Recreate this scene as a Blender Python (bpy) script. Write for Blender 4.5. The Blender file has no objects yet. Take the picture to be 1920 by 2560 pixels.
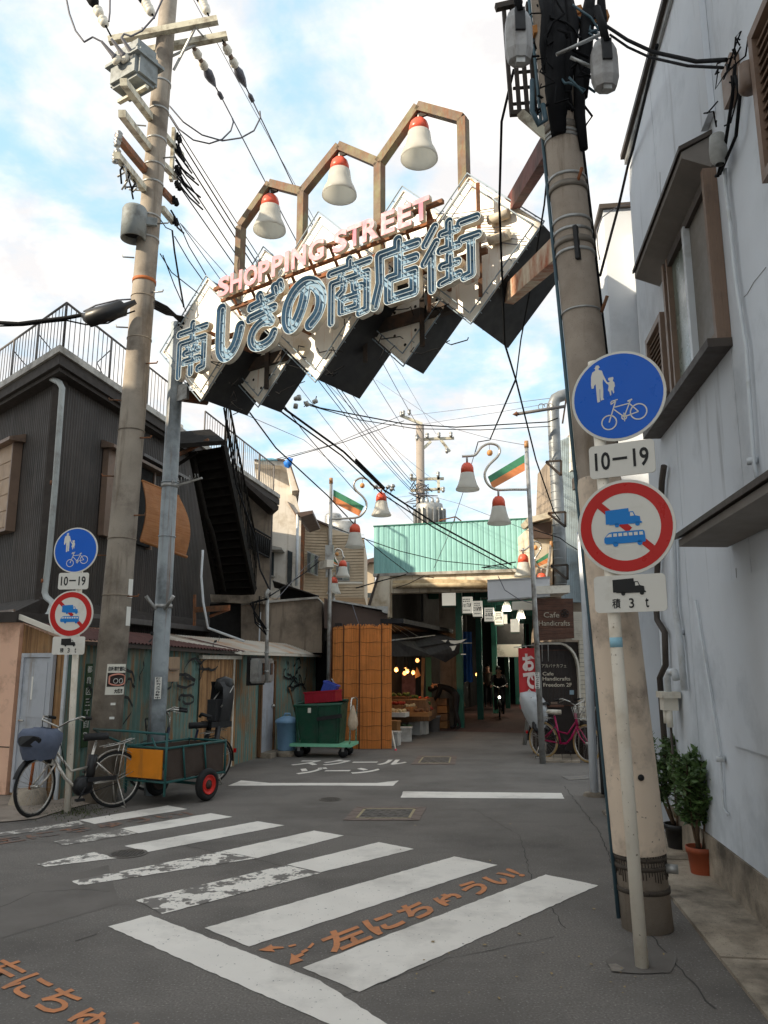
import bpy, bmesh, math, random
from mathutils import Vector, Matrix, noise as mnoise
random.seed(7)
R = math.radians
scene = bpy.context.scene
COL = scene.collection
# ------------------------------------------------------------------ camera
CAM_H = 1.7; F_PX = 1950.0; PITCH = math.atan((1663.0-1280.0)/F_PX)
cam_data = bpy.data.cameras.new('camera'); cam = bpy.data.objects.new('camera', cam_data); COL.objects.link(cam)
cam.location = (0, 0, CAM_H); cam.rotation_euler = (math.pi/2 + PITCH, 0, 0)
cam_data.sensor_fit = 'VERTICAL'; cam_data.sensor_height = 36.0; cam_data.lens = 36.0*F_PX/2560.0
cam_data.clip_start = 0.05; cam_data.clip_end = 2000
scene.camera = cam
# ------------------------------------------------------------------ sky, sun, exposure
SUN_TO = Vector((-0.40, -0.185, 0.222)).normalized()
SUN_ELEV = math.asin(SUN_TO.z)
world = bpy.data.worlds.new('World'); scene.world = world; world.use_nodes = True
wn = world.node_tree; wn.nodes.clear()
def wnode(t, **k):
    n = wn.nodes.new(t)
    for a, b in k.items(): setattr(n, a, b)
    return n
w_out = wnode('ShaderNodeOutputWorld'); w_bg = wnode('ShaderNodeBackground'); w_bg.inputs[1].default_value = 0.10
sky = wnode('ShaderNodeTexSky', sky_type='NISHITA', sun_disc=False)
sky.sun_elevation = SUN_ELEV; sky.sun_rotation = math.atan2(SUN_TO.x, SUN_TO.y)
sky.air_density = 1.2; sky.dust_density = 1.5
tc = wnode('ShaderNodeTexCoord'); sep = wnode('ShaderNodeSeparateXYZ'); wn.links.new(tc.outputs['Generated'], sep.inputs[0])
def wmath(op, a, b=None, clamp=False):
    n = wnode('ShaderNodeMath', operation=op, use_clamp=clamp)
    for i, v in enumerate((a, b)):
        if v is None: continue
        if isinstance(v, (int, float)): n.inputs[i].default_value = v
        else: wn.links.new(v, n.inputs[i])
    return n.outputs[0]
zc = wmath('ADD', wmath('MAXIMUM', sep.outputs[2], 0.0), 0.22)
comb = wnode('ShaderNodeCombineXYZ')
wn.links.new(wmath('DIVIDE', sep.outputs[0], zc), comb.inputs[0]); wn.links.new(wmath('DIVIDE', sep.outputs[1], zc), comb.inputs[1])
comb.inputs[2].default_value = 3.1
def wnoise(scale, detail, rough, dist=0.0):
    n = wnode('ShaderNodeTexNoise'); n.inputs['Scale'].default_value = scale; n.inputs['Detail'].default_value = detail
    n.inputs['Roughness'].default_value = rough; n.inputs['Distortion'].default_value = dist
    wn.links.new(comb.outputs[0], n.inputs['Vector']); return n.outputs[0]
n1 = wnoise(2.9, 9, 0.55, 0.25); n2 = wnoise(7.5, 8, 0.6, 0.2)
mixn = wmath('ADD', wmath('MULTIPLY', n1, 0.72), wmath('MULTIPLY', n2, 0.28))
ramp = wnode('ShaderNodeMapRange', interpolation_type='SMOOTHSTEP'); ramp.inputs[1].default_value = 0.37; ramp.inputs[2].default_value = 0.57
wn.links.new(mixn, ramp.inputs[0])
# cloud tone: bright tops, faint grey-lilac bases
n3 = wnoise(4.6, 7, 0.6, 0.3)
cr = wnode('ShaderNodeMapRange'); cr.inputs[1].default_value = 0.40; cr.inputs[2].default_value = 0.72; wn.links.new(n3, cr.inputs[0])
cmix = wnode('ShaderNodeMix', data_type='RGBA'); wn.links.new(cr.outputs[0], cmix.inputs[0])
cmix.inputs[6].default_value = (2.72, 2.66, 2.66, 1); cmix.inputs[7].default_value = (3.9, 3.72, 3.45, 1)
blue = wnode('ShaderNodeMix', data_type='RGBA'); blue.inputs[0].default_value = 0.85
wn.links.new(sky.outputs[0], blue.inputs[6]); blue.inputs[7].default_value = (1.55, 2.45, 3.1, 1)
smix = wnode('ShaderNodeMix', data_type='RGBA'); wn.links.new(ramp.outputs[0], smix.inputs[0])
wn.links.new(blue.outputs[2], smix.inputs[6]); wn.links.new(cmix.outputs[2], smix.inputs[7])
wn.links.new(smix.outputs[2], w_bg.inputs[0]); wn.links.new(w_bg.outputs[0], w_out.inputs[0])
sun_d = bpy.data.lights.new('sun', 'SUN'); sun_d.energy = 2.0; sun_d.angle = R(0.6); sun_d.color = (1.0, 0.86, 0.66)
sun = bpy.data.objects.new('sun', sun_d); COL.objects.link(sun)
sun.rotation_euler = SUN_TO.to_track_quat('Z', 'Y').to_euler(); sun.location = (-20, -8, 20)
vs = scene.view_settings; vs.view_transform = 'Standard'; vs.look = 'None'; vs.exposure = 1.85; vs.gamma = 1.0; vs.use_curve_mapping = False
scene.cycles.max_bounces = 6; scene.cycles.diffuse_bounces = 3; scene.cycles.glossy_bounces = 3; scene.cycles.transmission_bounces = 4
scene.cycles.use_denoising = True
scene.cycles.sample_clamp_indirect = 4.0
# ------------------------------------------------------------------ measuring: where a sight line meets a plane of the place
_c, _s = math.cos(PITCH), math.sin(PITCH)
def ray(px, py):
    u = (px-960.0)/F_PX; v = (1280.0-py)/F_PX
    return Vector((u, _c - v*_s, _s + v*_c))
def at(px, py, Y):
    a = ray(px, py); t = Y/a.y
    return Vector((a.x*t, Y, CAM_H + a.z*t))
def G(px, py, z=0.0):
    a = ray(px, py); t = (z-CAM_H)/a.z
    return Vector((a.x*t, a.y*t, z))
class Plane:
    """vertical plane through p0 with horizontal direction u; n points out of the face (towards the viewer side)"""
    def __init__(s, p0, u, flip=False):
        s.p = Vector((p0[0], p0[1], 0)); s.u = Vector((u[0], u[1], 0)).normalized()
        s.n = Vector((s.u.y, -s.u.x, 0)) * (-1 if flip else 1)
    def hit(s, px, py, off=0.0):
        a = ray(px, py); q = s.p + s.n*off
        t = s.n.dot(q - Vector((0, 0, 0)))/s.n.dot(Vector((a.x, a.y, 0)))
        P = Vector((a.x*t, a.y*t, CAM_H + a.z*t)); return (P-q).dot(s.u), P.z
    def pt(s, u, z, off=0.0):
        q = s.p + s.u*u + s.n*off; return Vector((q.x, q.y, z))
    def P(s, px, py, off=0.0):
        u, z = s.hit(px, py, off); return s.pt(u, z, off)
def zf(x0, y0, sc): return lambda x, y: (x0 + x/sc, y0 + y/sc)
# ------------------------------------------------------------------ mesh building
class MB:
    def __init__(s): s.v = []; s.f = []; s.sm = []; s.mi = []; s.cur = 0
    def add(s, vs, fs, smooth=False):
        b = len(s.v); s.v.extend([tuple(x) for x in vs])
        for f in fs: s.f.append(tuple(i+b for i in f)); s.sm.append(smooth); s.mi.append(s.cur)
        return s
    def box(s, c, size, rz=0.0, rot=None):
        hx, hy, hz = size[0]/2, size[1]/2, size[2]/2
        M = rot if rot is not None else Matrix.Rotation(rz, 3, 'Z')
        vs = [Vector(c) + M @ Vector((x*hx, y*hy, z*hz)) for x in (-1, 1) for y in (-1, 1) for z in (-1, 1)]
        return s.add(vs, [(0, 1, 3, 2), (4, 6, 7, 5), (0, 4, 5, 1), (2, 3, 7, 6), (0, 2, 6, 4), (1, 5, 7, 3)])
    def pbox(s, pl, u0, u1, z0, z1, o0, o1):
        vs = [pl.pt(u, z, o) for u in (u0, u1) for o in (o0, o1) for z in (z0, z1)]
        return s.add(vs, [(0, 1, 3, 2), (4, 6, 7, 5), (0, 4, 5, 1), (2, 3, 7, 6), (0, 2, 6, 4), (1, 5, 7, 3)])
    def poly(s, pts): return s.add(pts, [tuple(range(len(pts)))])
    def prism(s, pts, d):
        n = len(pts); d = Vector(d); a = [Vector(p) for p in pts]
        fs = [tuple(range(n))[::-1], tuple(range(n, 2*n))] + [(i, (i+1) % n, n+(i+1) % n, n+i) for i in range(n)]
        return s.add(a + [p+d for p in a], fs)
    def bar(s, p, q, w, h=None, up=(0, 0, 1)):
        p, q = Vector(p), Vector(q); h = h or w; d = (q-p); L = d.length
        if L < 1e-6: return s
        d /= L; side = d.cross(Vector(up))
        if side.length < 1e-3: side = d.cross(Vector((0, 1, 0)))
        side.normalize(); u = side.cross(d)
        vs = [e + side*a*w/2 + u*b*h/2 for e in (p, q) for a in (-1, 1) for b in (-1, 1)]
        return s.add(vs, [(0, 1, 3, 2), (4, 6, 7, 5), (0, 4, 5, 1), (2, 3, 7, 6), (0, 2, 6, 4), (1, 5, 7, 3)])
    def tube(s, pts, r, n=8, cap=True, closed=False):
        pts = [Vector(p) for p in pts]; m = len(pts)
        rs = r if isinstance(r, (list, tuple)) else [r]*m
        vs = []; prev = None
        for i, p in enumerate(pts):
            if closed: t = pts[(i+1) % m] - pts[i-1]
            else: t = pts[min(i+1, m-1)] - pts[max(i-1, 0)]
            if t.length < 1e-9: t = Vector((0, 0, 1))
            t.normalize()
            if prev is None:
                a = t.cross(Vector((0, 0, 1)))
                if a.length < 0.05: a = t.cross(Vector((1, 0, 0)))
            else: a = prev - t*prev.dot(t)
            if a.length < 1e-6: a = t.orthogonal()
            a.normalize(); prev = a; b = t.cross(a)
            for k in range(n):
                th = 2*math.pi*k/n; vs.append(p + a*math.cos(th)*rs[i] + b*math.sin(th)*rs[i])
        fs = []
        for i in range(m if closed else m-1):
            j = (i+1) % m
            for k in range(n): fs.append((i*n+k, i*n+(k+1) % n, j*n+(k+1) % n, j*n+k))
        s.add(vs, fs, True)
        if cap and not closed:
            b = len(s.v)-len(vs)
            s.f.append(tuple(b+k for k in range(n))[::-1]); s.sm.append(False); s.mi.append(s.cur)
            s.f.append(tuple(b+(m-1)*n+k for k in range(n))); s.sm.append(False); s.mi.append(s.cur)
        return s
    def lathe(s, prof, c=(0, 0, 0), n=20, axis=None, smooth=True):
        """prof: (radius, height) list, turned about axis through c"""
        c = Vector(c); ax = Vector(axis or (0, 0, 1)).normalized(); a = ax.orthogonal().normalized(); b = ax.cross(a)
        vs = []
        for r, h in prof:
            for k in range(n):
                th = 2*math.pi*k/n; vs.append(c + ax*h + (a*math.cos(th)+b*math.sin(th))*max(r, 1e-4))
        fs = [(i*n+k, i*n+(k+1) % n, (i+1)*n+(k+1) % n, (i+1)*n+k) for i in range(len(prof)-1) for k in range(n)]
        return s.add(vs, fs, smooth)
    def disc(s, c, r, n=16, axis=(0, 0, 1), depth=0.0):
        if depth: return s.lathe([(0, 0), (r, 0), (r, depth), (0, depth)], c, n, axis, False)
        return s.lathe([(0, 0), (r, 0)], c, n, axis, False)
    def corr(s, pl, u0, u1, z0, z1, pitch=0.076, amp=0.012, off=0.0, ztop=None, square=False):
        """corrugated / ribbed sheet on a vertical plane; ztop(u) may give a sloping top edge"""
        n = max(2, int((u1-u0)/pitch)*(4 if not square else 4)); vs = []
        for i in range(n+1):
            u = u0 + (u1-u0)*i/n
            o = off + (amp*math.sin(2*math.pi*i/4.0) if not square else amp*(1 if i % 4 in (0, 1) else -1))
            zt = ztop(u) if ztop else z1
            vs += [pl.pt(u, z0, o), pl.pt(u, zt, o)]
        return s.add(vs, [(2*i, 2*i+2, 2*i+3, 2*i+1) for i in range(n)], not square)
    def sheet(s, a, b, c, d, pitch=0.076, amp=0.014):
        """corrugated roof sheet a-b (top edge) to d-c (bottom edge), ribs run a->d"""
        a, b, c, d = map(Vector, (a, b, c, d)); L = max((b-a).length, (c-d).length); n = max(4, int(L/pitch)*4)
        nn = (b-a).cross(d-a).normalized(); vs = []
        for i in range(n+1):
            t = i/n; o = nn*amp*math.sin(2*math.pi*i/4.0); vs += [a.lerp(b, t)+o, d.lerp(c, t)+o]
        return s.add(vs, [(2*i, 2*i+2, 2*i+3, 2*i+1) for i in range(n)], True)
    def build(s, name, mat, parent=None, kind=None, label=None):
        me = bpy.data.meshes.new(name); me.from_pydata(s.v, [], s.f); me.update()
        for m in (mat if isinstance(mat, (list, tuple)) else [mat]): me.materials.append(m)
        me.polygons.foreach_set('use_smooth', s.sm); me.polygons.foreach_set('material_index', s.mi)
        return link(name, me, parent, kind, label)
def link(name, me, parent=None, kind=None, label=None):
    o = bpy.data.objects.new(name, me); COL.objects.link(o)
    if parent is not None:
        o.parent = parent
        if 'bx' in parent: o.matrix_parent_inverse = Matrix.Translation((-parent['bx'], -parent['by'], -parent['bz']))
    if kind: o['kind'] = kind
    if label: o['label'] = label
    return o
def thing(name, label, cat, loc=(0, 0, 0), group=None):
    o = bpy.data.objects.new(name, None); COL.objects.link(o); o.location = loc; o.empty_display_size = 0.1
    o['label'] = label; o['category'] = cat
    if group: o['group'] = group
    o['bx'], o['by'], o['bz'] = float(loc[0]), float(loc[1]), float(loc[2])
    return o
def tag(o, label, cat, group=None):
    o['label'] = label; o['category'] = cat
    if group: o['group'] = group
    return o
def dup(root, loc=None, label=None, rot=None, group=None):
    r = root.copy(); COL.objects.link(r)
    if loc is not None: r.location = loc
    if rot is not None: r.rotation_euler = rot
    if label: r['label'] = label
    if group: r['group'] = group
    for ch in list(root.children):
        c = ch.copy(); COL.objects.link(c); c.parent = r
        for g in list(ch.children):
            d = g.copy(); COL.objects.link(d); d.parent = c
    return r
def curve_mesh(polys, extrude=0.0, bevel=0.0, fill='BOTH', res=1):
    """filled flat mesh (x, y plane) out of closed 2D loops, holes included"""
    cu = bpy.data.curves.new('outline', 'CURVE'); cu.dimensions = '2D'; cu.fill_mode = fill; cu.extrude = extrude; cu.bevel_depth = bevel; cu.bevel_resolution = res
    for p in polys:
        sp = cu.splines.new('POLY'); sp.points.add(len(p)-1); sp.use_cyclic_u = True
        for i, q in enumerate(p): sp.points[i].co = (q[0], q[1], 0, 1)
    o = bpy.data.objects.new('outline', cu); COL.objects.link(o)
    me = bpy.data.meshes.new_from_object(o.evaluated_get(bpy.context.evaluated_depsgraph_get()))
    bpy.data.objects.remove(o); bpy.data.curves.remove(cu); return me
def text_mesh(body, size=1.0, extrude=0.0, offset=0.0, spacing=1.0, bold=False):
    cu = bpy.data.curves.new('text', 'FONT'); cu.body = body; cu.size = size; cu.extrude = extrude; cu.offset = offset; cu.space_character = spacing
    cu.resolution_u = 3
    o = bpy.data.objects.new('text', cu); COL.objects.link(o)
    me = bpy.data.meshes.new_from_object(o.evaluated_get(bpy.context.evaluated_depsgraph_get()))
    bpy.data.objects.remove(o); bpy.data.curves.remove(cu)
    return me
def place_mesh(me, origin, xdir, ydir, zdir=None, fit=None):
    """map flat mesh (x, y, z) into the world; fit=(w, h) scales its bounding box"""
    vs = [v.co.copy() for v in me.vertices]
    if not vs: return me
    x0 = min(v.x for v in vs); x1 = max(v.x for v in vs); y0 = min(v.y for v in vs); y1 = max(v.y for v in vs)
    sx = sy = 1.0
    if fit:
        sx = fit[0]/max(x1-x0, 1e-6) if fit[0] else fit[1]/(y1-y0)
        sy = fit[1]/max(y1-y0, 1e-6) if fit[1] else sx
        if not fit[0]: sx = sy
    X, Y = Vector(xdir), Vector(ydir); Z = Vector(zdir) if zdir else X.cross(Y).normalized(); O = Vector(origin)
    for v, c in zip(me.vertices, vs): v.co = O + X*((c.x-(x0 if fit else 0))*sx) + Y*((c.y-(y0 if fit else 0))*sy) + Z*c.z
    me.update(); return me
def flat(name, me, mat, parent, smooth=False):
    me.materials.clear(); me.materials.append(mat); return link(name, me, parent)
def text_on(pl, body, u0, z0, w, h, off, mat, parent, name='lettering', extrude=0.001, offset=0.0, spacing=1.0, udir=1):
    me = text_mesh(body, 1.0, extrude, offset, spacing)
    place_mesh(me, pl.pt(u0, z0, off), pl.u*udir, (0, 0, 1), pl.n, fit=(w, h)); return flat(name, me, mat, parent)
def catenary(p, q, sag, n=14):
    p, q = Vector(p), Vector(q)
    return [p.lerp(q, i/n) - Vector((0, 0, sag*4*(i/n)*(1-i/n))) for i in range(n+1)]
# ------------------------------------------------------------------ materials
def L(r, g, b):
    f = lambda c: (c/255/12.92) if c/255 <= 0.04045 else ((c/255+0.055)/1.055)**2.4
    return (f(r), f(g), f(b))
MATS = {}
def mat(name, col, rough=0.7, metal=0.0, var=0.12, scale=5.0, bump=0.0, bscale=80.0, dirt=None, dirt_amt=0.0, dirt_scale=2.5, streak=None, streak_amt=0.0, streak_scale=(9, 9, 0.7),
        spots=None, spot_amt=0.0, spot_scale=20.0, spec=0.4, emit=None, alpha=None, trans=0.0, sharp=False):
    if name in MATS: return MATS[name]
    m = bpy.data.materials.new(name); m.use_nodes = True; nt = m.node_tree; N = nt.nodes; K = nt.links
    b = N['Principled BSDF']; b.inputs['Roughness'].default_value = rough; b.inputs['Metallic'].default_value = metal
    b.inputs['Specular IOR Level'].default_value = spec
    tcn = N.new('ShaderNodeTexCoord'); co = tcn.outputs['Object']
    def noise(sc, det=6, ro=0.6, vec=None):
        n = N.new('ShaderNodeTexNoise'); n.inputs['Scale'].default_value = sc; n.inputs['Detail'].default_value = det; n.inputs['Roughness'].default_value = ro
        K.new(vec if vec is not None else co, n.inputs['Vector']); return n.outputs[0]
    def mr(x, a, bb, c=0.0, d=1.0):
        n = N.new('ShaderNodeMapRange'); n.inputs[1].default_value = a; n.inputs[2].default_value = bb; n.inputs[3].default_value = c; n.inputs[4].default_value = d
        K.new(x, n.inputs[0]); return n.outputs[0]
    def mix(fac, a, bb):
        n = N.new('ShaderNodeMix'); n.data_type = 'RGBA'
        for i, v in ((0, fac), (6, a), (7, bb)):
            if isinstance(v, float): n.inputs[i].default_value = v
            elif isinstance(v, tuple): n.inputs[i].default_value = (*v[:3], 1)
            else: K.new(v, n.inputs[i])
        return n.outputs[2]
    c = tuple(x*(1-var) for x in col); d = tuple(min(1, x*(1+var)) for x in col)
    cur = mix(mr(noise(scale), 0.3, 0.7), c, d)
    if dirt and dirt_amt > 0: cur = mix(mr(noise(dirt_scale, 8, 0.65), 0.62-dirt_amt*0.3, (0.78-dirt_amt*0.2) if not sharp else 0.65-dirt_amt*0.3), cur, dirt)
    if streak and streak_amt > 0:
        mp = N.new('ShaderNodeMapping'); mp.inputs['Scale'].default_value = streak_scale; K.new(co, mp.inputs[0])
        cur = mix(mr(noise(1.0, 7, 0.65, mp.outputs[0]), 0.66-streak_amt*0.35, 0.8-streak_amt*0.25), cur, streak)
    if spots and spot_amt > 0: cur = mix(mr(noise(spot_scale, 4, 0.5), 0.72-spot_amt*0.2, 0.76-spot_amt*0.2), cur, spots)
    K.new(cur, b.inputs['Base Color'])
    K.new(mr(noise(scale*2.3), 0.3, 0.7, max(0.02, rough-0.1), min(1, rough+0.1)), b.inputs['Roughness'])
    if bump:
        bn = N.new('ShaderNodeBump'); bn.inputs['Strength'].default_value = min(1.0, bump); bn.inputs['Distance'].default_value = 0.01
        K.new(noise(bscale, 5, 0.6), bn.inputs['Height']); K.new(bn.outputs[0], b.inputs['Normal'])
    if emit: b.inputs['Emission Color'].default_value = (*emit[0], 1); b.inputs['Emission Strength'].default_value = emit[1]
    if alpha is not None: b.inputs['Alpha'].default_value = alpha
    if trans: b.inputs['Transmission Weight'].default_value = trans
    MATS[name] = m; return m
RUST = (0.16, 0.055, 0.02); GRIME = (0.03, 0.027, 0.024)
M_conc = mat('pole concrete', L(152, 142, 129), 0.85, var=0.14, scale=3, bump=0.25, bscale=120, dirt=L(105, 95, 85), dirt_amt=0.5, dirt_scale=1.6, streak=L(110, 98, 84), streak_amt=0.35, spots=L(90, 82, 74), spot_amt=0.3, spot_scale=160)
M_concr = mat('right pole concrete', L(166, 153, 139), 0.85, var=0.14, scale=2.4, bump=0.3, bscale=130, dirt=L(132, 119, 106), dirt_amt=0.55, dirt_scale=1.3, streak=L(122, 108, 92), streak_amt=0.3, spots=L(98, 89, 80), spot_amt=0.3, spot_scale=150)
M_conc2 = mat('kerb concrete', L(165, 152, 135), 0.9, var=0.2, scale=3, bump=0.3, bscale=90, dirt=L(88, 80, 70), dirt_amt=0.6, dirt_scale=1.7, spots=L(80, 74, 66), spot_amt=0.4, spot_scale=90)
M_steel = mat('grey painted steel', L(160, 168, 172), 0.5, var=0.14, scale=3, dirt=L(92, 98, 100), dirt_amt=0.6, dirt_scale=1.4, streak=(0.2, 0.1, 0.045), streak_amt=0.24, streak_scale=(14, 14, 0.5))
M_equip = mat('grey equipment paint', L(134, 140, 140), 0.6, var=0.08, scale=6, dirt=L(98, 100, 98), dirt_amt=0.45, dirt_scale=5, streak=L(110, 96, 80), streak_amt=.2)
M_galv = mat('galvanised steel', L(165, 165, 162), 0.45, 0.55, var=0.14, scale=9, dirt=L(110, 105, 98), dirt_amt=0.4, dirt_scale=5)
M_cream_steel = mat('cream crossarm steel', L(205, 200, 180), 0.6, var=0.1, scale=6, dirt=L(120, 108, 90), dirt_amt=0.5, dirt_scale=5, streak=RUST, streak_amt=0.12)
M_rust = mat('rusty steel', (0.13, 0.07, 0.04), 0.85, var=0.35, scale=9, bump=0.3, dirt=(0.3, 0.1, 0.035), dirt_amt=0.6, dirt_scale=5)
M_rustframe = mat('weathered brown frame paint', L(112, 94, 78), 0.75, var=0.18, scale=5, bump=0.15, dirt=L(128, 122, 92), dirt_amt=0.6, dirt_scale=4, streak=(0.2, 0.085, 0.04), streak_amt=0.5, streak_scale=(12, 12, 3))
M_darkred = mat('dark red beam paint', L(110, 62, 56), 0.7, var=0.25, scale=6, dirt=L(70, 44, 38), dirt_amt=0.6, dirt_scale=4)
M_chrome = mat('stainless tube', L(195, 190, 180), 0.25, 0.85, var=0.06, scale=8)
M_black = mat('black rubber', (0.012, 0.012, 0.013), 0.6, var=0.3)
M_cable = mat('black cable sheath', (0.010, 0.010, 0.011), 0.8, var=0.2, spec=.12)
M_greycable = mat('grey wire', L(92, 92, 100), 0.5, var=0.1)
M_blackplastic = mat('black plastic', (0.016, 0.016, 0.017), 0.4, var=0.2)
M_white = mat('white enamel', L(232, 230, 222), 0.4, var=0.03)
M_offwhite = mat('off white painted metal', L(222, 216, 202), 0.5, var=0.05, scale=4, dirt=L(160, 148, 128), dirt_amt=0.3, dirt_scale=3)
M_paper = mat('white printed board', L(228, 224, 210), 0.5, var=0.04)
M_ink = mat('black print', (0.012, 0.012, 0.012), 0.5, var=0.1)
M_glass = mat('dark window glass', L(60, 66, 68), 0.08, var=0.2, spec=0.6)
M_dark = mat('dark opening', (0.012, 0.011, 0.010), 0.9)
# =================================================================== GROUND
M_asph = mat('asphalt', (0.195, 0.177, 0.159), 0.93, var=0.32, scale=75, bump=0.55, bscale=260, dirt=(0.128, 0.116, 0.105), dirt_amt=0.6, dirt_scale=0.7, streak=(0.155, 0.140, 0.126), streak_amt=0.4, streak_scale=(.5, 2.2, 1), spots=(0.32, 0.30, 0.275), spot_amt=0.42, spot_scale=75, spec=0.2)
M_asph2 = mat('asphalt patch', (0.165, 0.149, 0.134), 0.93, var=0.15, scale=2, bump=0.5, bscale=240, spots=(0.2, 0.19, 0.18), spot_amt=0.2, spot_scale=200, spec=0.2)
M_paint = mat('road paint', (0.80, 0.75, 0.68), 0.7, var=0.05, scale=2.5, dirt=(0.55, 0.51, 0.46), dirt_amt=0.4, dirt_scale=1.4, spots=(0.24, 0.22, 0.2), spot_amt=0.24, spot_scale=40, bump=0.2, bscale=200)
M_paintw = mat('worn road paint', (0.78, 0.73, 0.66), 0.75, var=0.06, scale=3, dirt=(0.18, 0.163, 0.146), dirt_amt=0.36, dirt_scale=4.5, sharp=True, spots=(0.2, 0.18, 0.165), spot_amt=0.5, spot_scale=34, bump=0.2, bscale=200)
M_paintww = mat('nearly gone road paint', (0.64, 0.60, 0.54), 0.8, var=0.06, scale=3, dirt=(0.185, 0.168, 0.151), dirt_amt=.5, dirt_scale=6, sharp=True, spots=(0.185, 0.168, 0.151), spot_amt=0.9, spot_scale=30)
M_orange = mat('orange road paint', (0.56, 0.22, 0.09), 0.8, var=0.12, scale=5, dirt=(0.36, 0.17, 0.09), dirt_amt=0.4, dirt_scale=7)
M_orangew = mat('faded orange road paint', (0.3, 0.125, 0.06), 0.8, var=0.1, scale=5, dirt=(0.12, 0.115, 0.11), dirt_amt=1.0, dirt_scale=8)
def grid_ground():
    m = MB(); xs = [-60, -25, -12, -6, -3, 0, 3, 6, 12, 25, 60]; ys = [-40, -20, -8, 0, 4, 8, 12, 16, 22, 30, 60, 120]
    vs = [(x, y, 0) for y in ys for x in xs]; n = len(xs)
    m.add(vs, [(j*n+i, j*n+i+1, (j+1)*n+i+1, (j+1)*n+i) for j in range(len(ys)-1) for i in range(n-1)])
    return m
grid_ground().build('road', M_asph, kind='structure')
zA = zf(0, 1960, 2.0738); zB = zf(600, 1840, 1.728)
def gpoly(name, pts, m, z=0.004):
    mb = MB(); ps = [G(*p, z) for p in pts]
    # small ragged edge so that the paint does not end ruler-straight
    out = []
    for i, p in enumerate(ps):
        q = ps[(i+1) % len(ps)]; n = max(1, int((q-p).length/0.05))
        nr = Vector((-(q-p).y, (q-p).x, 0)).normalized()
        for k in range(n): out.append(p.lerp(q, k/n) + nr*random.uniform(-0.005, 0.005)*(1 if k else 0))
    me = curve_mesh([[(p.x, p.y) for p in out]], fill='FRONT')
    for v in me.vertices: v.co.z = z
    me.materials.clear(); me.materials.append(m); o = link(name, me); o['kind'] = 'structure'; return o
gpoly('asphalt_patch', [zA(0, 560), zA(560, 420), zA(620, 620), zA(0, 800)], M_asph2, 0.0015)
stripes = [([zA(410, 187), zA(870, 111), zA(972, 130), zA(492, 207)], M_paint), ([zA(628, 230), zA(1092, 151), zA(1205, 170), zA(720, 255)], M_paint),
           ([zA(645, 321), zA(1335, 193), zA(1475, 214), zA(768, 352)], M_paint), ([zA(372, 503), zA(1150, 349), zA(1330, 385), zA(412, 526)], M_paintw), ([zA(1150, 348), zB(320, 408), zB(449, 430), zA(1335, 384)], M_paint),
           ([zA(705, 602), zA(1480, 420), zA(1660, 462), zA(842, 673)], M_paintw), ([zA(1488, 418), zB(600, 458), zB(751, 488), zA(1662, 458)], M_paint),
           ([zA(1060, 746), zB(925, 520), zB(1113, 557), zA(1291, 842)], M_paint), ([zB(270, 1000), zB(1320, 598), zB(1548, 645), zB(516, 1105)], M_paint),
           ([zA(190, 415), zA(490, 352), zA(607, 384), zA(235, 428)], M_paintw), ([zA(-60, 262), zA(410, 188), zA(440, 210), zA(-30, 275)], M_paintww), ([zA(280, 298), zA(628, 232), zA(715, 256), zA(330, 318)], M_paintww)]
for pts, m in stripes: gpoly('crosswalk_stripe', pts, m)
gpoly('stop_line', [zA(560, 738), zA(780, 679), zA(1659, 1018), (1060, 2620), (960, 2620), zA(1659, 1224)], M_paint)
gpoly('road_line', [zB(705, 239), zB(1388, 246), zB(1402, 271), zB(694, 266)], M_paint)
zC = zf(400, 1400, 2.765)
gpoly('road_line', [zC(470, 1560), zC(560, 1523), zC(760, 1541), zC(1500, 1541), zC(1650, 1524), zC(1610, 1561), zC(1000, 1558)], M_paint)
def ground_text(body, p0, p1, ptop, m, off=0.02, z=0.005):
    a, b, c = G(*p0, z), G(*p1, z), G(*ptop, z); x = b-a; y = c-a
    me = text_mesh(body, 1.0, 0, off)
    vs = me.vertices; x0 = min(v.co.x for v in vs); x1 = max(v.co.x for v in vs); y0 = min(v.co.y for v in vs); y1 = max(v.co.y for v in vs)
    for v in vs:
        q = a + x*((v.co.x-x0)/(x1-x0)) + y*((v.co.y-y0)/(y1-y0)); v.co = (q.x, q.y, z)
    o = flat('road_lettering', me, m, None); o['kind'] = 'structure'; return o
ground_text('左にちゅうい!', zB(405, 945), zB(1245, 605), zB(325, 868), M_orange, 0.035)
ground_text('スクール', zB(212, 127), zB(712, 124), zB(262, 103), M_paint, 0.04)
ground_text('ゾーン', zB(218, 165), zB(585, 163), zB(272, 136), M_paint, 0.05)
ground_text('左にちゅうい!', zA(-160, 975), zA(930, 1590), zA(50, 890), M_orange, 0.02)
ground_text('左にちゅうい!', zA(-60, 322), zA(1010, 158), zA(-100, 292), M_orangew, 0.03)
def arrow(px):
    for seg in px: gpoly('road_arrow', [zB(*p) for p in seg], M_orange, 0.005)
arrow([[(78, 925), (135, 900), (140, 908), (187, 910), (190, 916), (140, 920), (152, 931)], [(208, 905), (240, 898), (244, 905), (212, 912)],
       [(214, 988), (220, 938), (238, 948), (268, 935), (278, 945), (250, 958), (275, 968)], [(262, 930), (285, 918), (298, 925), (272, 938)], [(290, 915), (312, 892), (322, 898), (304, 916)]])
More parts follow.
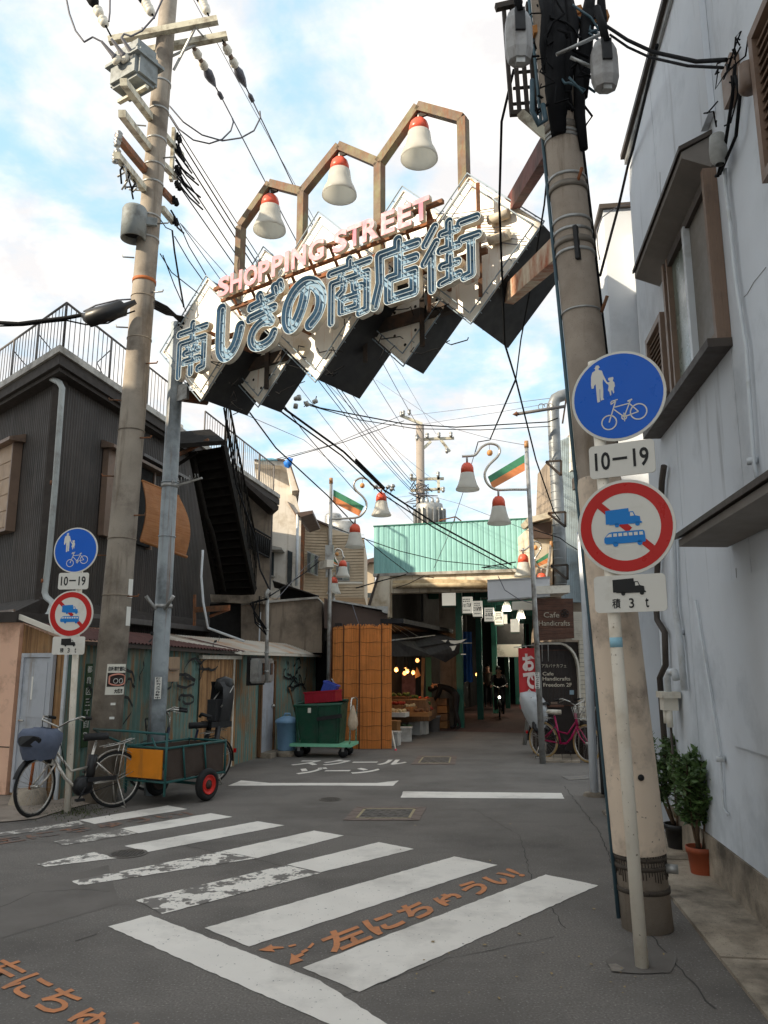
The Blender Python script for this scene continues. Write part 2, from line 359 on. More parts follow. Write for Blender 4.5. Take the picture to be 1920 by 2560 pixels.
# ---- manhole covers let into the road
M_iron = mat('cast iron cover', (0.105, 0.094, 0.084), 0.75, var=0.25, scale=12, bump=0.4, bscale=60, dirt=(0.13, 0.11, 0.09), dirt_amt=0.4)
M_pave = mat('brown paving tile', L(118, 104, 96), 0.85, var=0.15, scale=8, bump=0.3, bscale=120)
M_yellowtile = mat('pale frame strip', L(160, 148, 118), 0.8, var=0.12, scale=10)
def square_cover(corners, label):
    c = [G(*p) for p in corners]; o = sum(c, Vector())/4
    t = thing('manhole_cover', label, 'manhole cover', o)
    e = lambda s, z: [o + (p-o)*s + Vector((0, 0, z)) for p in c]
    def ring(s1, s0, z, name, m, nseg):
        A, B = e(s1, z), e(s0, z)
        for i in range(4):
            j = (i+1) % 4
            for k in range(nseg):
                f0, f1 = (k+0.03)/nseg, (k+0.97)/nseg
                MB().prism([A[i].lerp(A[j], f0), A[i].lerp(A[j], f1), B[i].lerp(B[j], f1), B[i].lerp(B[j], f0)], (0, 0, 0.003)).build(name, m, t)
    ring(1.0, 0.74, 0.004, 'paving_tile', M_pave, 3); ring(0.73, 0.66, 0.004, 'frame_strip', M_yellowtile, 1)
    q = e(0.65, 0.003); cv = MB().prism(q, (0, 0, 0.002)).build('lid', M_iron, t)
    m = MB()
    for i in range(9):
        for j in range(5):
            if (i+j) % 3 == 0: continue
            f = lambda u, v: q[0].lerp(q[1], u).lerp(q[3].lerp(q[2], u), v)
            m.prism([f((i+.12)/9, (j+.12)/5), f((i+.88)/9, (j+.12)/5), f((i+.88)/9, (j+.88)/5), f((i+.12)/9, (j+.88)/5)], (0, 0, 0.006))
    m.build('raised_pattern', M_iron, cv)
square_cover([zB(445, 366), zB(775, 366), zB(806, 308), zB(500, 308)], 'rectangular manhole cover with brown tile surround beyond the crosswalk')
square_cover([zB(738, 124), zB(930, 124), zB(938, 86), zB(770, 86)], 'smaller rectangular manhole cover beside the white road lettering')
def round_cover(c, r, label):
    o = G(*c); t = thing('manhole_cover', label, 'manhole cover', o)
    MB().lathe([(0, .006), (r, .006), (r, 0)], o, 28, None, False).build('lid', M_iron, t)
    MB().lathe([(r*1.0, .008), (r*1.12, .008), (r*1.12, 0)], o, 28, None, False).build('rim', M_asph2, t)
    m = MB()
    for i in range(-4, 5):
        for j in range(-4, 5):
            if math.hypot(i, j) < 4.3: m.box(o + Vector((i*r/4.8, j*r/4.8, .009)), (r*.12, r*.12, .006), R(45))
    m.build('raised_pattern', M_iron, t)
round_cover(zA(663, 363), 0.155, 'round dark manhole lid set among the worn crosswalk stripes')
round_cover(zB(390, 275), 0.13, 'small round lid between the rectangular manhole and the curved white line')
# ---- strip of concrete kerb slabs along the right wall, pavement at the far left
WALL = Plane((2.50, 5.516), (0.1264, 0.992), flip=True)
for i in range(9):
    u0 = -6.6 + i*1.2
    MB().pbox(WALL, u0+.006, u0+1.194, 0.0, 0.022 + 0.006*(i % 2), 0.0, 0.46).build('kerb_slab', M_conc2, kind='structure')
M_pavement = mat('pavement concrete', L(150, 138, 126), 0.9, var=0.15, scale=2, bump=0.35, bscale=120, dirt=L(110, 100, 90), dirt_amt=0.5)
gpoly('pavement', [(-400, 2075), (20, 2053), (90, 2046), (170, 2022), (300, 1990), (-200, 1975)], M_pavement, 0.012)
M_wash = mat('cement splash', L(138, 130, 120), 0.9, var=0.2, scale=12, bump=0.4, dirt=(0.15, 0.14, 0.13), dirt_amt=0.9, dirt_scale=5)
zD = zf(1350, 1500, 2.212)
gpoly('cement_patch', [zD(360, 1990), zD(470, 1925), zD(600, 1910), zD(760, 1975), zD(720, 2060), zD(560, 2065), zD(400, 2055)], M_asph2, 0.006)
gpoly('cement_patch', [zD(375, 2012), zD(420, 2010), zD(470, 2035), zD(440, 2055), zD(395, 2050)], M_wash, 0.009)
gpoly('cement_patch', [(1405, 1940), (1480, 1938), (1480, 1946), (1420, 1950)], M_wash, 0.006)
M_crack = mat('asphalt crack', (.06, .055, .05), .95)
def crack(pts, w, seed):
    rg = random.Random(seed); P = [G(*p, .0028) for p in pts]; L_ = []
    for a, b in zip(P[:-1], P[1:]):
        n = max(2, int((b-a).length/.08))
        for k in range(n): L_.append(a.lerp(b, k/n)+Vector((rg.uniform(-.012, .012), rg.uniform(-.012, .012), 0)))
    vs, fs = [], []
    for i, p in enumerate(L_):
        t = (L_[min(i+1, len(L_)-1)]-L_[max(i-1, 0)]).normalized(); n = Vector((-t.y, t.x, 0))*w*rg.uniform(.3, 1); vs += [p-n, p+n]
        if i: fs.append((2*i-2, 2*i-1, 2*i+1, 2*i))
    MB().add(vs, fs).build('road_crack', M_crack, kind='structure')
for k, (pts, w) in enumerate((([zA(380, 815), zA(560, 760)], .006), ([zA(0, 640), zA(180, 560), zA(400, 545), zA(640, 560)], .005), ([zA(960, 318), zA(1080, 345), zA(1270, 378), zA(1500, 430)], .004), ([zB(20, 905), zB(500, 740), zB(640, 690)], .003), ([(1180, 2020), (1300, 2090), (1330, 2200), (1420, 2330)], .004), ([(1410, 1965), (1500, 2080), (1570, 2260), (1640, 2350), (1800, 2540)], .007), ([zB(300, 1180), zB(900, 960), zB(1400, 860)], .003), ([(600, 2110), (760, 2080), (1000, 2095)], .004))): crack(pts, w, k)
# litter flecks and moss: a few leaves / chips lying about
M_leaf0 = mat('dry leaf', L(150, 130, 95), 0.9, var=0.3)
lf = MB()
for k in range(60):
    p = G(random.uniform(1000, 1680), random.uniform(1990, 2500), 0.006); a = random.uniform(0, 6.3); s = random.uniform(.006, .018)
    lf.add([p + Vector((math.cos(a+t)*s*(1 if i % 2 else .5), math.sin(a+t)*s, random.uniform(0, .006))) for i, t in enumerate((0, 1.6, 3.1, 4.7))], [(0, 1, 2, 3)])
lf.build('litter_flecks', M_leaf0, kind='stuff')

# =================================================================== RIGHT: PALE BLUE BUILDING
M_blue = mat('pale blue stucco', L(214, 219, 225), 0.85, var=0.045, scale=1.5, bump=0.25, bscale=150, dirt=L(180, 186, 192), dirt_amt=0.3, dirt_scale=0.9, streak=L(166, 169, 172), streak_amt=0.28, streak_scale=(3.5, 3.5, 0.35))
M_browntrim = mat('brown aluminium', L(128, 106, 90), 0.5, var=0.1, scale=5, dirt=L(95, 80, 70), dirt_amt=0.35)
M_darktrim = mat('dark brown flashing', L(72, 64, 58), 0.6, var=0.15, scale=5)
M_soffit = mat('soffit', L(128, 122, 116), 0.8, var=0.12, scale=4)
M_curtain = mat('pane with curtain behind', L(120, 128, 118), 0.25, var=0.12, scale=1.5, streak=L(95, 104, 98), streak_amt=0.5, streak_scale=(30, 30, 0.3), spec=0.6)
M_pvc = mat('pale pvc pipe', L(205, 210, 214), 0.4, var=0.05, dirt=L(165, 165, 160), dirt_amt=0.3)
bb = thing('pale_blue_building', 'pale blue rendered building along the right edge of the street', 'building', WALL.pt(-1, 0, -1))
Y2u = lambda Y: (Y-5.516)/0.992
seams = [-9.0, -7.0, -5.2, -3.4, Y2u(3.5), Y2u(5.2), Y2u(6.87), Y2u(8.12)]
MB().pbox(WALL, -9, seams[-1]-0.004, 0.3, 7.5, -6.0, -0.03).build('backing_wall', M_dark, bb)
for a, b in zip(seams[:-1], seams[1:]):
    MB().pbox(WALL, a+.005, b-.005, 0.34, 7.5, -0.032, 0.0).build('wall_panel', M_blue, bb)
MB().pbox(WALL, -9, seams[-1], 0.0, 0.345, -0.05, 0.018).build('plinth', M_conc2, bb)
MB().pbox(WALL, -9, seams[-1]+.03, 7.5, 7.56, -0.5, 0.07).build('parapet_cap', M_darktrim, bb)
MB().pbox(WALL, -9, seams[-1]+.03, 7.43, 7.497, 0.002, 0.03).build('cap_flashing', M_galv, bb)
# the lower block standing behind, a little proud of the wall line
MB().pbox(WALL, Y2u(8.60), Y2u(10.95), 0.0, 7.15, -4.0, 0.22).build('rear_block', M_blue, bb)
MB().pbox(WALL, Y2u(8.56), Y2u(11.0), 7.153, 7.21, -4.0, 0.27).build('rear_cap', M_darktrim, bb)
MB().pbox(WALL, Y2u(8.13), Y2u(8.595), 0.0, 6.8, -4.0, -0.1).build('link_wall', M_blue, bb)
# raised patch panel low on the wall
MB().pbox(WALL, -3.0, WALL.hit(1838, 1862)[0], WALL.hit(1838, 1862)[1], 2.3, 0.002, 0.022).build('cover_panel', M_blue, bb)
# hairline cracks in the render
for px in ([(1915, 668), (1885, 705), (1868, 735), (1860, 742)], [(1745, 2010), (1752, 2070), (1749, 2120)], [(1840, 1420), (1846, 1530), (1841, 1600), (1850, 1690)], [(1650, 430), (1652, 560), (1648, 620)], [(1880, 1700), (1872, 1790), (1878, 1850)]):
    MB().tube([WALL.P(*p, .001) for p in px], .0025, 4).build('wall_crack', M_soffit, bb)
# window bay
zE = zf(1480, 60, 3.457); z3r = zf(1350, 850, 2.91)
un, uf, zs, zt = -.355, 1.05, 3.99, 5.33
bay = MB().pbox(WALL, un+.001, uf-.001, zs+.02, zt, 0.002, 0.03).build('window', M_darktrim, bb)
MB().pbox(WALL, un, un+.05, zs-.02, zt-.02, .003, .10).build('frame', M_browntrim, bay)
for o in (.03, .065): MB().pbox(WALL, un-.004, un-.0005, zs, zt-.04, o, o+.012).build('frame_rib', M_browntrim, bay)
MB().pbox(WALL, un+.06, un+.10, zs, zt-.06, .03, .085).build('frame', M_browntrim, bay)
um = un+.1+(uf-un-.1)*.42
MB().pbox(WALL, um-.03, um+.03, zs+.07, zt-.12, .03, .10).build('frame', M_pvc, bay)
MB().pbox(WALL, uf-.16, uf-.12, zs, zt-.06, .03, .09).build('frame', M_browntrim, bay); MB().pbox(WALL, uf-.06, uf, zs, zt-.06, .003, .10).build('frame', M_browntrim, bay)
MB().pbox(WALL, un+.1, uf-.06, zs, zs+.06, .03, .085).build('frame', M_browntrim, bay); MB().pbox(WALL, un+.1, uf-.06, zt-.14, zt-.06, .03, .085).build('frame', M_darktrim, bay)
MB().pbox(WALL, un+.10, um-.03, zs+.07, zt-.14, .032, .05).build('pane', mat('grey mesh pane', L(118, 112, 104), .5, var=.06), bay)
MB().pbox(WALL, um+.03, uf-.16, zs+.07, zt-.14, .032, .045).build('pane', M_curtain, bay)
MB().pbox(WALL, un-.01, uf+.9, zs-.085, zs-.022, .002, .17).build('sill_ledge', M_darktrim, bb)
hu, hz, hz1 = -.32, 5.50, 5.60
MB().prism([WALL.pt(hu, z, o) for o, z in [(0.003, hz1), (.23, hz-.02), (.23, hz-.07), (.003, hz-.17)]], WALL.u*(1.55-hu)).build('window_hood', M_soffit, bb)
MB().prism([WALL.pt(hu-.02, z, o) for o, z in [(0.0031, hz1+.003), (.25, hz-.017), (.25, hz+.018), (0.0031, hz1+.04)]], WALL.u*(1.58-hu)).build('hood_flashing', M_darktrim, bb)
# lower canopy
cu, cz = WALL.hit(*z3r(1010, 1475), .36)
MB().prism([WALL.pt(-3.0, z, o) for o, z in [(0.023, cz-.04), (.36, cz-.03), (.36, cz+.02), (0.023, cz+.10)]], WALL.u*(cu+3.0)).build('shop_canopy', M_soffit, bb)
MB().prism([WALL.pt(-3.0, z, o) for o, z in [(0.023, cz+.125), (.39, cz+.024), (.39, cz+.06), (0.023, cz+.15)]], WALL.u*(cu+3.04)).build('canopy_flashing', M_darktrim, bb)
# pipes on the wall
def wall_pipe(pts, r, m, off, name='drain_pipe', parent=bb, n=10):
    return MB().tube([WALL.P(*p, off) for p in pts], r, n).build(name, m, parent)
wall_pipe([zE(1150, 1250), zE(1150, 1380), zE(1190, 1700), zE(1240, 2212), z3r(1500, 60), z3r(1555, 900), z3r(1578, 1000)], .014, M_pvc, .035, 'conduit')
wall_pipe([(1682, 1335), zD(745, 20), zD(775, 230), zD(798, 500)], .03, M_pvc, .05, 'conduit')
wall_pipe([zD(860, 0), zD(1000, 870), zD(1015, 1150), zD(1040, 1190)], .009, M_pvc, .02, 'conduit')
for p in (z3r(1545, 880), zD(775, 180), zD(1000, 880)):
    q = WALL.P(*p, .035); MB().lathe([(.02, -.02), (.034, -.02), (.034, .02), (.02, .02)], q, 10).build('pipe_clip', M_pvc, bb)
ud, zd = WALL.hit(*zE(975, 200)); MB().pbox(WALL, ud-.11, ud+.11, hz1+.1, 7.42, .003, .05).build('cable_duct', M_blue, bb)
q = WALL.P(*zE(1090, 1080), .1); MB().lathe([(.02, .12), (.05, .10), (.06, .0), (.06, -.07), (.03, -.12)], q, 12).build('pipe_hopper', mat('hopper grey', L(150, 150, 146), .7, var=.2, scale=12), bb)
wall_pipe([(1660, 1165), (1655, 1200), zD(640, 0), zD(648, 110), zD(690, 180), zD(695, 360), zD(662, 430), zD(690, 800), zD(700, 960)], .03, M_darktrim, .05)
# gas meter regulator box
mb0 = WALL.P(*zD(712, 560), .10); mt = thing('meter_box', 'cream gas regulator box with elbow pipe on the blue wall', 'meter box', mb0)
MB().box(mb0, (.13, .16, .16), R(-7)).build('body', M_offwhite, mt); MB().box(mb0+Vector((0, 0, .06)), (.17, .24, .055), R(-7)).build('flange', M_offwhite, mt)
MB().tube([mb0+Vector((0, 0, .08)), mb0+Vector((0, 0, .22)), mb0+Vector((.0, -.08, .27)), mb0+Vector((.0, -.2, .27)), mb0+Vector((0, -.23, .2))], .032, 10).build('elbow_pipe', M_pvc, mt)
MB().tube([mb0+Vector((-.02, .03, -.08)), mb0+Vector((-.02, .03, -.2))], .03, 8).tube([mb0+Vector((-.02, -.05, -.08)), mb0+Vector((-.02, -.05, -.23))], .03, 8).build('drop_tube', M_offwhite, mt)
MB().tube([mb0+Vector((0, -.01, -.2)), mb0+Vector((0, -.01, -1.0))], .012, 8).build('thin_pipe', M_darktrim, mt)
# louvred vents: one at the frame edge above, one by the far end of the window
def louvre(u0, u1, z0, z1, n, label):
    t = thing('louvre_vent', label, 'vent', WALL.pt((u0+u1)/2, z0, 0))
    MB().pbox(WALL, u0, u1, z0, z1, .003, .02).build('backing', M_dark, t)
    f = MB()
    for b in ((u0-.06, u0, z0-.06, z1+.06), (u1, u1+.06, z0-.06, z1+.06)): f.pbox(WALL, *b, .003, .11)
    f.pbox(WALL, u0+.001, u1-.001, z1, z1+.06, .003, .11); f.pbox(WALL, u0+.001, u1-.001, z0-.06, z0, .003, .11); f.build('frame', M_browntrim, t)
    for k in range(n):
        z = z0 + (k+.5)*(z1-z0)/n; s = (z1-z0)/n*.42
        MB().prism([WALL.pt(u0, z+s, .03), WALL.pt(u0, z-s, .09), WALL.pt(u0, z-s-.008, .085), WALL.pt(u0, z+s-.008, .025)], WALL.u*(u1-u0)).build('slat', M_browntrim, t)
lu, lz = WALL.hit(1893, 340); lu = WALL.hit(1893, 340, .11)[0]; louvre(lu-1.3, lu-.06, WALL.hit(1912, 500)[1], WALL.hit(1893, 165)[1], 14, 'brown louvred vent at the upper right edge of the blue wall')
lu2, lz2 = WALL.hit(1606, 840, .06); louvre(uf+.2, uf+.75, zs+.2, zs+.85, 12, 'small brown louvred vent beyond the window behind the blue sign')
# cable bracket with tangle on the wall
cb = WALL.P(1835, 150, .08); tcab = thing('cable_bracket', 'beige cable bracket with a black wire tangle on the blue wall', 'cable bracket', cb)
MB().pbox(WALL, WALL.hit(1835, 150)[0]-.1, WALL.hit(1835, 150)[0]+.1, cb.z-.12, cb.z+.16, .003, .06).build('plate', M_browntrim, tcab)
for k in range(9):
    p = [cb + Vector((random.uniform(-.12, .02), random.uniform(-.28, .22), random.uniform(-.28, .1)))]
    for i in range(5): p.append(p[-1] + Vector((random.uniform(-.04, .04), random.uniform(-.12, .12), random.uniform(-.1, .08))))
    MB().tube(p, .0055, 5).build('wire', M_cable, tcab)
for pts in ([(1838, 160), (1830, 250), (1812, 370), (1795, 440), (1790, 440)], [(1838, 190), (1850, 240), (1840, 340), (1800, 435)]):
    MB().tube([WALL.P(*p, .06) for p in pts], .012, 6).build('drop_wire', M_cable, tcab)
MB().lathe([(.0, .1), (.05, .09), (.06, -.08), (.04, -.1), (0, -.1)], WALL.P(1870, 195, .1), 10).build('insulator', M_browntrim, tcab)

# =================================================================== LEFT: DARK CLAD HOUSE
M_clad = mat('dark brown ribbed cladding', L(66, 60, 56), 0.55, var=0.1, scale=1.2, dirt=L(50, 46, 43), dirt_amt=0.5, dirt_scale=0.8, streak=L(80, 73, 68), streak_amt=0.35, streak_scale=(12, 12, 0.5))
M_eave = mat('eave fascia', L(176, 172, 164), 0.6, var=0.08, dirt=L(110, 104, 96), dirt_amt=0.6, dirt_scale=2.2)
M_eaved = mat('dark eave boards', L(58, 52, 48), 0.8, var=0.2, scale=6)
M_tan = mat('tan shutter panel', L(168, 142, 116), 0.6, var=0.08, scale=3, dirt=L(125, 104, 84), dirt_amt=0.3, streak=L(120, 100, 82), streak_amt=0.3)
M_rail = mat('grey brown railing steel', L(104, 100, 98), 0.6, var=0.15, scale=8)
M_stair = mat('dark stair steel', (0.014, 0.012, 0.010), 0.85, var=0.3, scale=6, spec=.1)
uL, uR = Vector((-.72, .69, 0)).normalized(), Vector((.18, .984, 0)).normalized()
K = Vector((-5.35, 12.1, 0))
def offset_corner(K, uA, uB, nA, nB, d):
    # point whose distance behind both faces is d
    M = Matrix(((nA.x, nA.y), (nB.x, nB.y))); r = M.inverted() @ Vector((-d, -d)); return Vector((K.x+r.x, K.y+r.y, 0))
nL, nR = Vector((-uL.y, uL.x, 0)), Vector((uR.y, -uR.x, 0))
if nL.dot(Vector((0, -1, 0))) < 0: nL = -nL
KW = offset_corner(K, uL, uR, nL, nR, .34)
PR = Plane(KW, uR); PLf = Plane(KW, uL, flip=(Plane(KW, uL).n.dot(nL) < 0))
hz0, hz1e = 2.0, 6.62
ho = thing('clad_house', 'dark brown ribbed house with rooftop railing on the left corner', 'house', KW)
LR = 11.5
MB().corr(PR, 0.14, LR, hz0, hz1e, .08, .008, .0, square=True).build('cladding', M_clad, ho)
MB().corr(PLf, 0.14, 4.2, hz0, hz1e, .08, .008, .0, square=True).build('cladding', M_clad, ho)
MB().pbox(PR, -.02, .139, hz0, hz1e, -.14, .03).build('corner_trim', M_eaved, ho)
MB().prism([Vector((p.x, p.y, hz0)) for p in (KW+uR*.3-nR*.1-nL*.1, PR.pt(LR, 0, -.06), PR.pt(LR, 0, -3.5), PLf.pt(4.2, 0, -.06))], (0, 0, hz1e+.1-hz0)).build('inner_wall', M_dark, ho)
# flat roof slab with pale fascia
far = K + uR*(LR+.3); lef = K + uL*5.2
def slab(o, z0, z1, name, m):
    k = offset_corner(K, uL, uR, nL, nR, o)
    pts = [k, k+uR*(LR+.3), k+uR*(LR+.3)-nR*4.5, k+uL*5.2]; pts = [Vector((p.x, p.y, z0)) for p in pts]
    return MB().prism(pts, (0, 0, z1-z0)).build(name, m, ho)
slab(0.0, 6.78, 6.9, 'roof_edge', M_eave); slab(.05, 6.60, 6.777, 'fascia', M_eaved); slab(.12, 6.53, 6.598, 'soffit', M_eaved)
# skirt roof around the ground floor
for pl, l in ((PR, 7.2), (PLf, 3.6)):
    MB().prism([pl.pt(-.15, z, o) for o, z in [(.02, 2.78), (.5, 2.52), (.5, 2.44), (.02, 2.5)]], pl.u*l).build('skirt_roof', M_eaved, ho)
    MB().prism([pl.pt(-.2, z, o) for o, z in [(.5, 2.46), (.53, 2.46), (.53, 2.56), (.5, 2.56)]], pl.u*l).build('skirt_gutter', M_browntrim if pl is PLf else M_rail, ho)
# window with closed shutters on the left face
z1 = zf(0, 700, 2.592); z2 = zf(0, 1300, 2.592)
wu, wz1 = PLf.hit(*z1(95, 1050), .16); wz0 = PLf.hit(*z1(85, 1610), .16)[1]
w = MB().pbox(PLf, wu+.04, wu+1.6, wz0+.04, wz1, .012, .15).build('window', M_tan, ho)
for k in range(5): MB().pbox(PLf, wu+.045, wu+1.6, wz0+.08+k*(wz1-wz0-.1)/5, wz0+.08+(k+.93)*(wz1-wz0-.1)/5, .151, .163).build('shutter_panel', M_tan, w)
MB().pbox(PLf, wu, wu+.039, wz0, wz1, .012, .18).build('frame', M_browntrim, w)
MB().pbox(PLf, wu+.04, wu+1.62, wz0, wz0+.039, .012, .18).build('frame', M_browntrim, w)
MB().prism([PLf.pt(wu-.12, z, o) for o, z in [(.012, wz1+.16), (.3, wz1+.06), (.3, wz1+.0), (.012, wz1+.003)]], PLf.u*2.0).build('hood', M_browntrim, w)
# window on the right face, partly behind the pole
wu, wz1 = PR.hit(*z1(705, 1100), .12); wz0 = PR.hit(*z1(690, 1660), .12)[1]
w = MB().pbox(PR, wu+.05, wu+1.9, wz0+.04, wz1, .012, .1).build('window', M_dark, ho)
for a, b in ((wu, wu+.35), (wu+1.86, wu+1.92)): MB().pbox(PR, a, b, wz0, wz1+.02, .012, .13).build('frame', M_browntrim, w)
MB().prism([PR.pt(wu-.1, z, o) for o, z in [(.012, wz1+.18), (.28, wz1+.08), (.28, wz1+.02), (.012, wz1+.023)]], PR.u*2.3).build('hood', M_browntrim, w)
# second strip of eave over the blind
MB().prism([PR.pt(wu+1.0, z, o) for o, z in [(.012, wz1+.28), (.32, wz1+.2), (.32, wz1+.14), (.012, wz1+.18)]], PR.u*2.2).build('awning_strip', M_rail, ho)
# downpipe at the corner
dp = [PLf.P(*z1(*p), .12) for p in ((235, 560), (270, 605), (385, 665), (403, 700), (360, 1300), (315, 1815))] + [PLf.P(*z2(*p), .12) for p in ((290, 470), (300, 500), (345, 540))] + [PLf.P(*z2(325, 600), .35), PLf.P(*z2(270, 670), .5)]
MB().tube(dp, .05, 10).build('downpipe', mat('aged grey pipe', L(160, 164, 162), .5, var=.08, scale=6, dirt=L(120, 118, 112), dirt_amt=.4), ho)
for p in (z1(350, 1315), z2(293, 395)): MB().lathe([(.056, -.03), (.066, -.03), (.066, .03), (.056, .03)], PLf.P(*p, .12), 10).build('pipe_band', M_rust, ho)
# railing on the roof
def railing(p, q, n, h, parent, posts=4, r=.012, zb=0.1):
    p, q = Vector(p), Vector(q); up = Vector((0, 0, 1))
    MB().tube([p+up*h, q+up*h], .022, 6).build('rail', M_rail, parent); MB().tube([p+up*zb, q+up*zb], .014, 5).build('rail', M_rail, parent)
    for i in range(posts+1):
        a = p.lerp(q, i/posts); MB().tube([a, a+up*h], .022, 6).build('post', M_rail, parent)
    for i in range(1, n):
        a = p.lerp(q, i/n); MB().tube([a+up*zb, a+up*h], .008, 4, cap=False).build('baluster', M_rail, parent)
def brace(a, d, parent): MB().tube([a, a+Vector(d)*.28+Vector((0, 0, .5)), a+Vector((0, 0, .75))], .012, 5).build('brace', M_rail, parent)
rt = thing('roof_railing', 'grey rooftop railing above the dark clad house', 'railing', K+Vector((0, 0, 6.9)))
kr = offset_corner(K, uL, uR, nL, nR, .25); kr.z = 6.9
railing(kr, kr+uR*4.55, 30, .98, rt, 3); railing(kr, kr+uL*3.4, 24, .98, rt, 3)
railing(kr+uR*6.0, kr+uR*11.4, 34, .98, rt, 4)
for i in (1, 2): brace(kr+uR*(1.52*i), -nR, rt)
for i in (1, 2): brace(kr+uL*(1.13*i), -nL, rt)
# box on the roof (air conditioner outdoor unit)
ac = thing('rooftop_unit', 'beige air conditioner unit behind the rooftop railing', 'air conditioner', PR.pt(6.4, 6.92, -.6))
MB().pbox(PR, 5.2, 6.0, 6.92, 7.6, -1.0, -.55).build('casing', M_offwhite, ac); MB().pbox(PR, 6.1, 7.0, 6.92, 7.5, -1.0, -.55).build('casing', M_browntrim, ac)
for k in range(9): MB().pbox(PR, 6.12, 6.98, 6.97+k*.055, 6.99+k*.055, -.549, -.535).build('grille_bar', M_rail, ac)
# ---- external stair
st = thing('external_stair', 'dark steel outside staircase climbing to the flat roof', 'staircase', at(600, 1490, 17.6))
tl, tr = at(478, 1124, 15.4), at(559, 1109, 15.4); bl, br = at(545, 1482, 17.9), at(636, 1478, 17.9)
MB().bar(tl, bl, .07, .22).build('stringer', M_stair, st); MB().bar(tr, br, .07, .22).build('stringer', M_stair, st)
NT = 17
for i in range(NT):
    t = (i+.5)/NT; a, b = tl.lerp(bl, t), tr.lerp(br, t); MB().bar(a, b, .24, .025).build('tread', M_stair, st)
    MB().bar(a+Vector((0, .1, -.08)), b+Vector((0, .1, -.08)), .02, .16).build('riser', M_stair, st)
la, lb = at(445, 1085, 15.2), at(560, 1105, 15.2)
MB().prism([at(440, 1090, 15.6), at(525, 1083, 15.9), at(562, 1112, 14.9), at(450, 1120, 14.7)], (0, 0, .09)).build('landing', M_stair, st)
MB().bar(at(522, 1100, 14.9), at(440, 1140, 15.1), .06).build('landing_brace', M_rust, st); MB().bar(at(440, 1165, 15.3), at(493, 1130, 15.2), .05).build('landing_brace', M_stair, st)
MB().tube([at(480, 1130, 15.4), at(515, 1290, 15.9), at(530, 1330, 16), at(545, 1400, 16.6), at(560, 1480, 17)], .05, 8).build('support_leg', M_stair, st)
ra, rb = at(545, 990, 15.3), at(655, 1420, 17.9)
tr2, br2 = tr+Vector((.03, 0, .05)), br+Vector((.03, 0, .05))
MB().tube([tr2+Vector((0, 0, 1.0)), br2+Vector((0, 0, 1.0))], .025, 6).build('handrail', M_stair, st); MB().tube([tr2+Vector((0, 0, .5)), br2+Vector((0, 0, .5))], .018, 6).build('handrail', M_stair, st)
for i in range(22):
    a = tr2.lerp(br2, i/21); MB().tube([a, a+Vector((0, 0, 1.0))], .02 if i % 5 == 0 else .01, 5, cap=False).build('baluster', M_stair, st)
MB().prism([at(525, 1486, 17.8), at(655, 1490, 17.3), at(657, 1510, 17.3), at(528, 1505, 17.8)], (0.3, 1.2, 0)).build('base_slab', M_conc2, st)
wz = MB().tube([at(507, 1375, 13.9), at(503, 1440, 13.9), at(508, 1505, 13.9), at(520, 1570, 13.9), at(610, 1603, 14.5)], .022, 6)
wz.build('white_pipe', M_pvc, st)
# ---- rolled-down bamboo blind under the eave
M_bamboo = mat('bamboo blind', L(158, 106, 62), 0.75, var=0.2, scale=4, streak=L(140, 84, 40), streak_amt=0.6, streak_scale=(2, 2, 60), bump=0.3, bscale=150)
bp = [(zf(0, 700, 2.592)(925, 1300), 14.2), (z1(1160, 1405), 15.2), (z1(1195, 1640), 15.0), (z1(1192, 1790), 14.6), (z1(1080, 1760), 14.2), (z1(900, 1690), 13.6), (z1(955, 1530), 14.0)]
bt = thing('bamboo_blind', 'orange bamboo blind bellying out from the dark house window', 'blind', at(*z1(1060, 1550), 14.3))
rows = 26; bm = MB(); top0, top1 = at(*z1(922, 1300), 13.3), at(*z1(1158, 1400), 14.5); bot0, bot1 = at(*z1(900, 1690), 12.9), at(*z1(1192, 1795), 14.1)
for i in range(rows+1):
    t = i/rows; bul = PR.n*(.17*math.sin(math.pi*min(1, t*.95))); a = top0.lerp(bot0, t)+bul*(.6 if i < rows else 1); b = top1.lerp(bot1, t)+bul
    if i: bm.add([pa, pb, b+PR.n*.004, a+PR.n*.004], [(0, 1, 2, 3)]); bm.add([pa-PR.n*.012, pb-PR.n*.012, b-PR.n*.012, a-PR.n*.012], [(3, 2, 1, 0)])
    pa, pb = a, b
bm.build('blind_slats', M_bamboo, bt, kind='stuff')
MB().tube([bot0+PR.n*.05, bot1+PR.n*.05], .03, 8).build('roll', M_bamboo, bt); MB().tube([top0, top1], .02, 6).build('top_rod', M_bamboo, bt)
# =================================================================== LEFT: TIN SHEDS
M_tin = mat('teal tin sheet', L(102, 132, 124), 0.7, var=0.16, scale=3, dirt=L(140, 108, 76), dirt_amt=0.4, dirt_scale=1.2, streak=L(164, 114, 68), streak_amt=0.5, streak_scale=(16, 16, 0.7))
M_tinr = mat('rust streaked tin sheet', L(166, 128, 88), 0.75, var=0.25, scale=3, dirt=L(74, 82, 74), dirt_amt=0.4, dirt_scale=1.5, streak=L(100, 70, 46), streak_amt=0.6, streak_scale=(24, 24, 0.6))
M_tinroof = mat('rusty roof sheet', L(184, 178, 166), 0.7, var=0.15, scale=3, dirt=L(172, 122, 80), dirt_amt=0.45, dirt_scale=1.5)
M_maroon = mat('maroon roof sheet', L(82, 50, 44), 0.7, var=0.2, scale=4)
M_greydoor = mat('grey door', L(180, 184, 190), 0.5, var=0.06, scale=2, dirt=L(150, 153, 157), dirt_amt=0.4, streak=L(140, 125, 108), streak_amt=0.2)
M_wood = mat('weathered wood', L(120, 88, 60), 0.85, var=0.2, scale=4, streak=L(80, 58, 40), streak_amt=0.5, streak_scale=(30, 30, 2))
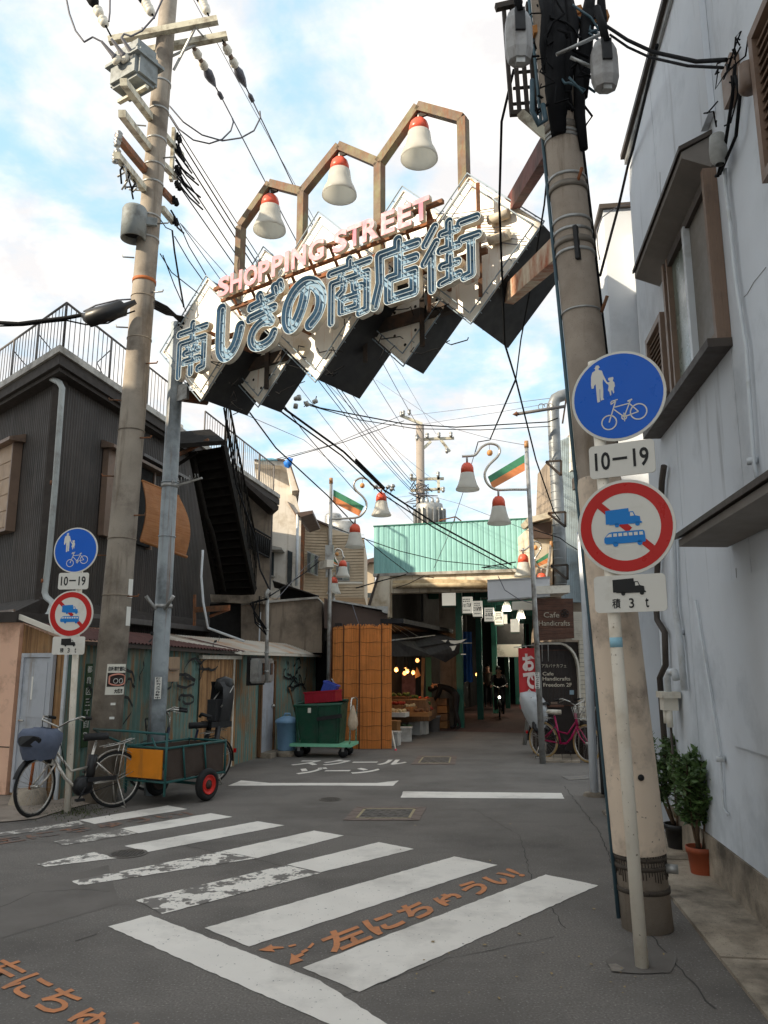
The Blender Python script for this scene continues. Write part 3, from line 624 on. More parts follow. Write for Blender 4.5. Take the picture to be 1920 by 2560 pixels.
M_salmon = mat('salmon stucco', L(236, 192, 164), 0.9, var=0.05, scale=2, bump=0.25, bscale=150, dirt=L(180, 138, 114), dirt_amt=0.3)
S0 = Vector((-4.2, 10.5, 0)); SB = Vector((-2.55, 13.89, 0)); SC = Vector((-1.46, 18.4, 0))
PS = Plane(S0, SB-S0); PG = Plane(S0, (-.9, .438), flip=(Plane(S0, (-.9, .438)).n.y > 0)); PS2 = Plane(SB, SC-SB)
LS, LS2 = (SB-S0).length, (SC-SB).length
sh = thing('tin_shed', 'rusty teal corrugated shed with sagging roof below the dark house', 'shed', S0)
MB().corr(PS, 0.03, LS, 0.0, 1.98, .09, .012).build('wall', M_tin, sh)
MB().corr(PG, .02, .9, 0.0, 2.0, .09, .012, ztop=lambda u: 2.0+u*.3).build('wall', M_tinr, sh)
MB().pbox(PS, -.012, .012, 0, 2.02, -.03, .022).build('corner_strip', M_pvc, sh)
MB().pbox(PS, .1, LS, 0, 1.97, -1.6, -.06).build('inner_wall', M_dark, sh); MB().pbox(PG, .04, .86, 0, 2.0, -.3, -.06).build('inner_wall', M_dark, sh)
d = MB().pbox(PG, .22, .72, 0.12, 1.8, .02, .05).build('door', M_greydoor, sh)
MB().pbox(PG, .17, .219, 0.06, 1.86, .015, .07).pbox(PG, .721, .77, .06, 1.86, .015, .07).pbox(PG, .22, .72, 1.805, 1.86, .015, .07).build('frame', M_greydoor, d)
MB().pbox(PG, .28, .66, 1.02, 1.74, .051, .056).pbox(PG, .28, .66, .2, .9, .051, .056).build('panel', M_greydoor, d)
MB().tube([PG.pt(.68, .98, .05), PG.pt(.68, .98, .1), PG.pt(.6, .98, .1)], .012, 6).build('handle', M_chrome, d)
MB().pbox(PG, .52, .55, 1.25, 1.55, .057, .06).build('sticker', M_white, d)
g = MB().pbox(PS, .33, .44, .62, 1.72, .02, .03).build('street_plate', mat('green street plate', L(48, 74, 42), 0.5, var=.05), sh)
for i, ch in enumerate('都島区三丁目2'):
    text_on(PS, ch, .345, 1.6-i*.145, .08, .09, .032, M_white, g, 'lettering')
# rust-red upright pieces and the rustier raised section with white head trim
M_gr = mat('black spray paint', (0.016, 0.017, 0.018), 0.6)
ru0, ru1 = PS.hit(*zC(265, 800))[0], PS.hit(*zC(522, 800))[0]
MB().corr(PS, ru0, ru1, .03, 1.80, .09, .014, .035).build('raised_sheet', M_tinr, sh)
MB().pbox(PS, ru0-.02, ru1+.05, 1.80, 1.86, .015, .09).build('head_trim', M_offwhite, sh); MB().pbox(PS, ru1-.14, ru1-.11, .03, 1.8, .05, .07).build('trim_strip', M_offwhite, sh)
# roofs
q = [PG.pt(.98, 2.36, .12), PG.pt(-.14, 2.03, .12)]
MB().prism([q[0], q[1], q[1]+Vector((0, 0, .07)), q[0]+Vector((0, 0, .07))], -PG.n*.03).build('rake_trim', M_offwhite, sh)
MB().sheet(PS.pt(-.1, 2.28, -.75), PS.pt(LS-.4, 2.16, -.75), PS.pt(LS-.1, 1.93, .22), PS.pt(-.13, 2.05, .14)).build('roof', M_maroon, sh)
MB().bar(PS.pt(-.1, 2.0, .1), PS.pt(LS-.1, 1.89, .16), .03, .05).build('eave_trim', M_darktrim, sh)
box_c = at(*zC(75, 755), 11.85)
sb = thing('wall_box', 'small beige box fixed on the teal tin wall behind the steel pole', 'box', box_c)
MB().box(box_c, (.24, .12, .36), R(64)).build('case', M_tan, sb); MB().box(box_c+Vector((.03, -.05, 0)), (.2, .1, .02), R(64)).build('lip', M_browntrim, sb)
# second shed
sh2 = thing('tin_shed', 'second tin shed with rusted lean-to roof, grey door and meters', 'shed', SB)
PS2r = Plane(SB - Plane(SB, SC-SB).n*.12, SC-SB)
MB().corr(PS2r, 0.0, LS2, 0.0, 1.9, .09, .012).build('wall', M_tin, sh2)
MB().pbox(PS2r, 0.02, LS2, 0, 1.88, -1.5, -.06).build('inner_wall', M_dark, sh2)
ua, ub = PS2r.hit(*zC(683, 1000))[0], PS2r.hit(*zC(775, 1000))[0]
d = MB().pbox(PS2r, ua, ub-.07, .06, 1.72, .02, .05).build('door', M_greydoor, sh2)
MB().pbox(PS2r, ub-.07, ub, 0.02, 1.78, .015, .075).pbox(PS2r, ua-.06, ua-.001, .02, 1.78, .015, .075).build('frame', M_wood, d)
MB().pbox(PS2r, ua+.05, ub-.12, .85, .87, .051, .058).build('rail', M_greydoor, d); MB().lathe([(0, 0), (.03, .0), (.03, .05), (0, .06)], PS2r.pt(ub-.13, .92, .05), 10, PS2r.n).build('handle', M_chrome, d)
MB().pbox(PS2r, ua-.02, ub+.05, 0, .09, .02, .28).build('doorstep', M_conc2, sh2)
RT = [at(413, 1588, 12.7), at(602, 1629, 13.65), at(803, 1637, 18.3), at(800, 1616, 19), at(640, 1603, 15.6), at(415, 1582, 13.7)]
MB().sheet(at(412, 1586, 13.9), at(800, 1616, 19.2), at(803, 1637, 18.3), at(602, 1629, 13.6)).build('roof', M_tinroof, sh2)
MB().sheet(at(414, 1584, 13.92), at(418, 1584, 13.95), at(602, 1629, 13.62), at(413, 1590, 12.7)).build('roof', M_tinroof, sh2)
MB().bar(at(413, 1593, 12.72), at(602, 1632, 13.6), .03, .06).bar(at(602, 1633, 13.6), at(803, 1640, 18.3), .03, .05).build('eave_trim', M_offwhite, sh2)
# graffiti scrawls (flat spray lines)
def scrawl(pl, cu, cz, w, h, n, seed, m, parent, off=.03, r=.02):
    rg = random.Random(seed)
    for s in range(n):
        p = [(cu+rg.uniform(-w, w), cz+rg.uniform(-h, h))]; a = rg.uniform(0, 6.3)
        for k in range(12):
            a += rg.uniform(-1.1, 1.3); p.append((p[-1][0]+math.cos(a)*w*.25, p[-1][1]+math.sin(a)*h*.3))
        pts = []
        for i in range(len(p)-1):
            for t in (0, .33, .66): pts.append((p[i][0]*(1-t)+p[i+1][0]*t, p[i][1]*(1-t)+p[i+1][1]*t))
        vs, fs = [], []
        for i, (u, z) in enumerate(pts):
            vs += [pl.pt(u, z-r, off), pl.pt(u+r*.6, z+r, off)]
            if i: fs.append((2*i-2, 2*i-1, 2*i+1, 2*i))
        MB().add(vs, fs).build('graffiti', m, parent)
for px, w, h, n, sd in (((255, 1690), .3, .3, 4, 1), ((470, 1700), .45, .2, 6, 2), ((345, 1690), .25, .28, 3, 9)): u, z = PS.hit(*px); scrawl(PS, u, z, w, h, n, sd, M_gr, sh, .055)
u, z = PS2r.hit(730, 1705); scrawl(PS2r, u, z, .4, .22, 8, 4, M_gr, sh2, .03)
u, z = PS2r.hit(610, 1830); scrawl(PS2r, u+.05, z, .12, .32, 2, 5, mat('pale spray paint', L(150, 150, 142), .6), sh2, .03, .007)
# electricity meters
mc = at(*zC(652, 765), 14.0); em = thing('electric_meter', 'pair of grey electricity meters on the tin shed wall', 'meter', mc)
for k in (-1, 1):
    c = mc + PS2.u*k*.19 + PS2.n*.14
    b = MB(); b.box(c, (.2, .3, .42), math.atan2(PS2.u.y, PS2.u.x)+math.pi/2); o = b.build('case', M_galv, em)
    mm = bmesh.new(); mm.from_mesh(o.data); bmesh.ops.bevel(mm, geom=mm.edges[:], offset=.03, segments=2, affect='EDGES'); mm.to_mesh(o.data); mm.free()
    MB().box(c+PS2.n*.105+Vector((0, 0, .03)), (.012, .1, .2), math.atan2(PS2.u.y, PS2.u.x)+math.pi/2).build('window', M_glass, o)
MB().box(mc+PS2.n*.03, (.05, .7, .5), math.atan2(PS2.u.y, PS2.u.x)+math.pi/2).build('back_board', M_dark, em)
# service mast with drop wires
ms = thing('service_mast', 'thin grey service mast rising from the tin shed beside the meters', 'mast', at(*zC(735, 850), 13.75))
MB().tube([at(*zC(735, 850), 13.75), at(*zC(742, 270), 13.75)], .032, 8).build('pole', M_galv, ms)
MB().tube([at(*zC(742, 270), 13.75), at(*zC(735, 235), 13.75), at(*zC(757, 205), 13.75)], .04, 8).build('weather_head', M_galv, ms)
for k in range(6):
    a = at(*zC(742, 290), 13.7); MB().tube([a+Vector((0, 0, .05)), a+Vector((random.uniform(-.3, -.1), -.03, random.uniform(-.1, .1))), a+Vector((random.uniform(-.3, -.1), -.03, random.uniform(-.4, -.2))), a+Vector((0, -.03, random.uniform(-.6, -.4)))], .012, 5).build('wire', M_cable, ms)
for y in (485, 640, 770): MB().lathe([(.033, -.015), (.043, -.015), (.043, .015), (.033, .015)], at(*zC(737, y), 13.75), 8).build('band', M_galv, ms)
# salmon wall at the far left
sw = thing('salmon_house', 'salmon rendered house wall cut by the left picture edge', 'house', (-6, 10.9, 0))
PSal = Plane(PG.pt(.86, 0, .06), (-.95, .3), flip=(Plane((0, 0), (-.95, .3)).n.y > 0))
MB().pbox(PSal, 0, 3.5, 0.02, 2.28, -2.0, 0).build('wall', M_salmon, sw); MB().pbox(PSal, -.02, 3.5, 2.281, 2.42, -2.0, .1).build('cornice', M_eaved, sw)
MB().pbox(PSal, .002, 3.5, .62, .632, .001, .004).build('joint', M_dark, sw)
# stone base with rusty stake
stn = thing('stake_base', 'concrete footing block with a rusty stake by the grey shed door', 'stake', (-4.45, 10.28, 0))
MB().lathe([(.0, .16), (.2, .16), (.25, 0)], (-4.45, 10.28, .01), 8).build('footing', M_conc2, stn); MB().tube([(-4.45, 10.28, .15), (-4.4, 10.25, .75)], .02, 6).build('stake', mat('orange rusted stake', L(160, 88, 42), .8, var=.2), stn)

# =================================================================== LEFT ROW FURTHER UP THE STREET
zF = zf(560, 1000, 3.318)
M_beigest = mat('stained beige stucco', L(148, 134, 118), 0.9, var=0.08, scale=1.5, bump=0.3, bscale=80, dirt=L(98, 88, 78), dirt_amt=0.5, dirt_scale=1.2, streak=L(88, 78, 68), streak_amt=0.3, streak_scale=(5, 5, .5))
M_whitest = mat('white render', L(226, 218, 206), 0.9, var=0.05, scale=1.5, bump=0.2, dirt=L(196, 184, 166), dirt_amt=0.4, streak=L(190, 178, 160), streak_amt=0.3, streak_scale=(5, 5, .4))
M_tilebeige = mat('beige tile siding', L(196, 178, 152), 0.8, var=0.06, scale=3, dirt=L(170, 150, 124), dirt_amt=0.4)
M_cream = mat('cream painted board', L(214, 204, 184), 0.7, var=0.06, scale=3, dirt=L(160, 142, 116), dirt_amt=0.45, dirt_scale=2, streak=L(130, 112, 88), streak_amt=0.3, streak_scale=(6, 6, .5))
M_brownmetal = mat('brown sheet metal', L(86, 70, 62), 0.6, var=0.1, scale=3)
def slabwall(name, pts, Y, depth, m, parent, dx=0.0):
    """wall of real thickness: its front outline on the plane at distance Y, its body going back"""
    return MB().prism([at(*p, Y if not isinstance(Y, (list, tuple)) else Y[i]) for i, p in enumerate(pts)], (dx, depth, 0)).build(name, m, parent)
lb = thing('low_beige_block', 'stained beige stucco ground floor behind the tin shed roofs', 'building', at(700, 1640, 17.6))
slabwall('wall', [zC(560, 312), zC(1075, 268), zC(1118, 300), zC(1118, 640), zC(560, 640)], 17.7, 3.0, M_beigest, lb)
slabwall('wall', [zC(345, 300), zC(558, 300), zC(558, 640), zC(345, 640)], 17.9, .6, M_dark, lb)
slabwall('cap', [zC(560, 296), zC(1090, 252), zC(1092, 266), zC(560, 311)], 17.6, 3.0, M_eave, lb)
slabwall('downpipe', [zC(688, 360), zC(697, 360), zC(690, 560), zC(681, 560)], 17.55, .04, M_pvc, lb)
wb = thing('wall_bracket', 'rusty steel bracket arm projecting from the dark house wall', 'bracket', at(*zC(250, 400), 15))
MB().bar(at(*zC(240, 240), 15), at(*zC(238, 455), 15), .05).build('plate', M_rust, wb); MB().bar(at(*zC(243, 345), 15), at(*zC(480, 330), 14.6), .05, .1).build('arm', M_rust, wb); MB().bar(at(*zC(345, 390), 15), at(*zC(480, 340), 14.6), .04).build('brace', M_rust, wb)
bf = thing('brown_fascia_block', 'brown sheet metal parapet above the reed screen', 'building', at(900, 1640, 17.3))
slabwall('fascia', [zC(1135, 262), zC(1180, 282), zC(1535, 360), zC(1572, 385), zC(1572, 470), zC(1135, 470)], 17.3, 2.5, M_brownmetal, bf)
slabwall('cap', [zC(1180, 270), zC(1535, 330), zC(1535, 345), zC(1180, 281)], 17.2, 1.0, M_galv, bf); slabwall('cap', [zC(1500, 320), zC(1575, 320), zC(1575, 372), zC(1536, 360), zC(1536, 346), zC(1500, 338)], 17.1, 1.0, M_galv, bf)
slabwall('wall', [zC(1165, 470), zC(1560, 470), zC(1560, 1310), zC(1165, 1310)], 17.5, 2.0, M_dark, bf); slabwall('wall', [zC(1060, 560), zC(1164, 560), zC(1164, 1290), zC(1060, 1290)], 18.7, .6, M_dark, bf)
lr = thing('lean_roof', 'small dark corrugated roof between the beige block and white house', 'roof', at(*zC(900, 250), 18.6))
MB().sheet(at(*zC(778, 142), 18.2), at(*zC(792, 190), 19.6), at(*zC(1090, 262), 19.6), at(*zC(1100, 250), 18.2)).build('sheet', M_eaved, lr)
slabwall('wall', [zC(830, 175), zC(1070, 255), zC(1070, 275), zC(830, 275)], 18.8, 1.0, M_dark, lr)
# beige house with balcony rail
bh = thing('beige_house', 'narrow beige house with dark eaves and a black window rail', 'house', at(640, 1640, 20.5))
slabwall('wall', [zF(70, 690), zF(185, 720), zF(395, 900), zF(372, 1640), zF(70, 1640)], 20.5, 3.0, M_beigest, bh, dx=-1.2)
MB().prism([at(*zF(*p), 19.9) for p in ((60, 570), (455, 885), (450, 912), (410, 915), (190, 715), (60, 665))], (-1.2, 3.4, 0)).build('roof', M_eaved, bh)
wn_ = slabwall('window', [zF(195, 1050), zF(385, 1160), zF(372, 1300), zF(190, 1210)], 20.35, .12, M_dark, bh)
MB().tube([at(*zF(192, 1030), 19.9), at(*zF(390, 1145), 19.9)], .025, 5).tube([at(*zF(186, 1210), 19.9), at(*zF(374, 1308), 19.9)], .025, 5).build('rail', M_black, wn_)
for i in range(13):
    t = i/12; MB().tube([at(192+0*t, 0, 1)*0 + at(*zF(192+198*t, 1030+115*t), 19.9), at(*zF(186+188*t, 1210+98*t), 19.9)], .012, 4).build('baluster', M_black, wn_)
# white house
wh = thing('white_house', 'tall white rendered house with overhanging gable up the street', 'house', at(720, 1640, 25))
slabwall('wall', [zF(262, 535), zF(525, 545), zF(640, 962), zF(628, 1640), zF(262, 1640)], 25, 5, M_whitest, wh, dx=-.8)
MB().prism([at(*zF(*p), 24.4) for p in ((250, 496), (470, 492), (545, 520), (620, 748), (565, 752), (520, 570), (480, 545), (250, 528))], (-.8, 6, 0)).build('roof', M_whitest, wh)
MB().prism([at(*zF(*p), 24.3) for p in ((250, 490), (470, 486), (548, 512), (626, 752), (618, 752), (540, 522), (468, 496), (250, 500))], (-.8, 6, 0)).build('roof_covering', M_brownmetal, wh)
M_bluetarp = mat('bright blue tarp', L(42, 120, 214), 0.45, var=0.15, scale=6)
tpb = MB().lathe([(0, .15), (.11, .12), (.15, .02), (.12, -.1), (0, -.15)], at(*zF(538, 520), 24.1), 9).build('tarp_bundle', M_bluetarp, wh)
for v in tpb.data.vertices: v.co += Vector((random.uniform(-.04, .04), random.uniform(-.04, .04), random.uniform(-.05, .05)))
MB().prism([at(*zF(*p), 24.2) for p in ((275, 488), (400, 480), (440, 492), (280, 496))], (0, 1.5, 0)).build('tarp_sheet', mat('pale blue tarp', L(120, 180, 205), .5), wh)
for pts in ([zF(376, 1258), zF(414, 1262), zF(412, 1458), zF(374, 1452)], [zF(527, 1245), zF(568, 1262), zF(560, 1540), zF(523, 1512)]):
    wq = slabwall('window', pts, 24.93, .06, M_glass, wh); slabwall('sill', [(pts[3][0]-2, pts[3][1]), (pts[2][0]+2, pts[2][1]), (pts[2][0]+2, pts[2][1]+3), (pts[3][0]-2, pts[3][1]+3)], 24.85, .12, M_eave, wq)
slabwall('awning', [zF(386, 1205), zF(480, 1225), zF(482, 1240), zF(386, 1240)], 24.3, .7, M_eave, wh)
MB().tube([at(*zF(612, 950), 24.8), at(*zF(600, 1540), 24.8)], .05, 6).build('downpipe', M_pvc, wh)
slabwall('roof_edge', [zF(522, 835), zF(608, 965), zF(612, 985), zF(530, 850)], 24.9, .3, M_rust, wh); slabwall('roof_edge', [zF(600, 935), zF(735, 915), zF(735, 940), zF(640, 970), zF(610, 950)], 24.7, 3, M_brownmetal, wh)
# beige tile building
tb = thing('beige_tile_building', 'beige tile clad building with two windows left of the arcade gate', 'building', at(830, 1640, 30))
slabwall('wall', [zF(625, 1000), zF(690, 968), zF(860, 1045), zF(865, 1640), zF(630, 1640)], 30.5, 6, M_tilebeige, tb)
slabwall('wall', [zF(866, 1060), zF(1162, 1150), zF(1165, 1640), zF(866, 1640)], 30.3, 6, M_tilebeige, tb)
slabwall('roof_edge', [zF(620, 990), zF(690, 955), zF(862, 1030), zF(862, 1044), zF(690, 967), zF(622, 1002)], 30.2, 1, M_brownmetal, tb)
slabwall('corner_pipe', [zF(640, 990), zF(665, 990), zF(650, 1570), zF(625, 1570)], 30, .4, M_rust, tb)
for k in range(24):
    y = 1085 + k*24; slabwall('siding_line', [zF(668, y), zF(858, y+7), zF(858, y+9), zF(668, y+2)], 30.47, .03, M_beigest, tb)
    slabwall('siding_line', [zF(868, y+40), zF(1160, y+32), zF(1160, y+34), zF(868, y+42)], 30.27, .03, M_beigest, tb)
for pts, nb in (([zF(690, 1250), zF(780, 1290), zF(778, 1462), zF(688, 1430)], 3), ([zF(930, 1345), zF(1040, 1345), zF(1040, 1500), zF(930, 1500)], 2)):
    f = slabwall('window', pts, 30.2, .08, M_galv, tb)
    ins = lambda a, b: ((pts[0][0]*(1-a)+pts[1][0]*a)*(1-b)+(pts[3][0]*(1-a)+pts[2][0]*a)*b, (pts[0][1]*(1-a)+pts[1][1]*a)*(1-b)+(pts[3][1]*(1-a)+pts[2][1]*a)*b)
    for k in range(nb): slabwall('pane', [ins(k/nb+.03, .06), ins((k+1)/nb-.03, .06), ins((k+1)/nb-.03, .94), ins(k/nb+.03, .94)], 30.16, .03, M_glass if k % 2 == 0 else M_curtain, f)
slabwall('ledge', [zF(890, 1508), zF(1145, 1508), zF(1145, 1522), zF(890, 1522)], 27, .4, M_offwhite, tb)
for px, r, h in ((zF(905, 1100), .35, 2.2), (zF(985, 1065), .6, .5)): MB().lathe([(r, 0), (r, h), (r*.8, h+.1), (0, h+.12)], at(*px, 31) - Vector((0, 0, h*.7)), 14).build('water_tank', M_galv, tb)
# far roofs seen through the gap
fr = thing('far_roofs', 'pale grey distant houses in the gap beside the green gable', 'house', at(925, 1640, 40))
slabwall('wall', [zF(1165, 1410), zF(1205, 1330), zF(1245, 1330), zF(1245, 1640), zF(1165, 1640)], 40, 5, M_tilebeige, fr); slabwall('roof', [zF(1160, 1330), zF(1245, 1305), zF(1245, 1345), zF(1205, 1345), zF(1165, 1400)], 39.5, 5, M_brownmetal, fr)
slabwall('window', [zF(1190, 1600), zF(1235, 1600), zF(1235, 1640), zF(1190, 1640)], 39.8, .1, M_glass, fr)

# =================================================================== ARCADE (COVERED MARKET)
PF = Plane((-.26, 21.1), (.9605, -.278))
M_green = mat('mint green sheet', L(138, 188, 184), 0.6, var=0.04, scale=1.5, dirt=L(126, 176, 170), dirt_amt=0.4, streak=L(104, 152, 144), streak_amt=0.3, streak_scale=(9, 9, .4))
M_greencol = mat('green painted steel', L(48, 112, 98), 0.5, var=0.12, scale=5)
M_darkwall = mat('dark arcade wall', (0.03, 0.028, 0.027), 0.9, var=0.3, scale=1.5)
M_brickpave = mat('red brown paving', L(96, 70, 64), 0.9, var=0.16, scale=6, bump=0.3, dirt=L(76, 58, 54), dirt_amt=0.5)
arc = thing('market_arcade', 'covered market arcade entrance with mint green gable', 'arcade', PF.pt(2, 0))
zT = 5.43
n = 29
for i in range(n):
    a, b = 4.16*i/n, 4.16*(i+1)/n
    m = MB(); v = [PF.pt(u, z, o) for z in (4.14, zT) for u, o in ((a, 0), (a+(b-a)*.22, .014), (b-(b-a)*.22, .014), (b, 0))]
    m.add(v, [(0, 1, 5, 4), (1, 2, 6, 5), (2, 3, 7, 6)]); m.build('gable_panel', M_green, arc)
MB().pbox(PF, -.02, 4.18, 4.1, zT, -.3, -.01).build('gable_backing', M_green, arc)
MB().pbox(PF, -.03, 4.19, zT, zT+.03, -.3, .035).build('gable_cap', M_greencol, arc); MB().pbox(PF, -.03, 4.19, 4.06, 4.138, -.3, .04).build('gable_foot', M_eave, arc)
# beam, rolled awning, posts
MB().pbox(PF, .2, 4.4, 3.6, 4.059, -.4, -.05).build('front_beam', M_cream, arc)
zG = zf(900, 950, 2.765)
MB().prism([PF.P(*zG(*p), .1) for p in ((225, 1400), (560, 1440), (900, 1445), (900, 1385), (540, 1375), (225, 1385))], -PF.n*.12).build('rolled_awning', mat('canvas awning', L(196, 176, 142), .9, var=.12, scale=3, dirt=L(140, 118, 90), dirt_amt=.5), arc)
MB().tube([PF.P(*zG(228, 1425), .14), PF.P(*zG(560, 1420), .2), PF.P(*zG(905, 1420), .14)], .07, 8).build('awning_roll', MATS['canvas awning'], arc)
MB().prism([PF.P(*zG(*p), .03) for p in ((125, 1345), (205, 1345), (205, 1640), (55, 1640), (60, 1560))], -PF.n*.25).build('side_wall', M_cream, arc)
MB().prism([PF.P(*zG(*p), .06) for p in ((122, 1340), (135, 1340), (70, 1560), (50, 1565))], -PF.n*.05).build('rake_board', M_darktrim, arc)
MB().pbox(PF, .16, .36, 0, 4.06, -.35, -.1).build('front_post', M_cream, arc)
# tunnel: side walls, roof, end
D = 26.0
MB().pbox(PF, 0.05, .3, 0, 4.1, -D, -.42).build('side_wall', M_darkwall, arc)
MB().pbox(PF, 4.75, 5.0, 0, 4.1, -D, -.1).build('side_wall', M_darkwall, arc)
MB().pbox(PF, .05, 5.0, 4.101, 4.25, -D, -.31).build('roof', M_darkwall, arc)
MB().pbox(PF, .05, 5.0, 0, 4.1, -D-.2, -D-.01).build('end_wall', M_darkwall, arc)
MB().pbox(PF, 4.2, 5.0, 2.9, 4.6, -.3, -.05).build('right_return', M_cream, arc)
bpv = MB(); bpv.poly([PF.pt(u, .004, o) for u, o in ((.3, -.6), (4.74, -.6), (4.74, -D), (.3, -D))]); bpv.build('arcade_paving', M_brickpave, kind='structure')
for k in range(7):
    for u, w in ((1.95, .09), (4.05, .07)):
        if k == 0 and u > 3: continue
        MB().pbox(PF, u-w, u+w, 0.004, 4.09, -1.8-k*3.4-.16, -1.8-k*3.4).build('column', M_greencol, arc)
    MB().pbox(PF, .31, 4.74, 3.86, 4.09, -1.8-k*3.4-.1, -1.8-k*3.4+.06 - .08).build('roof_rib', M_greencol, arc)
    MB().pbox(PF, 1.0, 1.06, 2.9, 4.09, -1.2-k*3.4-.06, -1.2-k*3.4).build('hanger', M_darkwall, arc)
# pale pillar with panel at mid left and odd panels inside
MB().pbox(PF, 1.30, 1.78, 0, 4.05, -2.6, -2.2).build('grey_pillar', M_beigest, arc)
MB().pbox(PF, 2.0, 2.9, 2.0, 2.45, -9.2, -9.0).build('shop_board', M_offwhite, arc); MB().pbox(PF, 1.9, 3.0, 2.45, 3.2, -9.4, -9.0).build('awning_box', M_darkwall, arc)
MB().pbox(PF, 3.2, 4.0, 1.6, 2.4, -16.2, -16.0).build('red_board', mat('magenta board', L(120, 30, 60), .6), arc)
M_bulb = mat('glowing bulb', (1, .6, .3), .4, emit=((1.0, .42, .12), 30.0))
M_lampw = mat('white lamp glow', (1, 1, .95), .4, emit=((1.0, .95, .8), 1.6))
# lit white lamps along the arcade ceiling
zH = zf(900, 1400, 2.514); z7 = zf(1240, 1500, 5.144)
def lit(name, p, e, col, r=.04):
    l = bpy.data.lights.new(name, 'POINT'); l.energy = e; l.color = col; l.shadow_soft_size = r
    o = bpy.data.objects.new(name, l); COL.objects.link(o); o.location = p; return o
for i, (px, off) in enumerate(((z7(135, 100), -6), (z7(318, 200), -8.5), (zH(1050, 620), -13))):
    p = PF.P(*px, off); t = thing('ceiling_lamp', ['clear glass lamp lit under the arcade roof, nearer one', 'clear glass lamp lit under the arcade roof, beside the white boards', 'small lit lamp deep inside the dark arcade'][i], 'lamp', p, 'lamps lit under the arcade roof')
    MB().lathe([(.05, .22), (.11, .14), (.17, -.1), (.16, -.1), (.1, .13), (.04, .2)], p, 12).build('shade', mat('clear lamp glass', (.7, .7, .66), .2, alpha=.45), t); MB().lathe([(0, .08), (.06, .04), (.065, -.02), (0, -.07)], p, 10).build('bulb', M_lampw, t)
    MB().tube([p+Vector((0, 0, .2)), Vector((p.x, p.y, 4.08))], .012, 5).build('cord', M_cable, t)
    lit('lamp_light', p-Vector((0, 0, .14)), 14, (1, .92, .75))
# hanging shop boards with writing
boards = [((zH(515, 195), zH(598, 285)), -0.8, '　', ''), ((zH(635, 232), zH(706, 334)), -2.2, 'ショップ山本', ''), ((zH(708, 258), zH(768, 355)), -3.6, '三川漬物店', ''), ((zH(780, 300), zH(842, 385)), -5.4, 'ふな定', ''), ((zH(845, 325), zH(900, 405)), -7.0, 'とみや小物店', ''), ((zH(902, 342), zH(925, 415)), -9.5, '', ''), ((zH(945, 372), zH(1000, 452)), -8.2, '', '')]
M_lbox = mat('lit sign box', L(226, 222, 204), .5, var=.04, emit=((.9, .86, .74), .12))
M_bfoot = mat('board green foot strip', L(70, 92, 78), .5)
for i, ((a, b), off, tx, sub) in enumerate(boards):
    P0, P1 = PF.P(*a, off), PF.P(*b, off); u0, z_1 = PF.hit(*a, off); u1, z_0 = PF.hit(*b, off)
    lab = ['blank white hanging board at the arcade entrance', 'nearest and largest lettered white board in the arcade, ショップ山本', 'white hanging shop board second in the row of lettered boards, 三川漬物店', 'middle lettered white board left of the first lit lamp, ふな定', 'lettered white board directly below the first lit lamp, とみや小物店', 'narrow white hanging board, last in the row of lettered boards', 'blank white lantern box by the lit lamp'][i]
    t = thing('hanging_board', lab, 'sign board', PF.pt((u0+u1)/2, z_0, off), 'boards hanging in the arcade')
    bd = MB().pbox(PF, u0, u1, z_0, z_1, off-.1, off).build('board', M_lbox, t); MB().pbox(PF, u0, u1, z_0-.05, z_0-.001, off-.1, off+.003).build('foot_strip', M_bfoot, t)
    for u in (u0+.06, u1-.06): MB().tube([PF.pt(u, z_1, off-.05), PF.pt(u, 4.05, off-.05)], .008, 4).build('hanger', M_cable, t)
    w, h = u1-u0, z_1-z_0
    if tx.strip(): text_on(PF, tx, u0+w*.07, z_0+h*.36, w*.86, h*.28, off+.002, M_ink, bd, 'lettering', offset=.03)
    if tx.strip():
        mk = MB()
        for zz_, n_ in ((.82, 5), (.7, 4), (.16, 7)):
            for k_ in range(n_): mk.pbox(PF, u0+w*(.16+.68*k_/n_), u0+w*(.16+.68*(k_+.7)/n_), z_0+h*zz_, z_0+h*(zz_+.055), off+.001, off+.002)
        mk.build('small_print', M_ink, bd)
# =================================================================== SHOPPING STREET ARCH SIGN
SG = Plane((-2.9, 10.8), (.819, -.573))
arch = thing('arch_sign', 'overhead shopping street sign with blue neon letters on white diamond boxes', 'sign', SG.pt(2.4, 5.2))
M_plate = mat('cream enamel plate', L(246, 241, 230), 0.42, var=0.03, scale=2.5, dirt=L(222, 204, 172), dirt_amt=0.3, dirt_scale=2.2, streak=L(200, 142, 88), streak_amt=0.24, streak_scale=(11, 11, .8), spec=.5)
M_under = mat('blackened box side', (0.02, 0.021, 0.023), 0.6, var=0.25, scale=4, dirt=(0.035, 0.034, 0.032), dirt_amt=.5)
M_innerdark = mat('dark sign frame', (0.045, 0.035, 0.028), 0.8, var=0.3, scale=5, dirt=(0.12, 0.06, 0.03), dirt_amt=0.4)
M_neon = mat('clear neon tube', L(146, 160, 170), 0.5, 0.0, var=0.05, spec=.3)
M_bulbhole = mat('bulb hole', (0.02, 0.018, 0.015), .8)
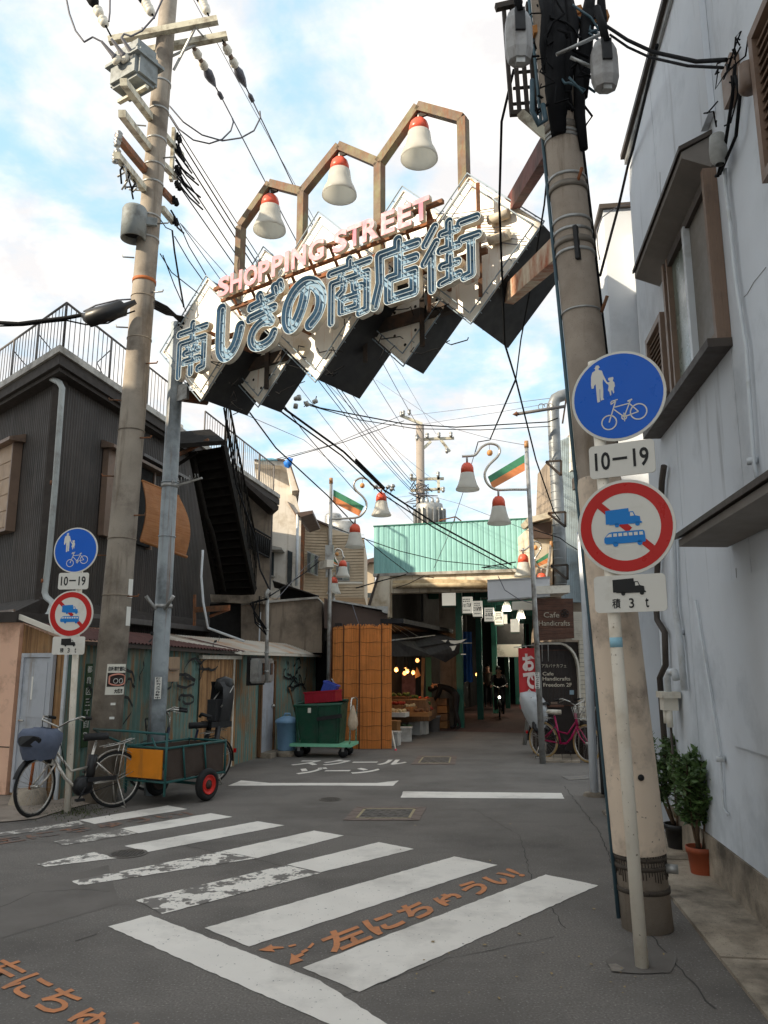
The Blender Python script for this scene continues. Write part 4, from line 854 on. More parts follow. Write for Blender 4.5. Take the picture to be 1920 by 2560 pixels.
def diamond(s, z, h, off, depth, perf=False):
    pts = [SG.pt(s, z-h, off), SG.pt(s+h*.98, z, off), SG.pt(s, z+h, off), SG.pt(s-h*.98, z, off)]
    back = [p - SG.n*depth for p in pts]
    b = MB(); b.poly(pts); o = b.build('face_plate', M_plate, arch)
    sd = MB()
    for i in range(4): j = (i+1) % 4; sd.poly([pts[i], back[i], back[j], pts[j]])
    sd.build('box_side', M_under, o); MB().poly(back[::-1]).build('back_plate', M_plate, o)
    lip = MB(); q = [p + SG.n*.012 for p in pts]; lip.tube(q, .016, 4, closed=True); lip.build('edge_trim', M_plate, o)
    for f in (1.0, ):
        ins = [SG.pt(s + (p-SG.pt(s, z, off)).dot(SG.u)*.9, z + (p.z-z)*.9, off+.06) for p in pts]
        nb = MB(); nb.tube(ins, .011, 5, closed=True)
        out = [SG.pt(s + (p-SG.pt(s, z, off)).dot(SG.u)*1.04, z + (p.z-z)*1.04, off+.05) for p in pts]; nb.tube(out, .011, 5, closed=True)
        for i in range(4):
            j = (i+1) % 4
            for k in range(1, 8): a = ins[i].lerp(ins[j], k/8); nb.tube([a, a - SG.n*.06], .007, 4); a = out[i].lerp(out[j], k/8); nb.tube([a, a-SG.n*.05-(a-SG.pt(s, z, a.dot(SG.n)*0)).normalized()*.0], .007, 4)
        nb.build('neon_tube', M_neon, o)
    if perf:
        m = MB(); k = 7
        for i in range(k):
            for j in range(k):
                a, c = (i+.5)/k*2-1, (j+.5)/k*2-1; x, y = (a+c)/2*h*.92, (a-c)/2*h*.92
                m.disc(SG.pt(s+x, z+y, off+.004), .021, 8, SG.n)
        m.build('bulb_holes', M_bulbhole, o)
    return o
diamond(.40, 6.33, .93, 0.0, .88); diamond(1.085, 6.51, 1.19, -.46, .42, True); diamond(2.52, 6.38, 1.14, 0.0, .88); diamond(3.54, 6.56, 1.19, -.46, .42, True); diamond(4.74, 6.32, .89, 0.0, .88)
# steel skeleton: two long beams running from pole to pole between the faces
def sbar(p, q, w, h, m, name): return MB().bar(p, q, w, h).build(name, m, arch)
STP = Vector((-3.10, 11.0, 0)); PB = Vector((1.74, 5.58, 0)); PT = Vector((1.44, 5.62, 6.0))
pole_at = lambda z: PB.lerp(PT, z/6.0)
e_hi, e_lo = SG.pt(5.0, 6.92, -.45), SG.pt(4.95, 5.86, -.45)
sbar(SG.pt(.2, 6.45, -.45), e_hi, .1, .16, M_innerdark, 'beam'); sbar(SG.pt(.2, 5.95, -.45), SG.pt(5.0, 5.95, -.45), .1, .16, M_innerdark, 'beam')
sbar(e_hi, pole_at(5.98)+Vector((-.05, .16, 0)), .1, .2, M_darkred, 'arm'); sbar(e_lo, pole_at(5.02)+Vector((-.05, .16, 0)), .12, .2, mat('rust stained cream arm', L(205, 190, 165), .7, var=.1, scale=4, dirt=L(160, 84, 44), dirt_amt=.75, dirt_scale=3), 'arm')
sbar(SG.pt(.0, 5.62, -.45), STP+Vector((.05, -.02, 5.62)), .1, .16, M_rust, 'arm'); sbar(SG.pt(-.05, 6.6, -.45), STP+Vector((.05, 0, 6.55)), .1, .14, M_innerdark, 'arm')
MB().box(STP+Vector((.14, -.12, 5.62)), (.26, .05, .24), R(-35)).build('bracket_plate', M_galv, arch)
for k in range(6): MB().bar(SG.pt(.4+k*.86, 5.5, -.38), SG.pt(.4+k*.86, 6.7, -.38), .06).build('upright', M_innerdark, arch)
for k in range(9):
    a = .3+k*.52; MB().bar(SG.pt(a, 5.9+.3*(k % 2), .0), SG.pt(a, 5.9+.3*(k % 2), .34), .04).build('standoff', M_rust, arch)
MB().bar(SG.pt(.3, 6.1, .22), SG.pt(5.05, 6.1, .22), .05, .06).build('letter_rail', M_rust, arch); MB().bar(SG.pt(1.0, 6.5, .22), SG.pt(5.0, 6.5, .22), .04, .05).build('letter_rail', M_rust, arch)
for px in (4.3, 4.95): MB().bar(SG.pt(px, 5.6, .2), SG.pt(px, 6.95, .2), .04).build('upright', M_rust, arch)
# ---- blue channel letters: strokes (monoline), outlined from a distance field so that they have walls, a rim and a tube inside
import numpy as np
GL = {
 '南': ([[(.5, 1.0), (.5, .84)], [(.06, .86), (.94, .86)], [(.1, 0), (.1, .64), (.9, .64), (.9, .06), (.74, .04)], [(.36, .58), (.42, .47)], [(.64, .58), (.58, .47)], [(.28, .43), (.72, .43)], [(.26, .25), (.74, .25)], [(.5, .42), (.5, 0.0)], [(.5, .84), (.5, .64)]], .052),
 'し': ([[(.2, 1.0), (.2, .36), (.24, .16), (.36, .06), (.52, .06), (.68, .16), (.8, .34), (.86, .52)]], .085),
 'ぎ': ([[(.12, .80), (.74, .86)], [(.1, .6), (.78, .66)], [(.36, .98), (.46, .78), (.6, .56), (.72, .42)], [(.72, .42), (.48, .46), (.26, .38), (.16, .22), (.24, .07), (.46, .02), (.7, .08), (.8, .2)], [(.78, 1.04), (.82, .93)], [(.92, 1.08), (.96, .97)]], .062),
 'の': ([[(.56, .92), (.5, .6), (.4, .34), (.26, .14), (.14, .14), (.07, .32), (.1, .58), (.24, .8), (.46, .93), (.68, .88), (.86, .7), (.92, .46), (.84, .22), (.66, .06)]], .08),
 '商': ([[(.5, 1.02), (.5, .88)], [(.06, .88), (.94, .88)], [(.36, .86), (.3, .74)], [(.66, .86), (.7, .74)], [(.1, 0), (.1, .68), (.9, .68), (.9, .04), (.74, .02)], [(.4, .66), (.36, .5), (.26, .44)], [(.6, .66), (.62, .48), (.76, .48)], [(.32, .14), (.32, .34), (.68, .34), (.68, .14), (.32, .14)]], .05),
 '店': ([[(.54, 1.02), (.54, .88)], [(.14, .86), (.94, .86)], [(.14, .86), (.16, .4), (.04, .02)], [(.56, .78), (.56, .42)], [(.58, .62), (.9, .62)], [(.34, .4), (.34, .06), (.88, .06), (.88, .4), (.34, .4)]], .06),
 '街': ([[(.24, 1.0), (.06, .76)], [(.26, .74), (.04, .46)], [(.18, .56), (.18, 0)], [(.36, .84), (.64, .84)], [(.5, 1.0), (.5, .58)], [(.34, .58), (.66, .58)], [(.36, .32), (.64, .32)], [(.5, .46), (.5, .08)], [(.34, .06), (.66, .12)], [(.7, .92), (.98, .92)], [(.72, .64), (1.0, .64)], [(.88, .62), (.88, .06), (.76, .04)]], .048)}
def smooth_stroke(p):
    if len(p) < 6: return p
    out = []
    for i in range(len(p)-1):
        p0, p1, p2, p3 = (p[max(i-1, 0)], p[i], p[i+1], p[min(i+2, len(p)-1)])
        for t in (0, .25, .5, .75):
            out.append(tuple(.5*((2*b)+(-a+c)*t+(2*a-5*b+4*c-d)*t*t+(-a+3*b-3*c+d)*t**3) for a, b, c, d in zip(p0, p1, p2, p3)))
    return out + [p[-1]]
def sdf_glyph(strokes, w, h, N=150):
    """distance of every grid point to the stroke skeleton, in metres"""
    pad = .12; xs = np.linspace(-pad, w+pad, N); ys = np.linspace(-pad, h*1.1+pad, int(N*(h*1.1+2*pad)/(w+2*pad))); X, Y = np.meshgrid(xs, ys); D = np.full(X.shape, 9.0)
    for st in strokes:
        st = [(x*w, y*h) for x, y in smooth_stroke(st)]
        for (ax, ay), (bx, by) in zip(st[:-1], st[1:]):
            dx, dy = bx-ax, by-ay; L2 = dx*dx+dy*dy+1e-12; t = np.clip(((X-ax)*dx+(Y-ay)*dy)/L2, 0, 1); D = np.minimum(D, np.hypot(X-ax-t*dx, Y-ay-t*dy))
    return xs, ys, D
def contours(xs, ys, D, lev):
    F = D-lev; ny, nx = F.shape; seg = {}
    def ip(i, j, k, l):
        a, b = F[i, j], F[k, l]; t = a/(a-b); return (xs[j]+(xs[l]-xs[j])*t, ys[i]+(ys[k]-ys[i])*t)
    nxt = {}; pos = {}
    for i in range(ny-1):
        for j in range(nx-1):
            c = (F[i, j] < 0)*1 + (F[i, j+1] < 0)*2 + (F[i+1, j+1] < 0)*4 + (F[i+1, j] < 0)*8
            if c in (0, 15): continue
            E = {'b': (('h', i, j), (i, j, i, j+1)), 'r': (('v', i, j+1), (i, j+1, i+1, j+1)), 't': (('h', i+1, j), (i+1, j, i+1, j+1)), 'l': (('v', i, j), (i, j, i+1, j))}
            T = {1: 'bl', 2: 'rb', 3: 'rl', 4: 'tr', 5: 'bltr', 6: 'tb', 7: 'tl', 8: 'lt', 9: 'bt', 10: 'rblt', 11: 'rt', 12: 'lr', 13: 'br', 14: 'lb'}[c]
            for s in range(0, len(T), 2):
                a, b = E[T[s]], E[T[s+1]]
                for e in (a, b):
                    if e[0] not in pos: pos[e[0]] = ip(*e[1])
                nxt[a[0]] = b[0]
    loops = []
    while nxt:
        k0 = next(iter(nxt)); k = k0; lp = []
        while k in nxt: lp.append(pos[k]); k = nxt.pop(k)
        if len(lp) > 6: loops.append(lp)
    return loops
M_letblue = mat('letter blue enamel', L(126, 156, 178), 0.65, spec=.2, var=0.1, scale=6, dirt=L(98, 126, 148), dirt_amt=0.35, dirt_scale=4)
M_letwall = mat('letter side white', L(216, 208, 192), 0.5, var=0.06, scale=5, dirt=L(170, 148, 118), dirt_amt=0.45, streak=L(180, 100, 56), streak_amt=0.22, streak_scale=(14, 14, 2))
M_rim2 = mat('letter rim', L(176, 186, 190), 0.6, var=.05, spec=.2)
def channel_letter(ch, s0, z0, w, h, off):
    st, r = GL[ch]; r = r*1.04
    xs, ys, D = sdf_glyph(st, w, h)
    lo = contours(xs, ys, D, r); dep = .07
    P = lambda p, o: SG.pt(s0+p[0], z0+p[1], off+o)
    me = curve_mesh(lo, fill='FRONT')
    for v in me.vertices: v.co = P(v.co, -dep)
    root = flat('neon_letter', me, M_letblue, arch)
    wl = MB()
    for lp in lo:
        n = len(lp); vs = [P(p, -dep) for p in lp] + [P(p, 0) for p in lp]; wl.add(vs, [(i, (i+1) % n, n+(i+1) % n, n+i) for i in range(n)], False)
    wl.build('inner_wall', M_letblue, root)
    lo2 = contours(xs, ys, D, r+.007); ow = MB()
    for lp in lo2:
        n = len(lp); vs = [P(p, -dep-.004) for p in lp] + [P(p, .004) for p in lp]; ow.add(vs, [(i, (i+1) % n, n+(i+1) % n, n+i) for i in range(n)], False)
    ow.build('side_wall', M_letwall, root)
    rm = curve_mesh(lo2+lo, fill='FRONT')
    for v in rm.vertices: v.co = P(v.co, .005)
    flat('rim', rm, M_rim2, root)
    bk = curve_mesh(lo2, fill='FRONT')
    for v in bk.vertices: v.co = P(v.co, -dep-.006)
    flat('back', bk, M_letwall, root)
    nt = MB(); lt = contours(xs, ys, D, r*.42)
    for lp in lt: nt.tube([P(p, -.02) for p in lp[::2]], .0062, 5, closed=True)
    rgl = random.Random(ord(ch))
    for lp in lt:
        for k in range(0, len(lp), 26): a = P(lp[k], -.03); nt.tube([a, P(lp[k], -dep)], .009, 5)
    nt.build('neon_tube', M_neon, root)
for ch, s0, z0, w, h in (('南', .29, 5.63, .62, .72), ('し', 1.05, 5.68, .56, .72), ('ぎ', 1.64, 5.68, .62, .74), ('の', 2.30, 5.74, .66, .66), ('商', 3.0, 5.71, .66, .72), ('店', 3.68, 5.73, .64, .72), ('街', 4.35, 5.72, .7, .74)):
    channel_letter(ch, s0, z0, w, h, .42)
# ---- pink lettering on its rail
M_pink = mat('faded pink letter face', L(208, 126, 140), 0.5, var=0.04, scale=5, dirt=L(196, 118, 130), dirt_amt=0.3)
PINK = 'SHOPPING STREET'; cu = [.0, .235, .49, .755, .985, 1.215, 1.33, 1.61, None, 2.0, 2.22, 2.45, 2.72, 2.95, 3.16]
wd = dict(S=.22, H=.22, O=.25, P=.2, I=.07, N=.24, G=.25, T=.22, R=.23, E=.19)
for ch, x in zip(PINK, cu):
    if x is None: continue
    hh = .285
    me = text_mesh(ch, 1.0, .0, .035); 
    place_mesh(me, SG.pt(1.07+x, 6.60, .42), SG.u, (0, 0, 1), SG.n, fit=(wd[ch], hh)); f = flat('pink_letter', me, M_pink, arch)
    cu2 = text_mesh(ch, 1.0, .5, .035); place_mesh(cu2, SG.pt(1.07+x, 6.60, .388), SG.u, (0, 0, 1), SG.n*.06, fit=(wd[ch], hh)); flat('side_wall', cu2, M_letwall, f)
MB().bar(SG.pt(.85, 6.84, .28), SG.pt(4.55, 6.84, .28), .05, .05).build('letter_rail', M_rust, arch); MB().bar(SG.pt(1.0, 6.63, .28), SG.pt(4.45, 6.63, .28), .04, .04).build('letter_rail', M_rust, arch)
for k in range(10): a = 1.1+k*.36; MB().bar(SG.pt(a, 6.5, .0), SG.pt(a, 6.84, .27), .03).build('standoff', M_rust, arch)
for k in range(7):
    a = 4.3+k*.07; MB().tube([SG.pt(a, 6.9-k*.1, .03), SG.pt(a+.25, 6.8-k*.08, .05), SG.pt(a+.5, 6.75-k*.09, .03), SG.pt(a+.75, 6.7-k*.1, .03)], .006, 4).build('wire', M_greycable, arch)
for k in range(22):
    a = random.uniform(.2, 4.6); z = random.uniform(5.2, 6.0); p = [SG.pt(a, z, .04)]
    for i in range(4): a += random.uniform(-.05, .2); z += random.uniform(-.1, .08); p.append(SG.pt(a, z, random.uniform(.02, .2)))
    MB().tube(p, .007, 4).build('wire', M_cable, arch)
# circular back letters of the reverse side peeping out below
for z in (6.55, 6.3): MB().tube([SG.pt(5.0, z, .06), SG.pt(5.25, z, .06)], .055, 10).build('rear_letter', M_letwall, arch)
# ---- brown zig-zag frame carrying the bells
FO = -.45
fr_pts = [(.56, 6.5), (.56, 8.27), (1.16, 8.76), (1.80, 8.38), (2.47, 8.84), (3.15, 8.30), (3.78, 8.87), (4.43, 8.40), (4.43, 6.6)]
F = lambda s, z, o=FO: SG.pt(s, z, o)
hf = thing('bell_gantry', 'weathered brown zigzag steel frame above the arch sign', 'frame', F(2.5, 8.3))
for a, b in zip(fr_pts[:-1], fr_pts[1:]): MB().bar(F(*a), F(*b), .115, .115, up=SG.n).build('frame_bar', M_rustframe, hf)
for s, z in ((1.80, 8.38), (3.15, 8.30)): MB().bar(F(s, z), F(s, 6.6), .115, .115, up=SG.n).build('frame_post', M_rustframe, hf)
M_bellred = mat('orange red bell cap', L(222, 92, 66), 0.4, var=0.06, dirt=L(190, 70, 52), dirt_amt=.25)
M_bellwhite = mat('milky bell shade', L(232, 230, 222), 0.35, var=0.03, scale=4, dirt=L(214, 208, 196), dirt_amt=.3)
_nt = M_bellwhite.node_tree; _tl = _nt.nodes.new('ShaderNodeBsdfTranslucent'); _tl.inputs[0].default_value = (.86, .85, .80, 1); _mx = _nt.nodes.new('ShaderNodeMixShader'); _mx.inputs[0].default_value = .55
_nt.links.new(_nt.nodes['Principled BSDF'].outputs[0], _mx.inputs[1]); _nt.links.new(_tl.outputs[0], _mx.inputs[2]); _nt.links.new(_mx.outputs[0], _nt.nodes['Material Output'].inputs[0])
def bell(parent_label, top, h, r, group, stem=.1):
    t = thing('bell_lamp', parent_label, 'lamp', top, group)
    c = top
    MB().tube([c+Vector((0, 0, stem)), c-Vector((0, 0, .02))], .025*h/.7, 8).build('stem', M_galv, t)
    MB().lathe([(.0, 0), (.3*r, -.02*h), (.46*r, -.1*h), (.53*r, -.2*h), (.55*r, -.34*h), (.5*r, -.34*h)], c, 24).build('cap', M_bellred, t)
    MB().lathe([(.5*r, -.34*h), (.6*r, -.345*h), (.66*r, -.55*h), (.72*r, -.66*h), (.86*r, -.78*h), (.97*r, -.90*h), (r*.99, -.97*h), (.96*r, -.97*h), (.86*r, -.82*h), (.66*r, -.66*h), (.58*r, -.5*h), (.5*r, -.36*h)], c, 28).build('shade', M_bellwhite, t)
    MB().lathe([(.38*r, -.36*h), (.38*r, -.38*h), (.14*r, -.42*h), (.12*r, -.56*h), (.0, -.6*h)], c, 12).build('lamp_holder', M_galv, t)
    return t
for i, (s, z) in enumerate(((1.16, 8.58), (2.47, 8.66), (3.78, 8.69))):
    t = bell(['lowest red capped white bell lamp, hanging at the left of the zigzag frame', 'middle red capped white bell lamp in the zigzag frame', 'highest red capped white bell lamp under the right peak of the frame'][i], F(s, z), .60, .245, 'bell lamps over the sign', .1)
    MB().bar(F(s-.1, z+.07), F(s+.14, z+.05), .03, .09).build('bracket', M_innerdark, t)

# =================================================================== POLES
def tapered_pole(p, q, r0, r1, m, name, parent, n=24): return MB().tube([Vector(p).lerp(Vector(q), i/6) for i in range(7)], [r0+(r1-r0)*i/6 for i in range(7)], n).build(name, m, parent)
def band(pole_pt, r, h, m, parent, name='band', n=20, axis=(0, 0, 1)): return MB().lathe([(r-.006, -h/2), (r+.006, -h/2), (r+.006, h/2), (r-.006, h/2)], pole_pt, n, axis).build(name, m, parent)
# ---- left concrete utility pole
LB = Vector((-3.62, 10.45, 0)); LT = at(418, 40, 10.62); LT2 = LB + (LT-LB)*1.12
lp = thing('utility_pole', 'left concrete utility pole with crossarms and a grey transformer', 'utility pole', LB)
lpt = lambda z: LB + (LT-LB)*(z/LT.z)
tapered_pole(LB, LT2, .205, .125, M_conc, 'shaft', lp)
def lband(px, py, m=M_galv, h=.03):
    z = at(px, py, 10.55).z; band(lpt(z), .205-.08*z/13.5+.003, h, m, lp)
for y in (205, 275, 350, 415, 460, 545, 600): lband(400, y)
for y in (705, ): lband(380, y, mat('orange rust band', L(170, 96, 48), .7), .05)
for y in (745, 850, 1080, 1350, 1490): lband(350, y, M_conc2, .012)
for k in range(14):
    z = 2.6+k*.55; p = lpt(z); s = -1 if k % 2 else 1
    MB().tube([p+Vector((s*.15, -.08, 0)), p+Vector((s*.31, -.1, 0)), p+Vector((s*.32, -.1, .03))], .011, 6).build('climbing_peg', M_rust if z < 6 else M_galv, lp)
def arm_px(a, b, Y0, Y1, w, h, m, name='crossarm'): return MB().bar(at(*a, Y0), at(*b, Y1), w, h).build(name, m, lp)
z0p = zf(0, 0, 2.592)
arm_px(z0p(705, 265), z0p(1410, 130), 10.45, 10.45, .1, .1, M_cream_steel); arm_px(z0p(800, 360), z0p(1472, 232), 10.8, 10.8, .1, .1, M_cream_steel)
arm_px(z0p(1125, 455), z0p(1260, 190), 10.6, 10.45, .03, .03, M_galv, 'arm_brace'); arm_px(z0p(1060, 390), z0p(1270, 290), 10.75, 10.8, .03, .03, M_galv, 'arm_brace')
for x in (1250, 900): arm_px(z0p(x+20, 180), z0p(x+75, 245), 10.45, 10.8, .02, .02, M_galv, 'arm_brace')
# arms that come towards the street (seen foreshortened, running up-left)
arm_px(z0p(800, 530), z0p(985, 775), 9.4, 10.55, .1, .1, M_cream_steel); arm_px(z0p(790, 735), z0p(975, 975), 9.3, 10.55, .1, .1, M_cream_steel)
arm_px(z0p(765, 890), z0p(950, 1115), 9.3, 10.55, .09, .09, M_rust); arm_px(z0p(755, 1005), z0p(945, 1240), 9.2, 10.55, .09, .09, M_cream_steel)
arm_px(z0p(1060, 870), z0p(1180, 1010), 10.7, 11.5, .08, .08, M_cream_steel); arm_px(z0p(1050, 1060), z0p(1140, 1150), 10.7, 11.3, .08, .08, M_cream_steel); arm_px(z0p(1050, 1230), z0p(1125, 1310), 10.7, 11.4, .08, .08, M_rust); arm_px(z0p(1050, 1350), z0p(1125, 1440), 10.7, 11.3, .08, .08, M_cream_steel)
arm_px(z0p(1128, 835), z0p(1108, 1170), 11.1, 11.1, .09, .05, M_cream_steel, 'strap_plate')
def pin_ins(px, Y, r=.05): MB().lathe([(0, .09), (r*.5, .08), (r, .05), (r*.5, .03), (r, 0), (r*.5, -.02), (r*.9, -.05), (0, -.06)], at(*px, Y), 10).build('insulator', M_galv, lp)
for p in ((770, 885), (760, 925), (760, 1000), (748, 1030)): pin_ins(z0p(*p), 9.25)
for k in range(10):
    a = at(*z0p(790+k*10, 1060+k*13), 9.4+.08*k); MB().tube([a, a+Vector((random.uniform(-.08, .08), 0, -random.uniform(.05, .16))), a+Vector((random.uniform(-.1, .1), 0, -random.uniform(.12, .3)))], .014, 5).build('jumper', M_cable if k % 2 else M_galv, lp)
for yy in (880, 960, 1090, 1190, 1290, 1420):
    for k in range(3):
        a = at(*z0p(1150+k*4-20*(yy > 1250), yy+k*12), 11.2); MB().lathe([(0, .06), (.035, .05), (.05, .02), (.03, 0), (.05, -.03), (0, -.06)], a, 8, (.5, .8, -.3)).build('insulator', M_cable, lp)
# transformer
tc0 = at(*z0p(870, 480), 9.95); tfm = thing('pole_transformer', 'grey ribbed switch box with three bushings on the left pole', 'transformer', tc0)
rz = R(-32)
tb_ = MB().box(tc0, (.62, .42, .5), rz); tbo = tb_.build('tank', M_equip, tfm)
mm = bmesh.new(); mm.from_mesh(tbo.data); bmesh.ops.bevel(mm, geom=mm.edges[:], offset=.05, segments=2, affect='EDGES'); mm.to_mesh(tbo.data); mm.free()
MB().box(tc0+Vector((0, 0, .1)), (.7, .5, .05), rz).build('flange', M_equip, tfm); MB().box(tc0+Vector((0, 0, .3)), (.5, .34, .12), rz).build('lid', M_equip, tfm)
for k, (bx_, by_) in enumerate(((655, 265), (720, 250), (785, 240))):
    a = at(*z0p(770+k*55, 400-k*8), 9.75); b = at(*z0p(bx_, by_), 9.5); d = (b-a).normalized()
    MB().lathe([(.07, 0), (.09, .02), (.08, .06), (.05, .08)], a, 12, d).build('bushing_foot', M_offwhite, tfm)
    MB().tube([a, a.lerp(b, .3), a.lerp(b, .31), b], [.05, .045, .035, .018], 10).build('bushing', M_greycable, tfm)
MB().box(tc0-Vector((0, 0, .34)), (.6, .06, .05), rz).build('bracket', M_cream_steel, tfm)
# can shaped lamp / repeater on the left
cn = at(*z0p(862, 1550), 10.35); can = thing('pole_canister', 'pale grey canister hung on the side of the left pole', 'canister', cn)
MB().lathe([(.0, .5), (.16, .49), (.178, .45), (.178, 0), (.155, 0), (.155, .1), (0, .1)], cn, 24).build('drum', M_equip, can); MB().bar(cn+Vector((.165, .02, .3)), cn+Vector((.32, .05, .3)), .05, .12).build('bracket', M_equip, can)
MB().lathe([(0, .1), (.15, .1)], cn-Vector((0, 0, .002)), 20).build('lens', M_black, can)
# plates and stickers wrapped round the left pole
def wrap(pole_fn, z0, z1, r, a0, a1, m, name, parent, off=.004, n=10):
    vs = []
    for z in (z0, z1):
        c = pole_fn(z)
        for k in range(n+1):
            a = a0+(a1-a0)*k/n; vs.append(c+Vector((math.cos(a), math.sin(a), 0))*(r+off))
    return MB().add(vs, [(k, k+1, n+2+k, n+1+k) for k in range(n)], True).build(name, m, parent)
A_CAM = math.atan2(-LB.y, -LB.x)
zq = lambda y: at(275, y, 10.3).z
rl = lambda z: .205-.08*z/13.5
w1 = thing('pole_notice', 'no bicycle parking notice wrapped round the left concrete pole', 'notice', lpt(zq(1700)))
wrap(lpt, zq(1737), zq(1660), rl(1.6), A_CAM-.25, A_CAM+1.15, M_paper, 'sheet', w1); wrap(lpt, zq(1717), zq(1682), rl(1.6), A_CAM-.18, A_CAM+1.12, mat('dark notice print', L(44, 30, 26), .5), 'picture', w1, .006)
def wrap_text(body, z0, z1, a0, a1, m, parent, off=.008, r=None, pf=lpt):
    me = text_mesh(body, 1.0, 0, .03); vs = me.vertices; X0 = min(v.co.x for v in vs); X1 = max(v.co.x for v in vs); Y0_ = min(v.co.y for v in vs); Y1_ = max(v.co.y for v in vs); r = r or rl(1.6)
    for v in vs:
        a = a0+(a1-a0)*(v.co.x-X0)/(X1-X0); z = z0+(z1-z0)*(v.co.y-Y0_)/(Y1_-Y0_); c = pf(z); v.co = c+Vector((math.cos(a), math.sin(a), 0))*(r+off)
    return flat('lettering', me, m, parent)
wrap_text('自転車放置禁止', zq(1678), zq(1666), A_CAM-.15, A_CAM+1.1, M_ink, w1); wrap_text('大阪市', zq(1734), zq(1722), A_CAM+.3, A_CAM+.95, M_ink, w1)
pts_ = []
for k in range(40):
    t = 2*math.pi*k/40; a = A_CAM+.5+.55*max(-1, min(1, 1.25*math.cos(t))); z = (zq(1717)+zq(1682))/2+(zq(1682)-zq(1717))*.4*math.sin(t); pts_.append(lpt(z)+Vector((math.cos(a), math.sin(a), 0))*(rl(1.6)+.010))
MB().tube(pts_, .011, 4, closed=True).build('red_ring', mat('pale red print', L(222, 150, 130), .5), w1)
for da in (.35, .72):
    c_ = [lpt((zq(1717)+zq(1682))/2-.015+.03*math.sin(t))+Vector((math.cos(A_CAM+da+.14*math.cos(t)), math.sin(A_CAM+da+.14*math.cos(t)), 0))*(rl(1.6)+.010) for t in [i*.52 for i in range(12)]]
    MB().tube(c_, .004, 4, closed=True).build('bicycle_mark', M_white, w1)
w2 = thing('pole_plate', 'two narrow white address plates on the right side of the left pole', 'plate', lpt(zq(1480)))
for y0, y1 in ((1492, 1445), (1563, 1515)):
    b = lpt((zq(y0)+zq(y1))/2)+Vector((.185, -.05, 0)); MB().box(b, (.012, .075, zq(y1)-zq(y0)), R(-25)).build('plate', M_white, w2)
for y in (1760, 1795): MB().box(lpt(zq(y))+Vector((math.cos(A_CAM+.3), math.sin(A_CAM+.3), 0))*.207, (.06, .006, .03), R(20)).build('sticker', M_white, w2)
# ---- painted steel pole carrying the left end of the sign
sp = thing('steel_pole', 'grey painted steel pole holding the left end of the arch sign', 'pole', STP)
tapered_pole(STP, STP+Vector((.0, 0, 6.75)), .118, .106, M_steel, 'shaft', sp); MB().lathe([(.0, .02), (.108, .0)], STP+Vector((0, 0, 6.75)), 20).build('cap', M_steel, sp)
zst = lambda y: at(395, y, 10.95).z
for y in (1205, 1340): band(STP+Vector((0, 0, zst(y))), .116, .02, M_steel, sp)
band(STP+Vector((0, 0, zst(1213))), .118, .05, M_galv, sp); band(STP+Vector((0, 0, zst(1515))), .12, .05, M_galv, sp)
MB().bar(STP+Vector((.1, -.06, zst(1215))), at(505, 1195, 10.8), .025).build('side_arm', M_galv, sp)
for k in range(12): a = at(430+k*6, 1210-k*1.4, 10.85); MB().tube([a, a+Vector((random.uniform(-.03, .03), 0, .05+random.uniform(0, .03)))], .006, 4).build('spike', M_galv, sp)
for dx in (-1, 1): MB().tube([STP+Vector((dx*.06, -.14, zst(1525))), STP+Vector((dx*.19, -.2, zst(1492)))], .025, 8).build('flag_socket', M_galv, sp)
MB().tube([STP+Vector((-.08, -.14, zst(1520))), STP+Vector((-.09, -.15, zst(1580)))], .008, 5).build('cord', M_cable, sp); MB().lathe([(0, 0), (.02, .0), (.02, -.05), (0, -.05)], STP+Vector((-.09, -.15, zst(1580))), 8).build('switch', M_black, sp)
def cam_plate(c, parent_lab, h, w, face):
    t = thing('camera_notice', parent_lab, 'notice', c); f = Vector(face).normalized(); u = Vector((-f.y, f.x, 0)); pl = Plane(c, u, flip=(Plane(c, u).n.dot(f) < 0))
    b = MB().pbox(pl, -w/2, w/2, c.z-h/2, c.z+h/2, 0, .004).build('plate', M_white, t); n = 8
    for i, ch in enumerate('防犯カメラ作動中'):
        z = c.z+h/2-h*(i+.92)/n; text_on(pl, ch, -w*.32 if pl.u.x > 0 else w*.32, z, w*.64, h/n*.8, .005, M_ink, b, 'lettering', offset=.03, udir=1 if pl.u.x > 0 else -1)
cam_plate(at(395, 1720, 10.86)+Vector((.0, -.0, 0)), 'vertical white camera notice on the grey steel pole', at(395, 1692, 10.86).z-at(395, 1747, 10.86).z, .09, (0.15, -1, 0))
# ---- right concrete pole
rp = thing('utility_pole', 'thick right concrete utility pole beside the round road signs', 'utility pole', PB)
PT2 = PB.lerp(PT, 1.75)
tapered_pole(PB, PT2, .165, .122, M_concr, 'shaft', rp, 32)
rr = lambda z: .165-.043*z/10.5
def rband(py, m=M_galv, h=.035, d=0.0): z = at(1440, py, 5.6).z; band(pole_at(z), rr(z)+.003+d, h, m, rp, n=28)
for y in (346, 356, 452, 560, 588, 640): rband(y, M_galv, .022)
for y in (478, 615): rband(y, mat('slotted band', L(120, 112, 102), .5, .5), .05, .002)
rband(330, mat('slotted band', L(120, 112, 102), .5, .5), .06); rband(785, M_galv, .012)
MB().bar(pole_at(at(1440, 640, 5.5).z)+Vector((-.02, -.155, -.05)), pole_at(at(1440, 590, 5.5).z)+Vector((-.02, -.15, .06)), .05, .03).build('lug', M_black, rp)
for y, dx in ((450, .05), (770, .15)): p = pole_at(at(1440, y, 5.5).z); MB().tube([p+Vector((dx*.8, -.12, -.04)), p+Vector((dx*.8+.03, -.19, .06))], .014, 6).build('step_bolt', M_rust, rp)
